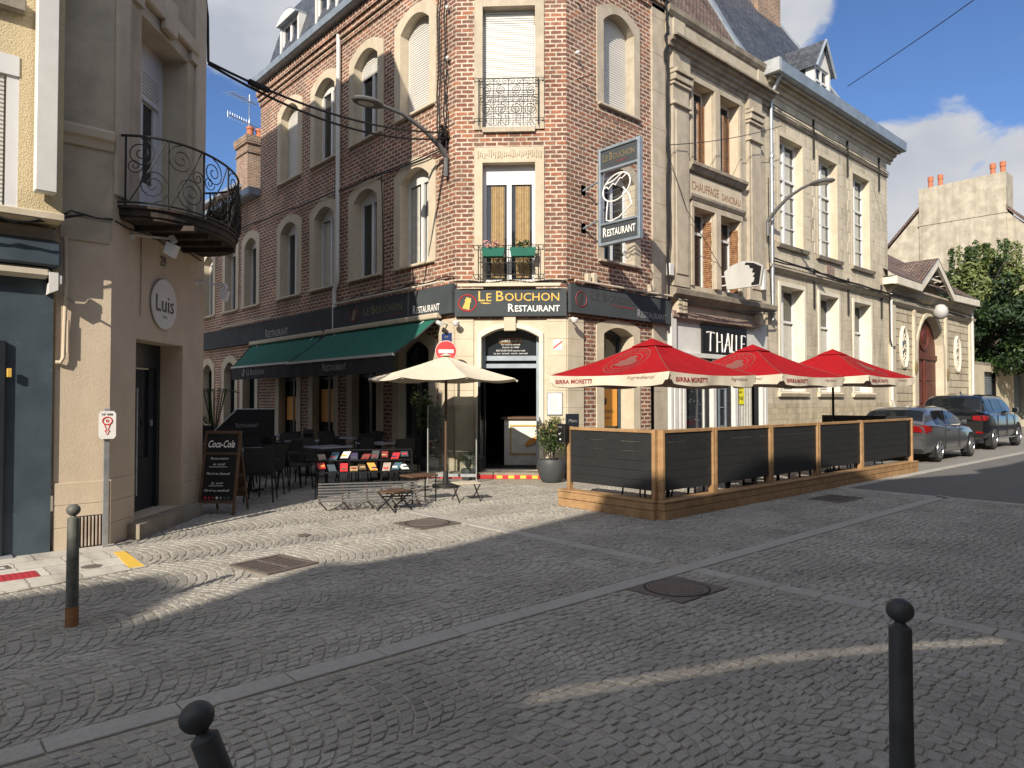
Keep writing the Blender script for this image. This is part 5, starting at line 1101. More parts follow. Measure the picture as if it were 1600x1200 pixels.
b = MB(F2).bbox(-.02, .16, .03, .16, 4.6, 4.9, .015).build('junction_box', 'white_paint', base=F2(0, 0, 4.6)); tag(b, 'white junction box beside the cables at the edge of the stone house', 'junction box')
b = MB(F2).bbox(4.35, 4.5, .12, .22, 4.7, 5.3, .015).build('junction_box', 'white_paint', base=F2(4.4, 0, 4.7)); tag(b, 'tall white junction box by the drainpipe of the stone house', 'junction box')
# ------------------------------------------------------------- street lamps on brackets
def street_lamp(p, pts, hd, label, m='lamp_grey'):
    t = thing('street_lamp', label, 'street lamp', p, 'wall mounted street lamps')
    MB().tube(pts, [.055]*(len(pts)-3)+[.045, .04, .035], 10).build('arm', m, t, smooth=True)
    MB().tube([pts[0], tuple(Vector(pts[0])+Vector((0, 0, -.42)))], .05, 8).build('bracket', m, t, smooth=True)
    e = Vector(pts[-1]); dv = Vector(hd).normalized(); f = Fr(e, (dv.x, dv.y)); L = .62
    mb = MB(f); prof = []
    n = 16; top = []; bot = []
    for i in range(n+1):
        th = 2*math.pi*i/n
    rings = [(0.0, .0), (.5, -.015), (.85, -.045), (1.0, -.09), (.93, -.12), (.0, -.12)]
    pts_ = []; 
    for r_, z in rings:
        for k in range(20): th = 2*math.pi*k/20; pts_.append((.30+.34*r_*math.cos(th), .20*r_*math.sin(th), z+.06))
    F = [[i*20+k, i*20+(k+1) % 20, (i+1)*20+(k+1) % 20, (i+1)*20+k] for i in range(len(rings)-1) for k in range(20)]
    mb.add(pts_, F); mb.tube([(-.05, 0, -.02), (.15, 0, .0)], .045, 8); mb.build('head', m, t, smooth=True)
    pl = [(.34+.17*math.cos(2*math.pi*k/18), .11*math.sin(2*math.pi*k/18), -.068) for k in range(18)]; MB(f).add(pl, [list(range(18))]).build('lens', 'lens', t)
street_lamp((8.98, 12.05, 6.5), [(8.93, 12.0, 6.78), (8.75, 11.97, 6.95), (8.3, 11.95, 7.2), (7.8, 11.95, 7.38), (7.3, 11.95, 7.42)], (-1, .0, 0), 'grey wall lamp on a curved arm reaching out from the brick corner')
street_lamp((18.95, 10.05, 6.6), [(18.9, 10.0, 6.72), (18.9, 9.75, 7.0), (18.9, 9.4, 7.28), (18.9, 9.0, 7.45), (18.9, 8.72, 7.52)], (0, -1, 0), 'grey wall lamp on a curved arm beside the drainpipe of the limestone house')
# ------------------------------------------------------------- ground
GS = MB().add([(-300, -300, -.0085), (500, -300, -.0085), (500, 400, -.0085), (-300, 400, -.0085)], [(0, 1, 2, 3)]); struct(GS, 'ground', 'mortar')
struct(MB().add([(13.1, -6, -.004), (300, -6, -.004), (300, 5.42, -.004), (13.1, 5.42, -.004)], [(0, 1, 2, 3)]), 'road', 'asphalt')
struct(MB().add([(17.4, 5.62, -.002), (300, 5.9, -.002), (300, 8.1, -.002), (17.4, 8.1, -.002)], [(0, 1, 2, 3)]), 'parking_strip', 'paving_light')
struct(MB().box(14.2, 120, 8.1, 10.2, -.02, .10), 'sidewalk', 'paving_light')
mb = MB(); x = 13.1
while x < 70: mb.bbox(x, x+.98, 5.43, 5.60, -.03, .012, .01); x += 1.0
struct(mb, 'gutter_kerb', 'granite_strip')
mb = MB(); x = -3.0
while x < 13.0:
    if not (5.6 < x < 5.9): mb.bbox(x, x+.59, 3.81, 3.98, -.03, .006, .004)
    x += .6
y = .2; mb2 = mb
while y < 8.6:
    if not (3.6 < y < 3.99): mb.bbox(5.67, 5.84, y, y+.39, -.03, .006, .004)
    y += .4
y = -4
while y < 5.4: mb.bbox(12.95, 13.09, y, y+.59, -.03, .006, .004); y += .6
struct(mb, 'paving_band', 'granite_strip')
mb = MB().slab([(-6, 6.6), (.6, 7.1), (1.95, 7.38), (1.98, 8.9), (-6, 8.9)], -.02, .008); struct(mb, 'pavement', 'pavetile')
t = tag(MB().slab([(1.80, 7.42), (1.93, 7.40), (1.96, 8.25), (1.86, 8.28)], .009, .013).build('yellow_tile', 'yellow_paint', base=(1.88, 7.8, 0)), 'yellow strip tile at the corner of the pale pavement', 'paving tile')
t = MB().bbox(.0, 1.12, 7.60, 7.86, .0, .016, .004)
for a in range(24):
    for b in range(6): t.bbox(.01+a*.046, .035+a*.046, 7.62+b*.04, 7.642+b*.04, .016, .021, .003)
tag(t.build('tactile_plate', 'red_tactile', base=(.6, 7.7, 0)), 'red tactile plate set in the pale pavement at the left edge', 'tactile plate')
def grate(name, poly_c, ang, wx, wy, label, slats=True, disc=0, m='cast_iron'):
    f = Fr((poly_c[0], poly_c[1], 0), (math.cos(ang), math.sin(ang)), (-math.sin(ang), math.cos(ang))); mb = MB(f)
    if slats:
        for a0, a1, b0, b1 in ((-wx/2, wx/2, -wy/2, -wy/2+.05), (-wx/2, wx/2, wy/2-.05, wy/2), (-wx/2, -wx/2+.05, -wy/2+.05, wy/2-.05), (wx/2-.05, wx/2, -wy/2+.05, wy/2-.05), (-.015, .015, -wy/2+.05, wy/2-.05)): mb.bbox(a0, a1, b0, b1, -.03, .009, .003)
        b = -wy/2+.07
        while b < wy/2-.06: mb.bbox(-wx/2+.05, wx/2-.05, b, b+.030, -.03, .007, .003); b += .062
    elif wx:
        mb.bbox(-wx/2, wx/2, -wy/2, wy/2, -.03, .005, .004)
    if disc:
        mb.lathe([(disc, .004), (disc, .010), (disc-.015, .011), (disc-.02, .006), (disc-.035, .006), (disc-.04, .010), (0, .010)], (0, 0), 36, cap=False)
        for k in range(9):
            a = -disc*.8+disc*1.6*k/8; h = math.sqrt(max(0, (disc*.85)**2-a*a)); mb.bbox(a-.006, a+.006, -h, h, .009, .013, .001)
    o = tag(mb.build(name, m, base=(poly_c[0], poly_c[1], 0)), label, 'drain grate' if slats else 'manhole cover')
    if slats: MB(f).add([(-wx/2, -wy/2, -.006), (wx/2, -wy/2, -.006), (wx/2, wy/2, -.006), (-wx/2, wy/2, -.006)], [(0, 1, 2, 3)]).build('pit_shade', 'blackmatte', o)  # black sheet under the bars paints the shade of the pit
    elif wx: MB(f).lathe([(disc+.022, .0065), (disc+.004, .0065)], (0, 0), 36, cap=False).build('lid_gap', 'blackmatte', o)
    return o
grate('drain_grate', (2.90, 6.68), .22, .58, .62, 'square slotted iron drain grate in the sunlit setts')
grate('manhole_cover', (5.34, 7.56), .05, .66, .62, 'square manhole cover with round lid in the sunlit setts', False, .27)
grate('manhole_cover', (5.07, 3.53), .0, .66, .56, 'large round manhole cover in the shaded foreground beside the crossing bands', False, .26)
grate('manhole_cover', (3.77, 7.84), 0, 0, 0, 'tiny round valve cover in the sunlit setts left of the square manhole', False, .075)
grate('manhole_cover', (1.55, 7.72), 0, 0, 0, 'small round valve cover in the pale pavement', False, .09)
grate('drain_grate', (.70, 8.2), .1, .55, .2, 'narrow slotted grate in the pale pavement by the navy shopfront')
grate('drain_grate', (11.6, 5.0), .0, .8, .55, 'slotted gully grate beside the timber terrace')
# setts in segmental arcs, real stones
def setts(name, x0, x1, y0, y1, size, Wd, keep, seed, col):
    g = np.random.default_rng(seed); Rr = Wd/math.sqrt(2); V = []; Fc = []; vi = 0; cols = []
    ns = int(round(Rr*math.pi/2/size)); H = x1-x0
    rows = int(H/size)+14; k0 = int((y1-y0)/Wd)+2
    for k in range(-1, k0):
        uc = y0+(k+.5)*Wd; ph = g.random()*size; 
        TH = [(-.25+.5*i/ns)*math.pi for i in range(ns+1)]
        for r in range(-12, rows):
            vb = x0+r*size*1.04+ph+g.uniform(-.006, .006); off = g.uniform(-.3, .3)/ns*1.5
            for i in range(ns):
                th0 = TH[i]+(off if 0 < i else 0); th1 = TH[i+1]+(off if i+1 < ns else 0)
                q = []
                for th, rr in ((th0, 0), (th1, 0), (th1, 1), (th0, 1)):
                    q.append((vb+rr*size*1.04+Rr*math.cos(th), uc+Rr*math.sin(th)))
                cx_ = sum(p[0] for p in q)/4; cy_ = sum(p[1] for p in q)/4
                if not (x0 < cx_ < x1 and y0 < cy_ < y1) or not keep(cx_, cy_): continue
                h = g.uniform(-.0035, .0035); tx, ty = g.normal(0, .024, 2); ins = g.uniform(.0035, .0095)
                def P(f_, dz):
                    return [(cx_+(p[0]-cx_)*(1-f_/size)+g.uniform(-.0035, .0035), cy_+(p[1]-cy_)*(1-f_/size)+g.uniform(-.0035, .0035)) for p in q], dz
                lv = [(2*ins, -.022), (2*ins+.002, -.0035+h), (2*ins+.011, h+.0005)]
                jx = g.uniform(-.0105, .0105, (4, 2))
                for f_, dz in lv:
                    # octagonalise corners: 8 points ring
                    qq = [(cx_+(p[0]+jx[a][0]-cx_)*(1-f_/size), cy_+(p[1]+jx[a][1]-cy_)*(1-f_/size)) for a, p in enumerate(q)]
                    for a in range(4):
                        p0, p1 = qq[a], qq[(a+1) % 4]
                        for t_ in (.10, .90):
                            x = p0[0]+(p1[0]-p0[0])*t_; y = p0[1]+(p1[1]-p0[1])*t_
                            V.append((x, y, dz+(tx*(x-cx_)+ty*(y-cy_) if dz > -.02 else 0)))
                for l in range(2):
                    for a in range(8): Fc.append([vi+l*8+a, vi+l*8+(a+1) % 8, vi+l*8+8+(a+1) % 8, vi+l*8+8+a])
                Fc.append([vi+16+a for a in range(8)]); vi += 24
                cv = .3+.6*g.random() if g.random() > .035 else -.4; cols += [cv]*(24)
    me = bpy.data.meshes.new(name); me.from_pydata(V, [], Fc); me.update()
    at = me.color_attributes.new('tone', 'FLOAT_COLOR', 'POINT'); arr = np.ones((len(V), 4), dtype=np.float32); arr[:, :3] = np.array(cols, dtype=np.float32)[:, None]
    at.data.foreach_set('color', arr.ravel()); me.materials.append(M[col]); o = bpy.data.objects.new(name, me); C.objects.link(o); o['kind'] = 'structure'; o['label'] = name.replace('_', ' ')
    return len(Fc)
def settmat(name, c0, c1, c2):
    m = bpy.data.materials.new(name); m.use_nodes = True; t = m.node_tree; n = t.nodes; L = t.links; p = n['Principled BSDF']; p.inputs['Roughness'].default_value = .72; p.inputs['Specular IOR Level'].default_value = .35
    at = n.new('ShaderNodeAttribute'); at.attribute_name = 'tone'; r = n.new('ShaderNodeValToRGB'); L.new(at.outputs['Fac'], r.inputs[0]); e = r.color_ramp.elements
    e[0].color = c0+(1,); e[1].color = c2+(1,); q = e.new(.5); q.color = c1+(1,); e.new(.93).color = c2+(1,); 
    g = n.new('ShaderNodeNewGeometry'); nz = n.new('ShaderNodeTexNoise'); nz.inputs['Scale'].default_value = 150; nz.inputs['Detail'].default_value = 6; nz.inputs['Roughness'].default_value = .7; L.new(g.outputs['Position'], nz.inputs['Vector'])
    n2 = n.new('ShaderNodeTexNoise'); n2.inputs['Scale'].default_value = 1.1; n2.inputs['Detail'].default_value = 7; L.new(g.outputs['Position'], n2.inputs['Vector'])
    mr = n.new('ShaderNodeMapRange'); L.new(nz.outputs['Fac'], mr.inputs[0]); mr.inputs[1].default_value = .3; mr.inputs[2].default_value = .7; mr.inputs[3].default_value = .55; mr.inputs[4].default_value = 1.45
    m2 = n.new('ShaderNodeMapRange'); L.new(n2.outputs['Fac'], m2.inputs[0]); m2.inputs[1].default_value = .3; m2.inputs[2].default_value = .7; m2.inputs[3].default_value = .78; m2.inputs[4].default_value = 1.18
    mm = n.new('ShaderNodeMath'); mm.operation = 'MULTIPLY'; L.new(mr.outputs[0], mm.inputs[0]); L.new(m2.outputs[0], mm.inputs[1])
    s_ = n.new('ShaderNodeVectorMath'); s_.operation = 'SCALE'; L.new(r.outputs[0], s_.inputs[0]); L.new(mm.outputs[0], s_.inputs['Scale']); L.new(s_.outputs[0], p.inputs['Base Color'])
    b = n.new('ShaderNodeBump'); b.inputs['Strength'].default_value = 1.0; b.inputs['Distance'].default_value = .008; n4 = n.new('ShaderNodeTexNoise'); n4.inputs['Scale'].default_value = 45; n4.inputs['Detail'].default_value = 6; L.new(g.outputs['Position'], n4.inputs['Vector']); L.new(n4.outputs['Fac'], b.inputs['Height']); L.new(b.outputs[0], p.inputs['Normal']); M[name] = m
settmat('sett', (.235, .224, .20), (.295, .279, .248), (.335, .317, .28))
def out_rect(x, y, r): return not (r[0] < x < r[1] and r[2] < y < r[3])
HO = [(2.57, 3.24, 6.30, 7.06), (4.97, 5.72, 7.2, 7.92), (4.70, 5.44, 3.22, 3.84), (11.15, 12.05, 4.7, 5.3), (3.69, 3.85, 7.76, 7.92)]
def keep(x, y):
    if abs(y-3.895) < .12 or abs(x-5.755) < .12 and y < 8.7: return False
    if x > 12.9: return False
    if y > 8.85 and x < 3.4 and y > 8.79+(x-1.92)*1.114-.05: return False
    if x < 1.99 and y > 7.1+.2*max(0, x-.6)+.03: return False
    if y > 10.1 and x > 9.1: return False
    if x > 3.4 and y > 8.9 and x > 9.15: return False
    return all(out_rect(x, y, r) for r in HO)
setts('cobbles', -1.5, 12.92, -.6, 10.2, .080, 1.15, keep, 1, 'sett')
setts('side_street_cobbles', 3.3, 9.1, 10.2, 27, .13, 1.25, lambda x, y: y > 8.79+(x-1.92)*1.114 and y < 20.9-x or (x > 3.5 and x < 9.0 and y > 10), 2, 'sett')
setts('terrace_cobbles', 9.0, 14.4, 5.5, 10.0, .13, 1.3, lambda x, y: x > 12.92, 3, 'sett')
# ------------------------------------------------------------- bollards
def bollard(p, label, lean=None, m='bollard_paint', h=.90, rust=False):
    t = thing('bollard', label, 'bollard', p, 'round headed iron bollards')
    MB(Fr((0, 0, 0), (1, 0))).lathe([(.041, 0), (.040, .3), (.037, h-.105), (.036, h-.10), (.030, h-.097), (.019, h-.088), (.017, h-.08)], (0, 0), 28).build('post', m, None, smooth=True)
    post = C.objects[-1] if False else bpy.context.scene.collection.objects[-1]
    post.parent = t
    MB().lathe([(.017, h-.085)]+[(.0455*math.sin(math.pi*k/14), h-.041-.041*math.cos(math.pi*k/14)) for k in range(2, 14)]+[(0, h)], (0, 0), 28).build('ball_head', m, None, smooth=True)
    bl_ = bpy.context.scene.collection.objects[-1]; bl_.parent = t
    if rust:
        MB().lathe([(.0425, 0), (.0425, .13), (.0415, .14)], (0, 0), 24).build('rusty_base', 'rust', None, smooth=True); bpy.context.scene.collection.objects[-1].parent = t
    if lean: t.rotation_mode = 'QUATERNION'; t.rotation_quaternion = Vector((0, 0, 1)).rotation_difference(Vector(lean).normalized())
    return t
bollard((2.69, .94, 0), 'tall dark bollard with ball head standing upright in the right foreground')
bollard((1.05, 5.82, 0), 'weathered grey bollard with rusty base in front of the pale pavement', m='bollard_green', h=.86, rust=True)
ax = Vector((-.7425, .6698, 0))*math.sin(R(19))+Vector((0, 0, 1))*math.cos(R(19))-Vector((.67, .74, 0))*.08
top = Vector((.647, 1.975, .754)); L = (top.z)/ax.normalized().z; b0 = top-ax.normalized()*(L)
bollard((b0.x, b0.y, 0), 'leaning dark bollard with ball head cut off by the bottom edge', lean=ax, h=L+.04)
# numbered marker post
t = thing('marker_post', 'galvanised post with white plate showing a number and a red keyhole mark', 'sign post', (1.86, 8.66, 0))
MB().box(1.835, 1.885, 8.63, 8.67, 0, 1.2).build('post', 'galv', t)
FP = Fr((1.86, 8.61), (1, -.25)); MB(FP).prism([(x, z) for x, z in [(-.06, 1.18), (.06, 1.18), (.082, 1.21), (.082, 1.45), (.06, 1.48), (-.06, 1.48), (-.082, 1.45), (-.082, 1.21)]], -.02, .02).build('plate', 'white_paint', t); MB(FP).bbox(-.03, .03, -.02, .02, 1.475, 1.51, .006).build('cap', 'galv', t)
text_mb(FP, 'N° 028', 0, 1.435, .02, .10, d=.021, align='CENTER', bold=.03).build('lettering', 'blackpaint', t)
mb = MB(FP).tube([(.045*math.cos(a*math.pi/12), .024, 1.375+.04*math.sin(a*math.pi/12)) for a in range(24)], .006, 4, True); mb.tube([(.012*math.cos(a*math.pi/6), .024, 1.375+.012*math.sin(a*math.pi/6)) for a in range(12)], .004, 4, True); mb.tube([(-.03, .024, 1.345), (-.008, .024, 1.28)], .004, 4).tube([(.03, .024, 1.345), (.008, .024, 1.28)], .004, 4).tube([(-.022, .024, 1.27), (0, .024, 1.225), (.022, .024, 1.27), (-.022, .024, 1.27)], .004, 4); mb.build('keyhole_mark', 'red_paint', t)
# A-board
t = thing('a_board', 'black chalk a-board with white handwriting beside the tan corner', 'chalk board', (3.5, 10.05, 0))
bl0 = Vector((3.33, 10.22, 0)); br = Vector((3.66, 9.90, 0)); u = (br-bl0).normalized(); FAb = Fr(bl0, (u.x, u.y)); Wb = (br-bl0).length
def lean_fr_pts(a, z, d=0): return (a, -.20*z+d, z)
def lquad(mb, a0, a1, z0, z1, d0, d1):
    p = [lean_fr_pts(a0, z0, d0), lean_fr_pts(a1, z0, d0), lean_fr_pts(a1, z0, d1), lean_fr_pts(a0, z0, d1), lean_fr_pts(a0, z1, d0), lean_fr_pts(a1, z1, d0), lean_fr_pts(a1, z1, d1), lean_fr_pts(a0, z1, d1)]
    mb.add(p, [(0, 3, 2, 1), (4, 5, 6, 7), (0, 1, 5, 4), (1, 2, 6, 5), (2, 3, 7, 6), (3, 0, 4, 7)])
Wb = .52
mb = MB(FAb); lquad(mb, 0, .035, .0, 1.16, -.02, .012); lquad(mb, Wb-.035, Wb, .0, 1.16, -.02, .012); lquad(mb, .035, Wb-.035, 1.12, 1.16, -.02, .012); lquad(mb, .035, Wb-.035, .16, .20, -.02, .012); lquad(mb, .035, Wb-.035, .83, .86, -.02, .012); mb.build('front_frame', 'wood_dark', t)
mb = MB(FAb); lquad(mb, .035, Wb-.035, .20, 1.12, -.012, .0); mb.build('front_board', 'blackpaint', t)
mb = MB(FAb)
for a in (.02, Wb-.05): mb.tube([(a+.015, -.23, 1.14), (a+.015, -.55, .0)], .018, 4)
mb.box(.02, Wb-.02, -.36, -.34, .3, .34); mb.tube([(Wb-.02, -.10, .55), (Wb-.02, -.40, .52)], .006, 4); mb.add([(.03, -.25, 1.12), (Wb-.03, -.25, 1.12), (Wb-.03, -.50, .2), (.03, -.50, .2)], [(0, 1, 2, 3)]); mb.build('back_frame', 'wood_dark', t)
def ltext(txt, s0, z0, h, wd, m, shear=0, bold=0):
    mb = text_mb(FAb, txt, s0, z0, h, wd, d=.0, thick=0, shear=shear, bold=bold, align='CENTER')
    for i, v in enumerate(mb.v):
        rel = v-FAb.o; z = rel.z; mb.v[i] = v+FAb.n*(-.20*z+.006)
    mb.build('lettering', m, t)
ltext('Coca-Cola', .25, .93, .10, .38, 'white_letter', .35, .02)
for s_, z, wd in (('Restauration', .76, .26), ('le midi', .68, .18), ('Mardi au Samedi', .55, .34), ('le soir', .42, .18), ('Mardi au vendredi', .32, .36)): ltext(s_, .24, z, .035, wd, 'white_letter', .4)
mb = MB(FAb)
for z, a0, a1 in ((.655, .10, .36), (.395, .12, .33)): lquad(mb, a0, a1, z, z+.006, .006, .007)
mb.build('underline', 'white_letter', t)
for k, m in enumerate(('red_paint', 'red_paint', 'red_dull', 'white_letter', 'grey_letter', 'cyan_paper', 'cyan_paper')):
    mb = MB(FAb); mb.add([(.09+k*.055+.018*math.cos(i*math.pi/6), -.20*.235+.008, .235+.018*math.sin(i*math.pi/6)) for i in range(12)], [list(range(12))]); mb.build('logo_dot', m, t)
# ------------------------------------------------------------- planter with shrub
def leafy(parent, c, radii, specs, seed, size, shell=.3):
    for k, (m, n, off, sc) in enumerate(specs):
        mb = MB(); g = np.random.default_rng(seed+k)
        for q in range(max(3, n//60)):
            v = g.normal(size=3); v /= np.linalg.norm(v); cc = np.array(c)+v*np.array(radii)*.62*g.random()**.4+np.array(off)
            leaves(mb, cc, np.array(radii)*.42*sc, n//max(3, n//60), size, seed=seed*31+k*7+q, shell=.1)
        mb.build('foliage', m, parent)
t = thing('potted_shrub', 'round grey pot holding a bushy variegated shrub right of the restaurant door', 'potted plant', (9.84, 9.76, 0))
mb = MB().lathe([(.17, 0), (.22, .06), (.265, .2), (.285, .34), (.275, .43), (.27, .44), (.24, .44), (.23, .40), (0, .40)], (9.84, 9.76), 30); mb.build('pot', 'pot_grey', t, smooth=True)
mb = MB()
for k in range(7): a = k*.9; mb.tube([(9.84+.03*math.cos(a), 9.76+.03*math.sin(a), .38), (9.84+.1*math.cos(a), 9.76+.1*math.sin(a), .75), (9.84+.17*math.cos(a), 9.76+.17*math.sin(a), 1.15)], .01, 5)
mb.build('stem', 'bark', t)
leafy(t, (9.84, 9.76, .88), (.37, .37, .48), [('leaf_dark', 1000, (0, 0, 0), 1), ('leaf_mid', 900, (-.03, -.03, .0), 1), ('leaf_yellow', 420, (-.06, -.06, .02), 1), ('leaf_light', 500, (-.04, -.04, .05), 1)], 11, .028)
t = thing('potted_shrub', 'dark leafy bush with a few bright sprigs beside the cream parasol pole', 'potted plant', (8.75, 12.1, 0))
MB().lathe([(.16, 0), (.22, .1), (.24, .4), (.2, .4), (0, .36)], (8.7, 12.2), 20).build('pot', 'pot_grey', t, smooth=True); MB().tube([(8.7, 12.2, .3), (8.7, 12.2, 1.1)], .02, 6).build('stem', 'bark', t)
leafy(t, (8.68, 12.2, 1.25), (.34, .34, .62), [('leaf_dark', 1300, (0, 0, 0), 1), ('leaf_mid', 500, (-.1, -.05, .1), 1), ('leaf_light', 160, (-.25, .1, .15), .8)], 23, .036)
t = thing('potted_shrub', 'small spiky plant in front of the sunlit wall left of the door', 'potted plant', tuple(FC(.35, .55, 0)))
c = FC(.35, .6, 0); MB().lathe([(.12, 0), (.15, .2), (.14, .22), (0, .2)], (c.x, c.y), 18).build('pot', 'pot_grey', t, smooth=True); mb = MB()
for k in range(60):
    a = random.random()*6.28; r_ = .15+.15*random.random(); z = .35+.25*random.random(); P = [(c.x, c.y, .2), (c.x+r_*.5*math.cos(a), c.y+r_*.5*math.sin(a), z), (c.x+r_*math.cos(a), c.y+r_*math.sin(a), z-.05)]; mb.tube(P, [.008, .01, .002], 4)
mb.build('foliage', 'leaf_dark', t)
# ------------------------------------------------------------- chairs and tables
def make_chair():
    t = bpy.data.objects.new('terrace_chair', None); C.objects.link(t); mb = MB().bbox(-.22, .22, -.22, .22, .42, .46, .01); mb.build('seat', 'wicker', t)
    mb = MB(); mb.add([(-.22, .20, .46), (.22, .20, .46), (.21, .28, .86), (-.21, .28, .86), (-.22, .23, .46), (.22, .23, .46), (.21, .31, .86), (-.21, .31, .86)], [(0, 1, 2, 3), (4, 5, 6, 7), (0, 1, 5, 4), (1, 2, 6, 5), (2, 3, 7, 6), (3, 0, 4, 7)]); mb.build('backrest', 'wicker', t)
    for sx in (-1, 1):
        for sy in (-1, 1): MB().tube([(sx*.19, sy*.19, .43), (sx*.22, sy*.23, 0)], .013, 6).build('leg', 'blackpaint', t)
        MB().tube([(sx*.23, -.2, .44), (sx*.24, -.2, .64), (sx*.24, .2, .66)], .014, 6).build('armrest', 'wicker', t)
    return t
def make_table(w_=.68, top='table_top'):
    t = bpy.data.objects.new('terrace_table', None); C.objects.link(t); MB().bbox(-w_/2, w_/2, -w_/2, w_/2, .72, .745, .006).build('tabletop', top, t); MB().tube([(0, 0, .02), (0, 0, .72)], .03, 8).build('leg', 'blackpaint', t)
    MB().bbox(-.24, .24, -.03, .03, 0, .03, .005).bbox(-.03, .03, -.24, .24, 0, .031, .005).build('foot', 'blackpaint', t); return t
chair0 = make_chair(); table0 = make_table(); uc = ut = False
def put(kind, x, y, rz, label, group):
    global uc, ut
    if kind == 'c': o = chair0 if not uc else copy_tree(chair0); uc = True; cat = 'chair'
    else: o = table0 if not ut else copy_tree(table0); ut = True; cat = 'table'
    o.location = (x, y, 0); o.rotation_euler = (0, 0, rz); tag(o, label, cat, group); return o
GL = 'wicker chairs in the shaded side street'; GT = 'square cafe tables in the shaded side street'
TB = [(4.9, 12.3), (6.2, 12.0), (7.5, 12.3), (5.2, 14.2), (6.8, 14.0), (8.0, 14.6), (5.2, 16.4), (7.2, 16.6)]
for i, (x, y) in enumerate(TB):
    o = put('t', x, y, .1*i, 'square table with a pale bluish top among the black wicker chairs of the shaded street', GT)
    for j, (dx, dy) in enumerate(((.62, .05), (-.62, -.03), (0, .62), (.02, -.62))):
        if (i+j) % 5 == 4: continue
        put('c', x+dx, y+dy, math.atan2(-dx, dy), 'black wicker chair drawn up to a cafe table in the shaded street', GL)
put('c', 4.55, 11.0, 2.6, 'black wicker chair with its back to us nearest the chalk board', GL)
# terrace furniture behind the screens
for i, x in enumerate((8.9, 10.6, 12.3, 14.0, 15.8)):
    put('t', x, 6.35, 0, 'table with black leg behind the dark terrace screens', 'tables behind the dark screens')
    for j, dx in enumerate((-.62, .62)): put('c', x+dx, 6.35, (1 if dx < 0 else -1)*-math.pi/2+math.pi, 'black chair of which only the legs show under the dark terrace screens', 'chairs behind the dark screens')
# cream patio umbrella
t = thing('patio_umbrella', 'open cream parasol with round canopy in front of the restaurant door', 'umbrella', (7.8, 10.47, 0))
cx0, cy0 = 7.8, 10.47; n = 8; mb = MB(); rim = [(cx0+1.42*math.cos(R(22.5+45*k)), cy0+1.42*math.sin(R(22.5+45*k)), 1.98) for k in range(n)]; apx = (cx0, cy0, 2.42)
for k in range(n):
    a, b = Vector(rim[k]), Vector(rim[(k+1) % n]); ap = Vector(apx); m_ = 6
    for i in range(m_):
        for j in range(m_):
            def pt(u_, v_):
                e = a.lerp(b, v_); p = ap.lerp(e, u_); s_ = -.05*u_*(4*v_*(1-v_))-.05*math.sin(math.pi*u_)*.5; return tuple(p+Vector((0, 0, s_)))
            mb.add([pt(i/m_, j/m_), pt((i+1)/m_, j/m_), pt((i+1)/m_, (j+1)/m_), pt(i/m_, (j+1)/m_)], [(0, 1, 2, 3)])
mb.build('canopy', 'cream_umbrella', t, smooth=False)
for k in range(n): MB().tube([(cx0, cy0, 2.36), (rim[k][0], rim[k][1], 1.955)], .008, 5).build('rib', 'white_paint', t)
MB().tube([(cx0, cy0, 0), (cx0, cy0, 2.40)], .022, 10).build('pole', 'wood_dark', t); MB().lathe([(.25, 0), (.25, .05), (.06, .08), (.04, .3), (0, .3)], (cx0, cy0), 20).build('base', 'iron', t); MB().lathe([(.12, 2.415), (.02, 2.46), (.0, 2.47)], (cx0, cy0), 16).build('cap', 'cream_umbrella', t)
# no entry sign
t = thing('no_entry_sign', 'round red no entry sign with white bar above the cream parasol', 'road sign', (8.52, 11.43, 0))
FN = Fr((8.52, 11.43), (1, -.85)); MB(FN).lathe([(0, .02), (.215, .02), (.22, .03), (.215, .04), (0, .04)], (0, 2.58), 36, axis='d').build('disc', 'red_paint', t); MB(FN).bbox(-.15, .15, .04, .044, 2.545, 2.615, .002).build('bar', 'white_letter', t); MB(FN).tube([(.21*math.cos(a*math.pi/18), .04, 2.58+.21*math.sin(a*math.pi/18)) for a in range(36)], .006, 4, True).build('rim', 'white_letter', t); MB(FN).tube([(0, 0, 0), (0, 0, 2.75)], .03, 8).build('pole', 'galv', t)
# glass wind screens and dark screen with lettering
t = thing('glass_screen', 'clear glass wind screen on dark feet between the parasol pole and the door', 'wind screen', tuple(FC(-.2, 1.3, 0)))
MB(FC).box(-.35, .55, 1.2, 1.21, .18, 1.5).build('glass', 'clear', t); MB(FC).bbox(-.38, .58, 1.18, 1.23, .12, .18, .005).bbox(-.38, -.36, 1.19, 1.22, .0, 1.5, .003).bbox(.56, .58, 1.19, 1.22, .0, 1.5, .003).build('frame', 'galv', t)
t = thing('dark_screen', 'black sloping wind screen with small grey lettering behind the chalk board', 'wind screen', (6.2, 16.0, 0))
FS = Fr((5.6, 16.0), (1, -.05)); MB(FS).prism([(-.1, .0), (1.3, 0), (1.3, 1.38), (.45, 1.38), (-.1, .85)], -.02, .02).build('panel', 'blackmatte', t); text_mb(FS, 'RESTAURANT', .42, .98, .08, .5, d=.021, smallcaps=True).build('lettering', 'grey_letter', t)
MB(FS).tube([(-.15, 0, .80), (.44, 0, 1.39), (1.3, 0, 1.39)], .015, 6).build('top_rail', 'galv', t)
t = thing('flower_box', 'long dark trough with low yellow green plants behind the chalk board', 'flower box', (3.9, 17.5, 0)); MB().bbox(4.4, 5.9, 17.0, 17.4, .0, 1.0, .02).build('trough', 'blackmatte', t); mb = MB(); leaves(mb, (5.15, 17.2, 1.1), (.8, .25, .2), 500, .06, seed=9, shell=.1); mb.build('foliage', 'leaf_light', t)
mb = MB()
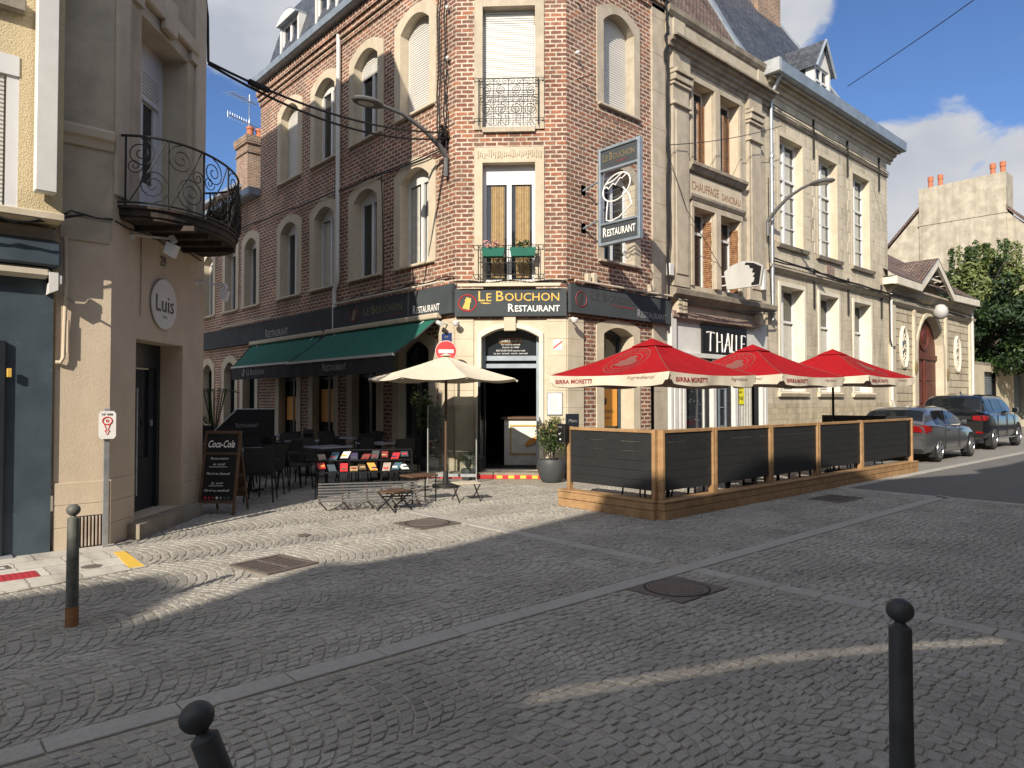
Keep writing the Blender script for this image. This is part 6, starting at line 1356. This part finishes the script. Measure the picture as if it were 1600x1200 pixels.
for k in range(26): a = random.random()*6.28; mb.tube([(6.6, 19, .6), (6.6+.3*math.cos(a), 19+.3*math.sin(a), 1.9), (6.6+.6*math.cos(a), 19+.6*math.sin(a), 1.8)], .008, 4)
tag(mb.build('spiky_plant', 'leaf_mid', base=(6.6, 19, 0)), 'spiky palm like plant behind the flower trough in the side street', 'plant')
# rack of colourful magazines, slatted low bench, folding stools
FM = Fr((5.35, 10.7), (.86, -.51)); LR = 1.55 
rk = thing('magazine_rack', 'long black wire rack of colourful magazines standing in the street in front of the tables', 'rack', (6.1, 10.2, 0))
mb = MB(FM)
for a in (0, .52, 1.04, 1.55): mb.tube([(a, .22, 0), (a, .14, .38), (a, -.2, .76)], .010, 5); mb.tube([(a, -.25, 0), (a, -.2, .76)], .010, 5)
for z, d in ((.42, .12), (.60, -.05), (.76, -.20)): mb.tube([(0, d, z), (LR, d, z)], .012, 5)
mb.build('frame', 'blackpaint', rk)
cols = ['red_paint', 'purple', 'orange_paper', 'navy', 'red_dull', 'shutter_grey', 'red_paint', 'pot_grey', 'cyan_paper', 'curtain', 'red_dull', 'paper', 'wood_dark']
for r_ in range(2):
    for k in range(9):
        a = .02+k*.17+random.uniform(-.02, .02); z = .46+.17*r_+random.uniform(-.03, .03); d = .1-.2*r_+random.uniform(-.03, .03); q = random.uniform(-.06, .06); hh = .07+.06*random.random()
        mb = MB(FM); mb.add([(a, d+.02, z), (a+.12, d+.02, z), (a+.12+q, d-hh*.7, z+hh), (a+q, d-hh*.7, z+hh), (a, d+.0, z-.01), (a+.12, d+.0, z-.01), (a+.12+q, d-hh*.7-.02, z+hh-.01), (a+q, d-hh*.7-.02, z+hh-.01)], [(0, 1, 2, 3), (4, 5, 6, 7), (0, 1, 5, 4), (1, 2, 6, 5), (2, 3, 7, 6), (3, 0, 4, 7)])
        mb.box(a+.03, a+.09, d+.019, d+.024, z+.01, z+.014)
        m = cols[(k*3+r_*5) % len(cols)]; o = mb.build('magazine', m, base=FM(a, d, z)); tag(o, 'colourful magazine standing in the black wire rack of the side street', 'magazine', 'magazines in the wire rack')
        MB(FM).add([(a+.02, d+.021-.03*.7, z+.03), (a+.10, d+.021-.03*.7, z+.03), (a+.10, d+.021-.055*.7, z+.055), (a+.02, d+.021-.055*.7, z+.055)], [(0, 1, 2, 3)]).build('cover_print', cols[(k*5+r_*3+2) % len(cols)], o)
FW = Fr((4.80, 9.55), (.86, -.45)); bn = thing('slatted_bench', 'low dark slatted folding bench standing on the setts', 'bench', (5.6, 9.1, 0)); mb = MB(FW)
for k in range(7): mb.bbox(0, 1.45, .30-.07*k, .345-.07*k, .15+.033*k, .17+.033*k, .004)
mb.build('slats', 'lamp_grey', bn); mb = MB(FW)
for a in (.03, .35, .7, 1.05, 1.4): mb.tube([(a, .34, .13), (a, -.14, .36)], .013, 5); mb.tube([(a, .30, .15), (a+.1, .1, 0)], .01, 5)
mb.build('frame', 'wood_dark', bn)
def stool(x, y, rz, label, top):
    t = thing('folding_stool', label, 'stool', (x, y, 0), 'folding stools on the setts', rz); 
    for mb, nm, m in ((MB().bbox(-.2, .2, -.16, .16, .27, .29, .006), 'seat', top),):
        o = mb.build(nm, m, None); o.parent = t
    for sx in (-.18, .18):
        for s_ in (-1, 1):
            o = MB().tube([(sx, s_*.17, 0), (sx, -s_*.15, .27)], .011, 5).build('leg', 'blackpaint', None); o.parent = t
stool(5.6, 8.75, .3, 'small folding stool with thin black legs in front of the slatted bench', 'wood_dark'); stool(7.0, 8.85, -.3, 'small folding stool with pale seat right of the slatted bench', 'trim_beige')
t = thing('terrace_table', 'low dark side table beside the pale folding stool', 'table', (6.35, 9.2, 0)); MB().bbox(6.1, 6.6, 9.05, 9.4, .40, .43, .006).build('tabletop', 'wood_dark', t)
for x in (6.13, 6.57):
    for y in (9.08, 9.37): MB().tube([(x, y, 0), (x, y, .4)], .012, 5).build('leg', 'blackpaint', t)
# ------------------------------------------------------------- timber terrace with dark screens
tr = thing('terrace_enclosure', 'timber framed terrace enclosure with dark slatted screens on a plank base', 'terrace', (7.7, 5.55, 0))
def planks(fr, a0, a1, d0, d1, z1, name='plank_base'):
    mb = MB(fr)
    mb.bbox(a0, a1, d0, d1, .0, .113, .004); mb.bbox(a0, a1, d0+.001, d1-.001, .123, z1-.034, .004); mb.box(a0+.01, a1-.01, d0+.02, d1-.02, .1, z1-.02); mb.bbox(a0-.004, a1+.004, d0-.006, d1+.006, z1-.027, z1, .004)
    return mb.build(name, 'wood', tr)
FTf = Fr((7.78, 5.60), (1, 0)); planks(FTf, .0, 9.45, -.22, .0, .25)
FTl = Fr((7.70, 7.50), (0, -1)); planks(FTl, 0, 1.78, -.22, .0, .25)
MB(FTf).box(.2, 9.3, -.8, -.24, .0, .02).build('floor_plate', 'wood_dark', tr)
def screen(fr, a0, a1, z0=.37, z1=1.15):
    MB(fr).bbox(a0-.0, a1+.0, -.15, -.08, z1, z1+.045, .004).build('top_rail', 'wood', tr)
    mb = MB(fr); z = z0
    while z < z1-.02: mb.bbox(a0, a1, -.13, -.10, z, min(z+.128, z1), .003); z += .131
    mb.build('screen_panel', 'panel_black', tr)
pf = [.10, 1.30, 2.67, 4.15, 5.8, 7.4, 9.25]
from_px = [.06, 1.35, 3.02, 4.72, 6.62, 9.30]
for k, a in enumerate(from_px):
    MB(FTf).bbox(a, a+.055, -.16, -.07, .24, 1.20, .006).build('post', 'wood', tr)
    if 0 < k < len(from_px)-1: MB(FTf).bbox(a-.062, a-.004, -.16, -.07, .24, 1.20, .006).build('post', 'wood', tr)
for a, b in zip(from_px, from_px[1:]): screen(FTf, a+.056, b-.063 if b < 9 else b-.001)
for a in (.12, 1.69): MB(FTl).bbox(a, a+.055, -.16, -.07, .24, 1.20, .006).build('post', 'wood', tr)
screen(FTl, .176, 1.689)
FTr = Fr((17.05, 5.7), (0, 1), (1, 0)); MB(FTr).bbox(0, 1.9, -.15, -.1, .3, 1.24, .004).build('screen_panel', 'panel_black', tr)
b = thing('notice_box', 'small black box with white marks on the corner post of the timber terrace', 'box', tuple(FTl(.1, .0, .95))); MB(FTl).bbox(.03, .19, -.06, .05, .96, 1.24, .012).build('box', 'blackpaint', b)
text_mb(FTl, 'PMR', .06, 1.18, .025, .09, d=.05).build('lettering', 'grey_letter', b); MB(FTl).prism([(.07, 1.10), (.085, 1.075), (.13, 1.115), (.085, 1.09)], .05, .052).prism([(.09, 1.0), (.12, 1.0), (.12, 1.02), (.09, 1.02)], .05, .052).build('mark', 'white_letter', b)
t = thing('chalk_board', 'small dark menu board standing behind the shrub against the corner pier', 'chalk board', (10.6, 9.75, 0)); FQ = Fr((10.35, 9.85), (1, -.3)); MB(FQ).bbox(0, .3, -.02, .02, .3, 1.32, .006).tube([(.0, 0, .3), (.0, 0, 0)], .015, 5).tube([(.3, 0, .3), (.3, 0, 0)], .015, 5).tube([(.15, -.02, 1.2), (.15, -.3, 0)], .015, 5).build('board', 'navy_dark', t); text_mb(FQ, 'Menu', .05, 1.15, .07, .2, d=.021, shear=.3).build('lettering', 'grey_letter', t)
# ------------------------------------------------------------- red beer garden umbrellas
def parasol(cx, cy, label, half=1.15, ze=1.99, za=2.58):
    t = thing('beer_umbrella', label, 'umbrella', (cx, cy, 0), 'red square umbrellas over the timber terrace')
    ap = Vector((cx, cy, za)); cor = [Vector((cx+sx*half, cy+sy*half, ze)) for sx, sy in ((-1, -1), (1, -1), (1, 1), (-1, 1))]
    mb = MB(); m_ = 12
    for k in range(4):
        a, b = cor[k], cor[(k+1) % 4]
        def pt(u_, v_):
            e = a.lerp(b, v_); p = ap.lerp(e, u_); s_ = -.035*u_*(4*v_*(1-v_))-.045*math.sin(math.pi*min(u_, 1))+.006*math.sin(v_*23+k*2+cx)*u_*math.sin(math.pi*v_)*(1-u_)*2.5; return tuple(p+Vector((0, 0, s_)))
        for i in range(m_):
            for j in range(m_): mb.add([pt(i/m_, j/m_), pt((i+1)/m_, j/m_), pt((i+1)/m_, (j+1)/m_), pt(i/m_, (j+1)/m_)], [(0, 1, 2, 3)])
    mb.build('canopy', 'red_cloth', t)
    for c_ in cor:
        P = [tuple(ap.lerp(c_, u_/10)+Vector((0, 0, -.045*math.sin(math.pi*u_/10)+.003))) for u_ in range(11)]; MB().tube(P, .006, 4).build('seam', 'grey_print', t)
    # little vent cap on top
    mb = MB(); c2_ = [Vector((cx+sx*.24, cy+sy*.24, za-.128)) for sx, sy in ((-1, -1), (1, -1), (1, 1), (-1, 1))]
    for k in range(4): mb.add([tuple(ap+Vector((0, 0, .008))), tuple(c2_[k]), tuple(c2_[(k+1) % 4])], [(0, 1, 2)])
    mb.build('vent_cap', 'red_cloth', t)
    faces = [((cx-half, cy+half), (0, -1)), ((cx-half, cy-half), (1, 0)), ((cx+half, cy-half), (0, 1)), ((cx+half, cy+half), (-1, 0))]
    for q, (o, u_) in enumerate(faces):
        f = Fr(o, u_); mb = MB(f); n_ = 48; g_ = random.Random(int(cx*10)+q); p1, p2 = g_.random()*6, g_.random()*6
        def dd(a): return .012+.022*math.sin(a*5+p1)+.01*math.sin(a*13+p2)
        A = []; B_ = []
        for i in range(n_+1):
            a = 2*half*i/n_; tt = i/n_; zt = ze-.035*(4*tt*(1-tt)); A.append((a, 0, zt+.005)); edge = min(tt, 1-tt); B_.append((a, dd(a), zt-.155+.02*math.sin(a*4+p2)+(.05 if edge < .03 else 0)))
        mb.strip(A, B_); mb.build('valance', 'cream_cloth', t)
        if q < 2:
            def bend(mb):
                for i, v in enumerate(mb.v):
                    rel = v-f.o; a = rel.dot(f.u); k = max(0, min(1, (ze-rel.z)/.155)); mb.v[i] = v+f.n*(dd(a)*k+.004)
                return mb
            bend(text_mb(f, 'BIRRA MORETTI', .12 if q == 0 else .14, ze-.135, .065, .78, d=0, thick=0, bold=.03)).build('lettering', 'red_dull', t)
            bend(text_mb(f, 'Ingredienti', 1.55, ze-.09, .05, .5, d=0, thick=0, shear=.5)).build('lettering', 'grey_print', t)
            # printed oval emblem on the cloth slope
            a_, b_ = (cor[3], cor[0]) if q == 0 else (cor[0], cor[1])
            def onc(x, y, lift=.004):   # x along edge -1..1 of half, y 0 (eave) ..1 (apex)
                u0 = 1-y; vv = .5+x/(2*max(u0, .05)); e = a_.lerp(b_, vv); p = ap.lerp(e, u0); s_ = -.035*u0*(4*vv*(1-vv))-.045*math.sin(math.pi*u0); nn = (b_-a_).cross(ap-a_).normalized(); nn = nn if nn.z > 0 else -nn
                return tuple(p+Vector((0, 0, s_))+nn*lift)
            mb = MB()
            for rx, ry in ((.30, .34), (.21, .22)):
                P = [onc(rx*math.cos(2*math.pi*i/40), .44+ry*math.sin(2*math.pi*i/40)) for i in range(40)]; Q = [onc((rx-.012)*math.cos(2*math.pi*i/40), .44+(ry-.014)*math.sin(2*math.pi*i/40)) for i in range(40)]
                mb.add(P+Q, [[i, (i+1) % 40, 40+(i+1) % 40, 40+i] for i in range(40)])
            S = [(-.17, .34), (-.1, .33), (0, .30), (.12, .33), (.17, .38), (.16, .46), (.1, .5), (.1, .56), (.03, .60), (-.05, .57), (-.07, .5), (-.14, .46), (-.12, .42)]
            cxx = sum(p[0] for p in S)/len(S); cyy = sum(p[1] for p in S)/len(S); P = [onc(cxx, cyy, .006)]+[onc(x, y, .006) for x, y in S]; mb.add(P, [[0, 1+i, 1+(i+1) % len(S)] for i in range(len(S))])
            for i in range(24):   # ring of letter like marks
                if i in (0, 12, 1, 13): continue
                a = 2*math.pi*i/24; c_, s_ = math.cos(a), math.sin(a); w1 = .035
                P = [onc(.255*math.cos(a-w1)*(1-.0), .44+.28*math.sin(a-w1)-.022), onc(.255*math.cos(a+w1), .44+.28*math.sin(a+w1)-.022), onc(.255*math.cos(a+w1), .44+.28*math.sin(a+w1)+.03), onc(.255*math.cos(a-w1), .44+.28*math.sin(a-w1)+.03)]; mb.add(P, [(0, 1, 2, 3)])
            if q == (1 if cx > 15 else 0): mb.build('printed_emblem', 'grey_print', t)
    MB().tube([(cx, cy, 0), (cx, cy, za-.02)], .026, 10).build('pole', 'blackpaint', t)
    for c_ in cor: MB().tube([(cx, cy, za-.06), tuple(c_-Vector((0, 0, .05)))], .012, 5).build('rib', 'wood_dark', t)
    MB().bbox(cx-.2, cx+.2, cy-.2, cy+.2, 0, .06, .01).build('base', 'iron', t)
parasol(9.20, 6.85, 'nearest red square umbrella with cream valance over the left end of the terrace')
parasol(12.33, 6.85, 'middle red square umbrella of the three over the terrace', 1.2, 2.03, 2.65)
parasol(15.80, 6.85, 'farthest red square umbrella nearest the parked cars', 1.25, 2.09, 2.73)
# ------------------------------------------------------------- cars
def car(name, label, loc, L_c, Wc, side, roofz, paint, wheel_r, wb, suv=False):
    t = thing(name, label, 'car', loc); ox, oy = loc[0], loc[1]
    f = Fr((ox, oy), (1, 0), (0, 1))          # a: rear -> front, d: across (-W/2 near side)
    # lower body: stations with bottom z, shoulder z, half width
    st_ = side; mb = MB(f); rings = []
    for (x, zb_, zs_, hw) in st_:
        P = []
        prof = [(0, zb_), (.80, zb_), (.93, zb_+.04), (.985, zb_+.16), (1.0, (zb_+zs_)*.5), (.985, zs_-.10), (.93, zs_-.02), (.84, zs_), (.5, zs_+.012), (0, zs_+.018)]
        for k, z in prof: P.append((x, -hw*k, z))
        for k, z in prof[-2:0:-1]: P.append((x, hw*k, z))
        rings.append(P)
    n = len(rings[0]); pts = [p for r_ in rings for p in r_]; F = [[i*n+k, i*n+(k+1) % n, (i+1)*n+(k+1) % n, (i+1)*n+k] for i in range(len(rings)-1) for k in range(n)]+[list(range(n)), [(len(rings)-1)*n+k for k in range(n)]]
    mb.add(pts, F); body = mb.build('body', paint, t, smooth=True)
    return t, f, body
def glasshouse(f, parent, ST, hb, zb, paint, side, rear, front, pillars=()):
    """lofted cabin. ST: stations (x, roof z, roof half width); hb belt half width; zb belt height"""
    def st(x):
        for (x0, z0, w0), (x1, z1, w1) in zip(ST, ST[1:]):
            if x0 <= x <= x1: k = (x-x0)/(x1-x0); return z0+(z1-z0)*k, w0+(w1-w0)*k
        return ST[-1][1:] if x > ST[-1][0] else ST[0][1:]
    def cross(x):
        z, w = st(x); z = max(z, zb+.012); w = min(w, hb)
        return [(hb, zb), (hb-.02+(w-hb)*.25, zb+(z-zb)*.3), (w+.035, z-.10*(z-zb)-.02), (w-.02, z-.02), (w*.75, z+.005), (0, z+.02)]
    def surf(x, v, off=0):   # v 0 (belt near side, -d) .. 5 (centre) .. 10
        P = cross(x); sg = -1 if v <= 5 else 1; u_ = v if v <= 5 else 10-v; i = min(int(u_), 4); k = u_-i
        y = P[i][0]+(P[i+1][0]-P[i][0])*k; z = P[i][1]+(P[i+1][1]-P[i][1])*k; return Vector((x, sg*y, z))
    def offs(x, v, o):
        e = .02; a = surf(min(x+e, ST[-1][0]), v)-surf(max(x-e, ST[0][0]), v); b_ = surf(x, min(v+.05, 10))-surf(x, max(v-.05, 0)); n_ = a.cross(b_); n_.normalize()
        if n_.z < 0 and v > 2 and v < 8: n_ = -n_
        if v <= 2 and n_.y > 0: n_ = -n_
        if v >= 8 and n_.y < 0: n_ = -n_
        return tuple(surf(x, v)+n_*o)
    xs = sorted(set([s_[0] for s_ in ST]+[ST[0][0]+(ST[-1][0]-ST[0][0])*i/22 for i in range(23)])); mb = MB(f); pts = [tuple(surf(x, v*.5)) for x in xs for v in range(21)]
    mb.add(pts, [[i*21+k, i*21+k+1, i*21+22+k, i*21+21+k] for i in range(len(xs)-1) for k in range(20)]+[list(range(21)), [(len(xs)-1)*21+k for k in range(21)]]); cab = mb.build('cabin', paint, parent, smooth=True)
    def patch(x0, x1, v0, v1, nm, m='carglass', o=.008, nx=14, nv=6, round_=0):
        P = []
        for i in range(nx+1):
            for j in range(nv+1):
                t_ = j/nv; r0 = round_*(4*(t_-.5)**2); x = x0+r0+(x1-x0-r0*1.2)*i/nx; P.append(offs(x, v0+(v1-v0)*t_, o))
        MB(f).add(P, [[i*(nv+1)+j, i*(nv+1)+j+1, (i+1)*(nv+1)+j+1, (i+1)*(nv+1)+j] for i in range(nx) for j in range(nv)]).build(nm, m, parent, smooth=True)
    for sgn in (0, 1):
        segs = [side[0]]+[p for p in pillars]+[side[1]]
        for k in range(len(segs)-1):
            v0, v1 = (.12, 1.85) if sgn == 0 else (9.88, 8.15); patch(segs[k]+.03, segs[k+1]-.03, v0, v1, 'side_window', round_=.05 if k == 0 else 0)
    patch(rear[0], rear[1], 2.6, 7.4, 'rear_window'); patch(front[0], front[1], 2.6, 7.4, 'windscreen')
    return cab
def wheel(f, parent, x, r, hw, near=True, spoke=5, rim='rim'):
    s_ = -1 if near else 1; c = (x, r); d0 = s_*hw
    def lz(prof, m_, nm, par):
        return MB(f).lathe([(rr, d0-s_*dd) for rr, dd in prof], c, 28, axis='d').build(nm, m_, par, smooth=True)
    w_ = lz([(r*.68, .0), (r*.93, .0), (r, .03), (r, .19), (r*.9, .22), (.02, .22)], 'tyre', 'wheel', parent)
    lz([(r*.72, .012), (r*.70, -.006), (r*.64, .008), (r*.62, .06), (.0, .07)], 'plastic_black', 'rim_well', w_)
    mb = MB(f)
    for k in range(spoke):
        for off in (-.12, .12):
            a = 2*math.pi*k/spoke+.3; p0 = (x+.05*math.cos(a), d0-s_*.0, r+.05*math.sin(a)); p1 = (x+r*.66*math.cos(a+off), d0-s_*.004, r+r*.66*math.sin(a+off)); mb.tube([p0, p1], [.022, .014], 4)
    mb.tube([(x+r*.68*math.cos(a*math.pi/14), d0-s_*.0, r+r*.68*math.sin(a*math.pi/14)) for a in range(28)], .014, 5, True); mb.lathe([(.05, d0+s_*.01), (.05, d0-s_*.02)], c, 12, axis='d'); mb.build('rim', rim, w_, smooth=True)
def arch(f, parent, x, r, hw, zb_):
    for s_ in (-1, 1):
        n = 16; P = [(x+(r+.055)*math.cos(math.pi*i/n), r+(r+.055)*math.sin(math.pi*i/n)) for i in range(n+1)]
        MB(f).prism([(a, max(z, .12)) for a, z in P]+[(x-(r+.055), .14)], s_*(hw-.14), s_*(hw+.004)).build('wheel_arch', 'plastic_black', parent)
# grey hatchback
cg, f, body = car('parked_car', 'dark grey hatchback with lit looking red tail lamps parked behind the terrace', (19.55, 7.0, 0), 4.3, 1.78,
    [(0.03, .42, .78, .74), (.0, .30, .93, .80), (.10, .24, 1.0, .86), (.5, .22, .985, .89), (1.2, .20, .955, .89), (2.2, .20, .93, .885), (3.0, .20, .90, .885), (3.6, .21, .84, .87), (4.05, .24, .76, .82), (4.28, .30, .66, .70), (4.32, .4, .55, .6)], 1.43, 'car_grey', .325, 2.7)
glasshouse(f, cg, [(.04, 1.0, .74), (.16, 1.14, .70), (.36, 1.31, .66), (.62, 1.395, .63), (1.1, 1.43, .62), (1.7, 1.435, .62), (2.2, 1.39, .62), (2.6, 1.28, .64), (3.0, 1.11, .68), (3.3, .955, .72)], .83, .945, 'car_grey', (.72, 2.95), (.10, .40), (2.35, 3.2), (1.55,))
for x in (.85, 3.52):
    arch(f, cg, x, .325, .875, .2)
    for near in (True, False): wheel(f, cg, x, .325, .885, near, 6)
for s_ in (-1, 1):
    mb = MB(f); y0, y1 = (s_*.40, s_*.845); P = [(-.02, y0, .80), (-.02, y0, .93), (.02, y1, .96), (.30, s_*.885, .93), (.22, s_*.892, .82), (.02, y1, .77)]
    mb.add(P+[(p[0]+.06, p[1]*.96, p[2]) for p in P], [(0, 1, 2, 5), (2, 3, 4, 5), (0, 1, 7, 6), (1, 2, 8, 7), (2, 3, 9, 8), (3, 4, 10, 9), (4, 5, 11, 10), (5, 0, 6, 11)]); mb.build('tail_lamp', 'tail_red', cg)
MB(f).bbox(-.03, .02, -.26, .26, .60, .71, .004).build('number_plate', 'white_paint', cg); MB(f).bbox(-.03, .1, -.74, .74, .26, .36, .02).build('bumper_trim', 'plastic_black', cg)
text_mb(Fr(f(0, 0, 0), (0, -1)), 'FG-418-KR', 0, .63, .06, .40, d=.031, align='CENTER').build('number', 'blackpaint', cg)
for s_ in (-1, 1): MB(f).bbox(2.62, 2.78, s_*.92-.06, s_*.92+.08*s_*0+.06, .95, 1.06, .03).build('wing_mirror', 'car_grey', cg)
mb = MB(f)
for x in (1.28, 2.45): mb.box(x, x+.008, -.896, -.880, .28, .93)
mb.box(.15, 3.2, -.893, -.883, .925, .933); mb.bbox(1.45, 1.62, -.905, -.885, .80, .825, .004); mb.bbox(2.52, 2.69, -.905, -.885, .80, .825, .004); mb.build('door_seam', 'plastic_black', cg)
# black suv
cs_, f, body = car('parked_suv', 'black sport utility vehicle parked ahead of the grey hatchback', (25.9, 7.45, 0), 4.85, 1.98,
    [(0.03, .50, 1.0, .84), (.0, .42, 1.12, .90), (.10, .36, 1.18, .96), (.6, .34, 1.19, .99), (1.4, .30, 1.18, .99), (2.6, .30, 1.16, .985), (3.4, .30, 1.15, .985), (4.0, .32, 1.12, .97), (4.6, .34, 1.04, .92), (4.85, .42, .9, .80)], 1.8, 'car_black', .39, 2.92)
glasshouse(f, cs_, [(.04, 1.24, .84), (.12, 1.38, .80), (.30, 1.64, .76), (.5, 1.735, .74), (1.1, 1.775, .73), (2.0, 1.775, .73), (2.7, 1.73, .73), (3.1, 1.56, .76), (3.5, 1.33, .80), (3.75, 1.175, .84)], .93, 1.17, 'car_black', (.42, 3.4), (.08, .34), (2.8, 3.65), (1.15, 2.15))
for x in (.95, 3.9):
    arch(f, cs_, x, .39, .975, .3)
    for near in (True, False): wheel(f, cs_, x, .385, .985, near, 5)
for s_ in (-1, 1):
    mb = MB(f); y0, y1 = (s_*.62, s_*.955); P = [(-.02, y0, .96), (-.02, y0, 1.10), (.02, y1, 1.11), (.34, s_*.992, 1.08), (.20, s_*.998, .99), (.02, y1, .94)]
    mb.add(P+[(p[0]+.06, p[1]*.96, p[2]) for p in P], [(0, 1, 2, 5), (2, 3, 4, 5), (0, 1, 7, 6), (1, 2, 8, 7), (2, 3, 9, 8), (3, 4, 10, 9), (4, 5, 11, 10), (5, 0, 6, 11)]); mb.build('tail_lamp', 'tail_red', cs_)
    MB(f).bbox(-.03, .05, min(s_*.70, s_*.90), max(s_*.70, s_*.90), .54, .60, .006).build('reflector', 'tail_red', cs_); MB(f).bbox(2.95, 3.15, s_*1.08-.08, s_*1.08+.08, 1.18, 1.34, .03).build('wing_mirror', 'car_black', cs_)
MB(f).bbox(-.03, .02, -.27, .27, .80, .92, .004).build('number_plate', 'white_paint', cs_); MB(f).bbox(-.035, .0, -.60, .60, .97, 1.09, .01).build('tailgate_trim', 'plastic_black', cs_); MB(f).bbox(1.35, 3.4, -1.0, -.985, .33, .37, .005).build('sill_trim', 'galv', cs_)
text_mb(Fr(f(0, 0, 0), (0, -1)), 'EB-760-TL', 0, .83, .06, .42, d=.031, align='CENTER').build('number', 'blackpaint', cs_)
mb = MB(f)
for x in (1.35, 2.45, 3.4): mb.box(x, x+.008, -.998, -.98, .38, 1.17)
mb.build('door_seam', 'plastic_black', cs_); MB(f).prism([(1.0, 1.80), (1.2, 1.80), (1.05, 1.88)], -.015, .015).build('roof_fin', 'car_black', cs_)
# ------------------------------------------------------------- house closing the side street
eh = thing('end_house', 'plain brick house closing the far end of the side street', 'building', (2, 33, 0)); FE = Fr((-2, 33), (1, 0))
eo = [(a, a+1.1, z, z+1.9, 0) for a in (1.5, 4.2, 6.9, 9.6) for z in (.9, 4.4)]; wall_mb(FE, 0, 12.9, 0, 7.6, eo).build('wall', 'brick_old', eh)
for o in eo: window(eh, FE, o, w=.15)
MB().add([(-2.2, 32.8, 7.6), (11, 32.8, 7.6), (11, 37, 10.6), (-2.2, 37, 10.6)], [(0, 1, 2, 3)]).build('roof', 'rooftile', eh)
# ------------------------------------------------------------- tree
t = thing('street_tree', 'dense dark green tree rising over the garage wall at the right edge', 'tree', (43.8, 11.6, 0))
MB().tube([(43.8, 11.6, 0), (43.8, 11.55, 1.6), (43.75, 11.4, 3.2), (43.9, 11.3, 5)], [.26, .22, .2, .14], 10).build('trunk', 'bark', t, smooth=True)
mb = MB(); g = random.Random(2)
for k in range(9): a = g.random()*6.28; mb.tube([(43.8, 11.4, 3+.3*k*.5), (43.8+1.3*math.cos(a), 11.2+1.3*math.sin(a), 4.6+.35*k), (43.8+2.3*math.cos(a), 11.0+2.3*math.sin(a), 5.4+.4*k)], [.09, .06, .02], 6)
mb.build('limb', 'bark', t)
g = np.random.default_rng(4); mbs = {m: MB() for m in ('leaf_dark', 'leaf_mid', 'leaf_light')}
for q in range(250):
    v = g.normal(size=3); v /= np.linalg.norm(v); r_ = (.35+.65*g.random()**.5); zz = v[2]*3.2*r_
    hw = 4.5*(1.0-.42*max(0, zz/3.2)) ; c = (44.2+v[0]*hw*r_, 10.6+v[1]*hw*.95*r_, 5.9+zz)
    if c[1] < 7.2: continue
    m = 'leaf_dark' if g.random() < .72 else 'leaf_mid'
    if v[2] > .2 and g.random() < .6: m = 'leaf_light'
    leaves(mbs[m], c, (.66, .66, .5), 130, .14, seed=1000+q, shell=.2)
for q in range(26):
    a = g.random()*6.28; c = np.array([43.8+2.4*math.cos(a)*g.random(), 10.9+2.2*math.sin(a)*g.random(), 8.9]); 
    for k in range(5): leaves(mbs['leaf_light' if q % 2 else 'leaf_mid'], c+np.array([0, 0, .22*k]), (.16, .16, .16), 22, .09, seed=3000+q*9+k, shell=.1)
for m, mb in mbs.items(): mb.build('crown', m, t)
# ------------------------------------------------------------- houses on the camera's side of the street: they cast the long ground shadow
YO = -2.0
prof = [(-60, 10.6), (-15.4, 10.8), (-14.9, 10.5), (-14.1, 9.5), (-13.45, 8.6), (-13.15, 9.3), (-12.95, 10.1), (-12.2, 9.8), (-11.3, 9.8), (-10.4, 10.1), (-9.6, 10.4), (-8.8, 10.6), (-7.4, 10.0), (-6.0, 9.4), (-4.5, 9.9), (-3.0, 9.9), (-.9, 9.42), (1.1, 8.9), (3.6, 8.3), (5.2, 7.95), (5.3, 8.3), (7.5, 8.1), (60, 9.0)]
ho = thing('facing_houses', 'row of cream houses on the near side of the street, behind the viewer', 'building', (0, YO, 0))
FO = Fr((0, YO), (-1, 0)); wn = [(-40+3.2*k, -38.9+3.2*k, z, z+1.9, 0) for k in range(25) for z in (1.0, 4.2)]
mb = MB(); 
for (a, z), (b, y) in zip(prof, prof[1:]): mb.add([(a, YO, 7.5 if False else 6.9), (b, YO, 6.9), (b, YO, y), (a, YO, z), (a, YO-.5, 6.9), (b, YO-.5, 6.9), (b, YO-.5, y), (a, YO-.5, z)], [(0, 1, 2, 3), (4, 5, 6, 7), (3, 2, 6, 7)])
mb.build('roof', 'rooftile', ho)
SL = [(.8, 3.98), (1.2, 4.11), (2.3, 4.5), (4.0, 5.04), (6.3, 5.65), (6.6, 5.72)]; gp = .014  # slanted slit added in the unseen wall to throw a sun streak on the setts
wl = wall_mb(FO, -60, .8, 0, 6.9, [o for o in wn if o[1] < .3]); wall_mb(FO, 6.6, 60, 0, 6.9, [o for o in wn if o[0] > 6.6], mb=wl)
wl.add([(a, 0, 0) for a, _ in SL]+[(a, 0, z-gp) for a, z in SL], [(i, i+1, 7+i, 6+i) for i in range(5)]); wl.add([(a, 0, z+gp) for a, z in SL]+[(a, 0, 6.9) for a, _ in SL], [(i, i+1, 7+i, 6+i) for i in range(5)])
wl.build('wall', 'plaster_pale', ho)
mb = MB(FO)
for o in [o for o in wn if o[1] < .2 or o[0] > 6.7]: mb.add([(o[0]-.1, -.02, o[2]-.1), (o[1]+.1, -.02, o[2]-.1), (o[1]+.1, -.02, o[3]+.1), (o[0]-.1, -.02, o[3]+.1)], [(0, 1, 2, 3)])
mb.build('panes', 'glass', ho)
MB().box(-60, 60, YO-8, YO-7.9, 0, 6.9).build('rear_wall', 'plaster_pale', ho)
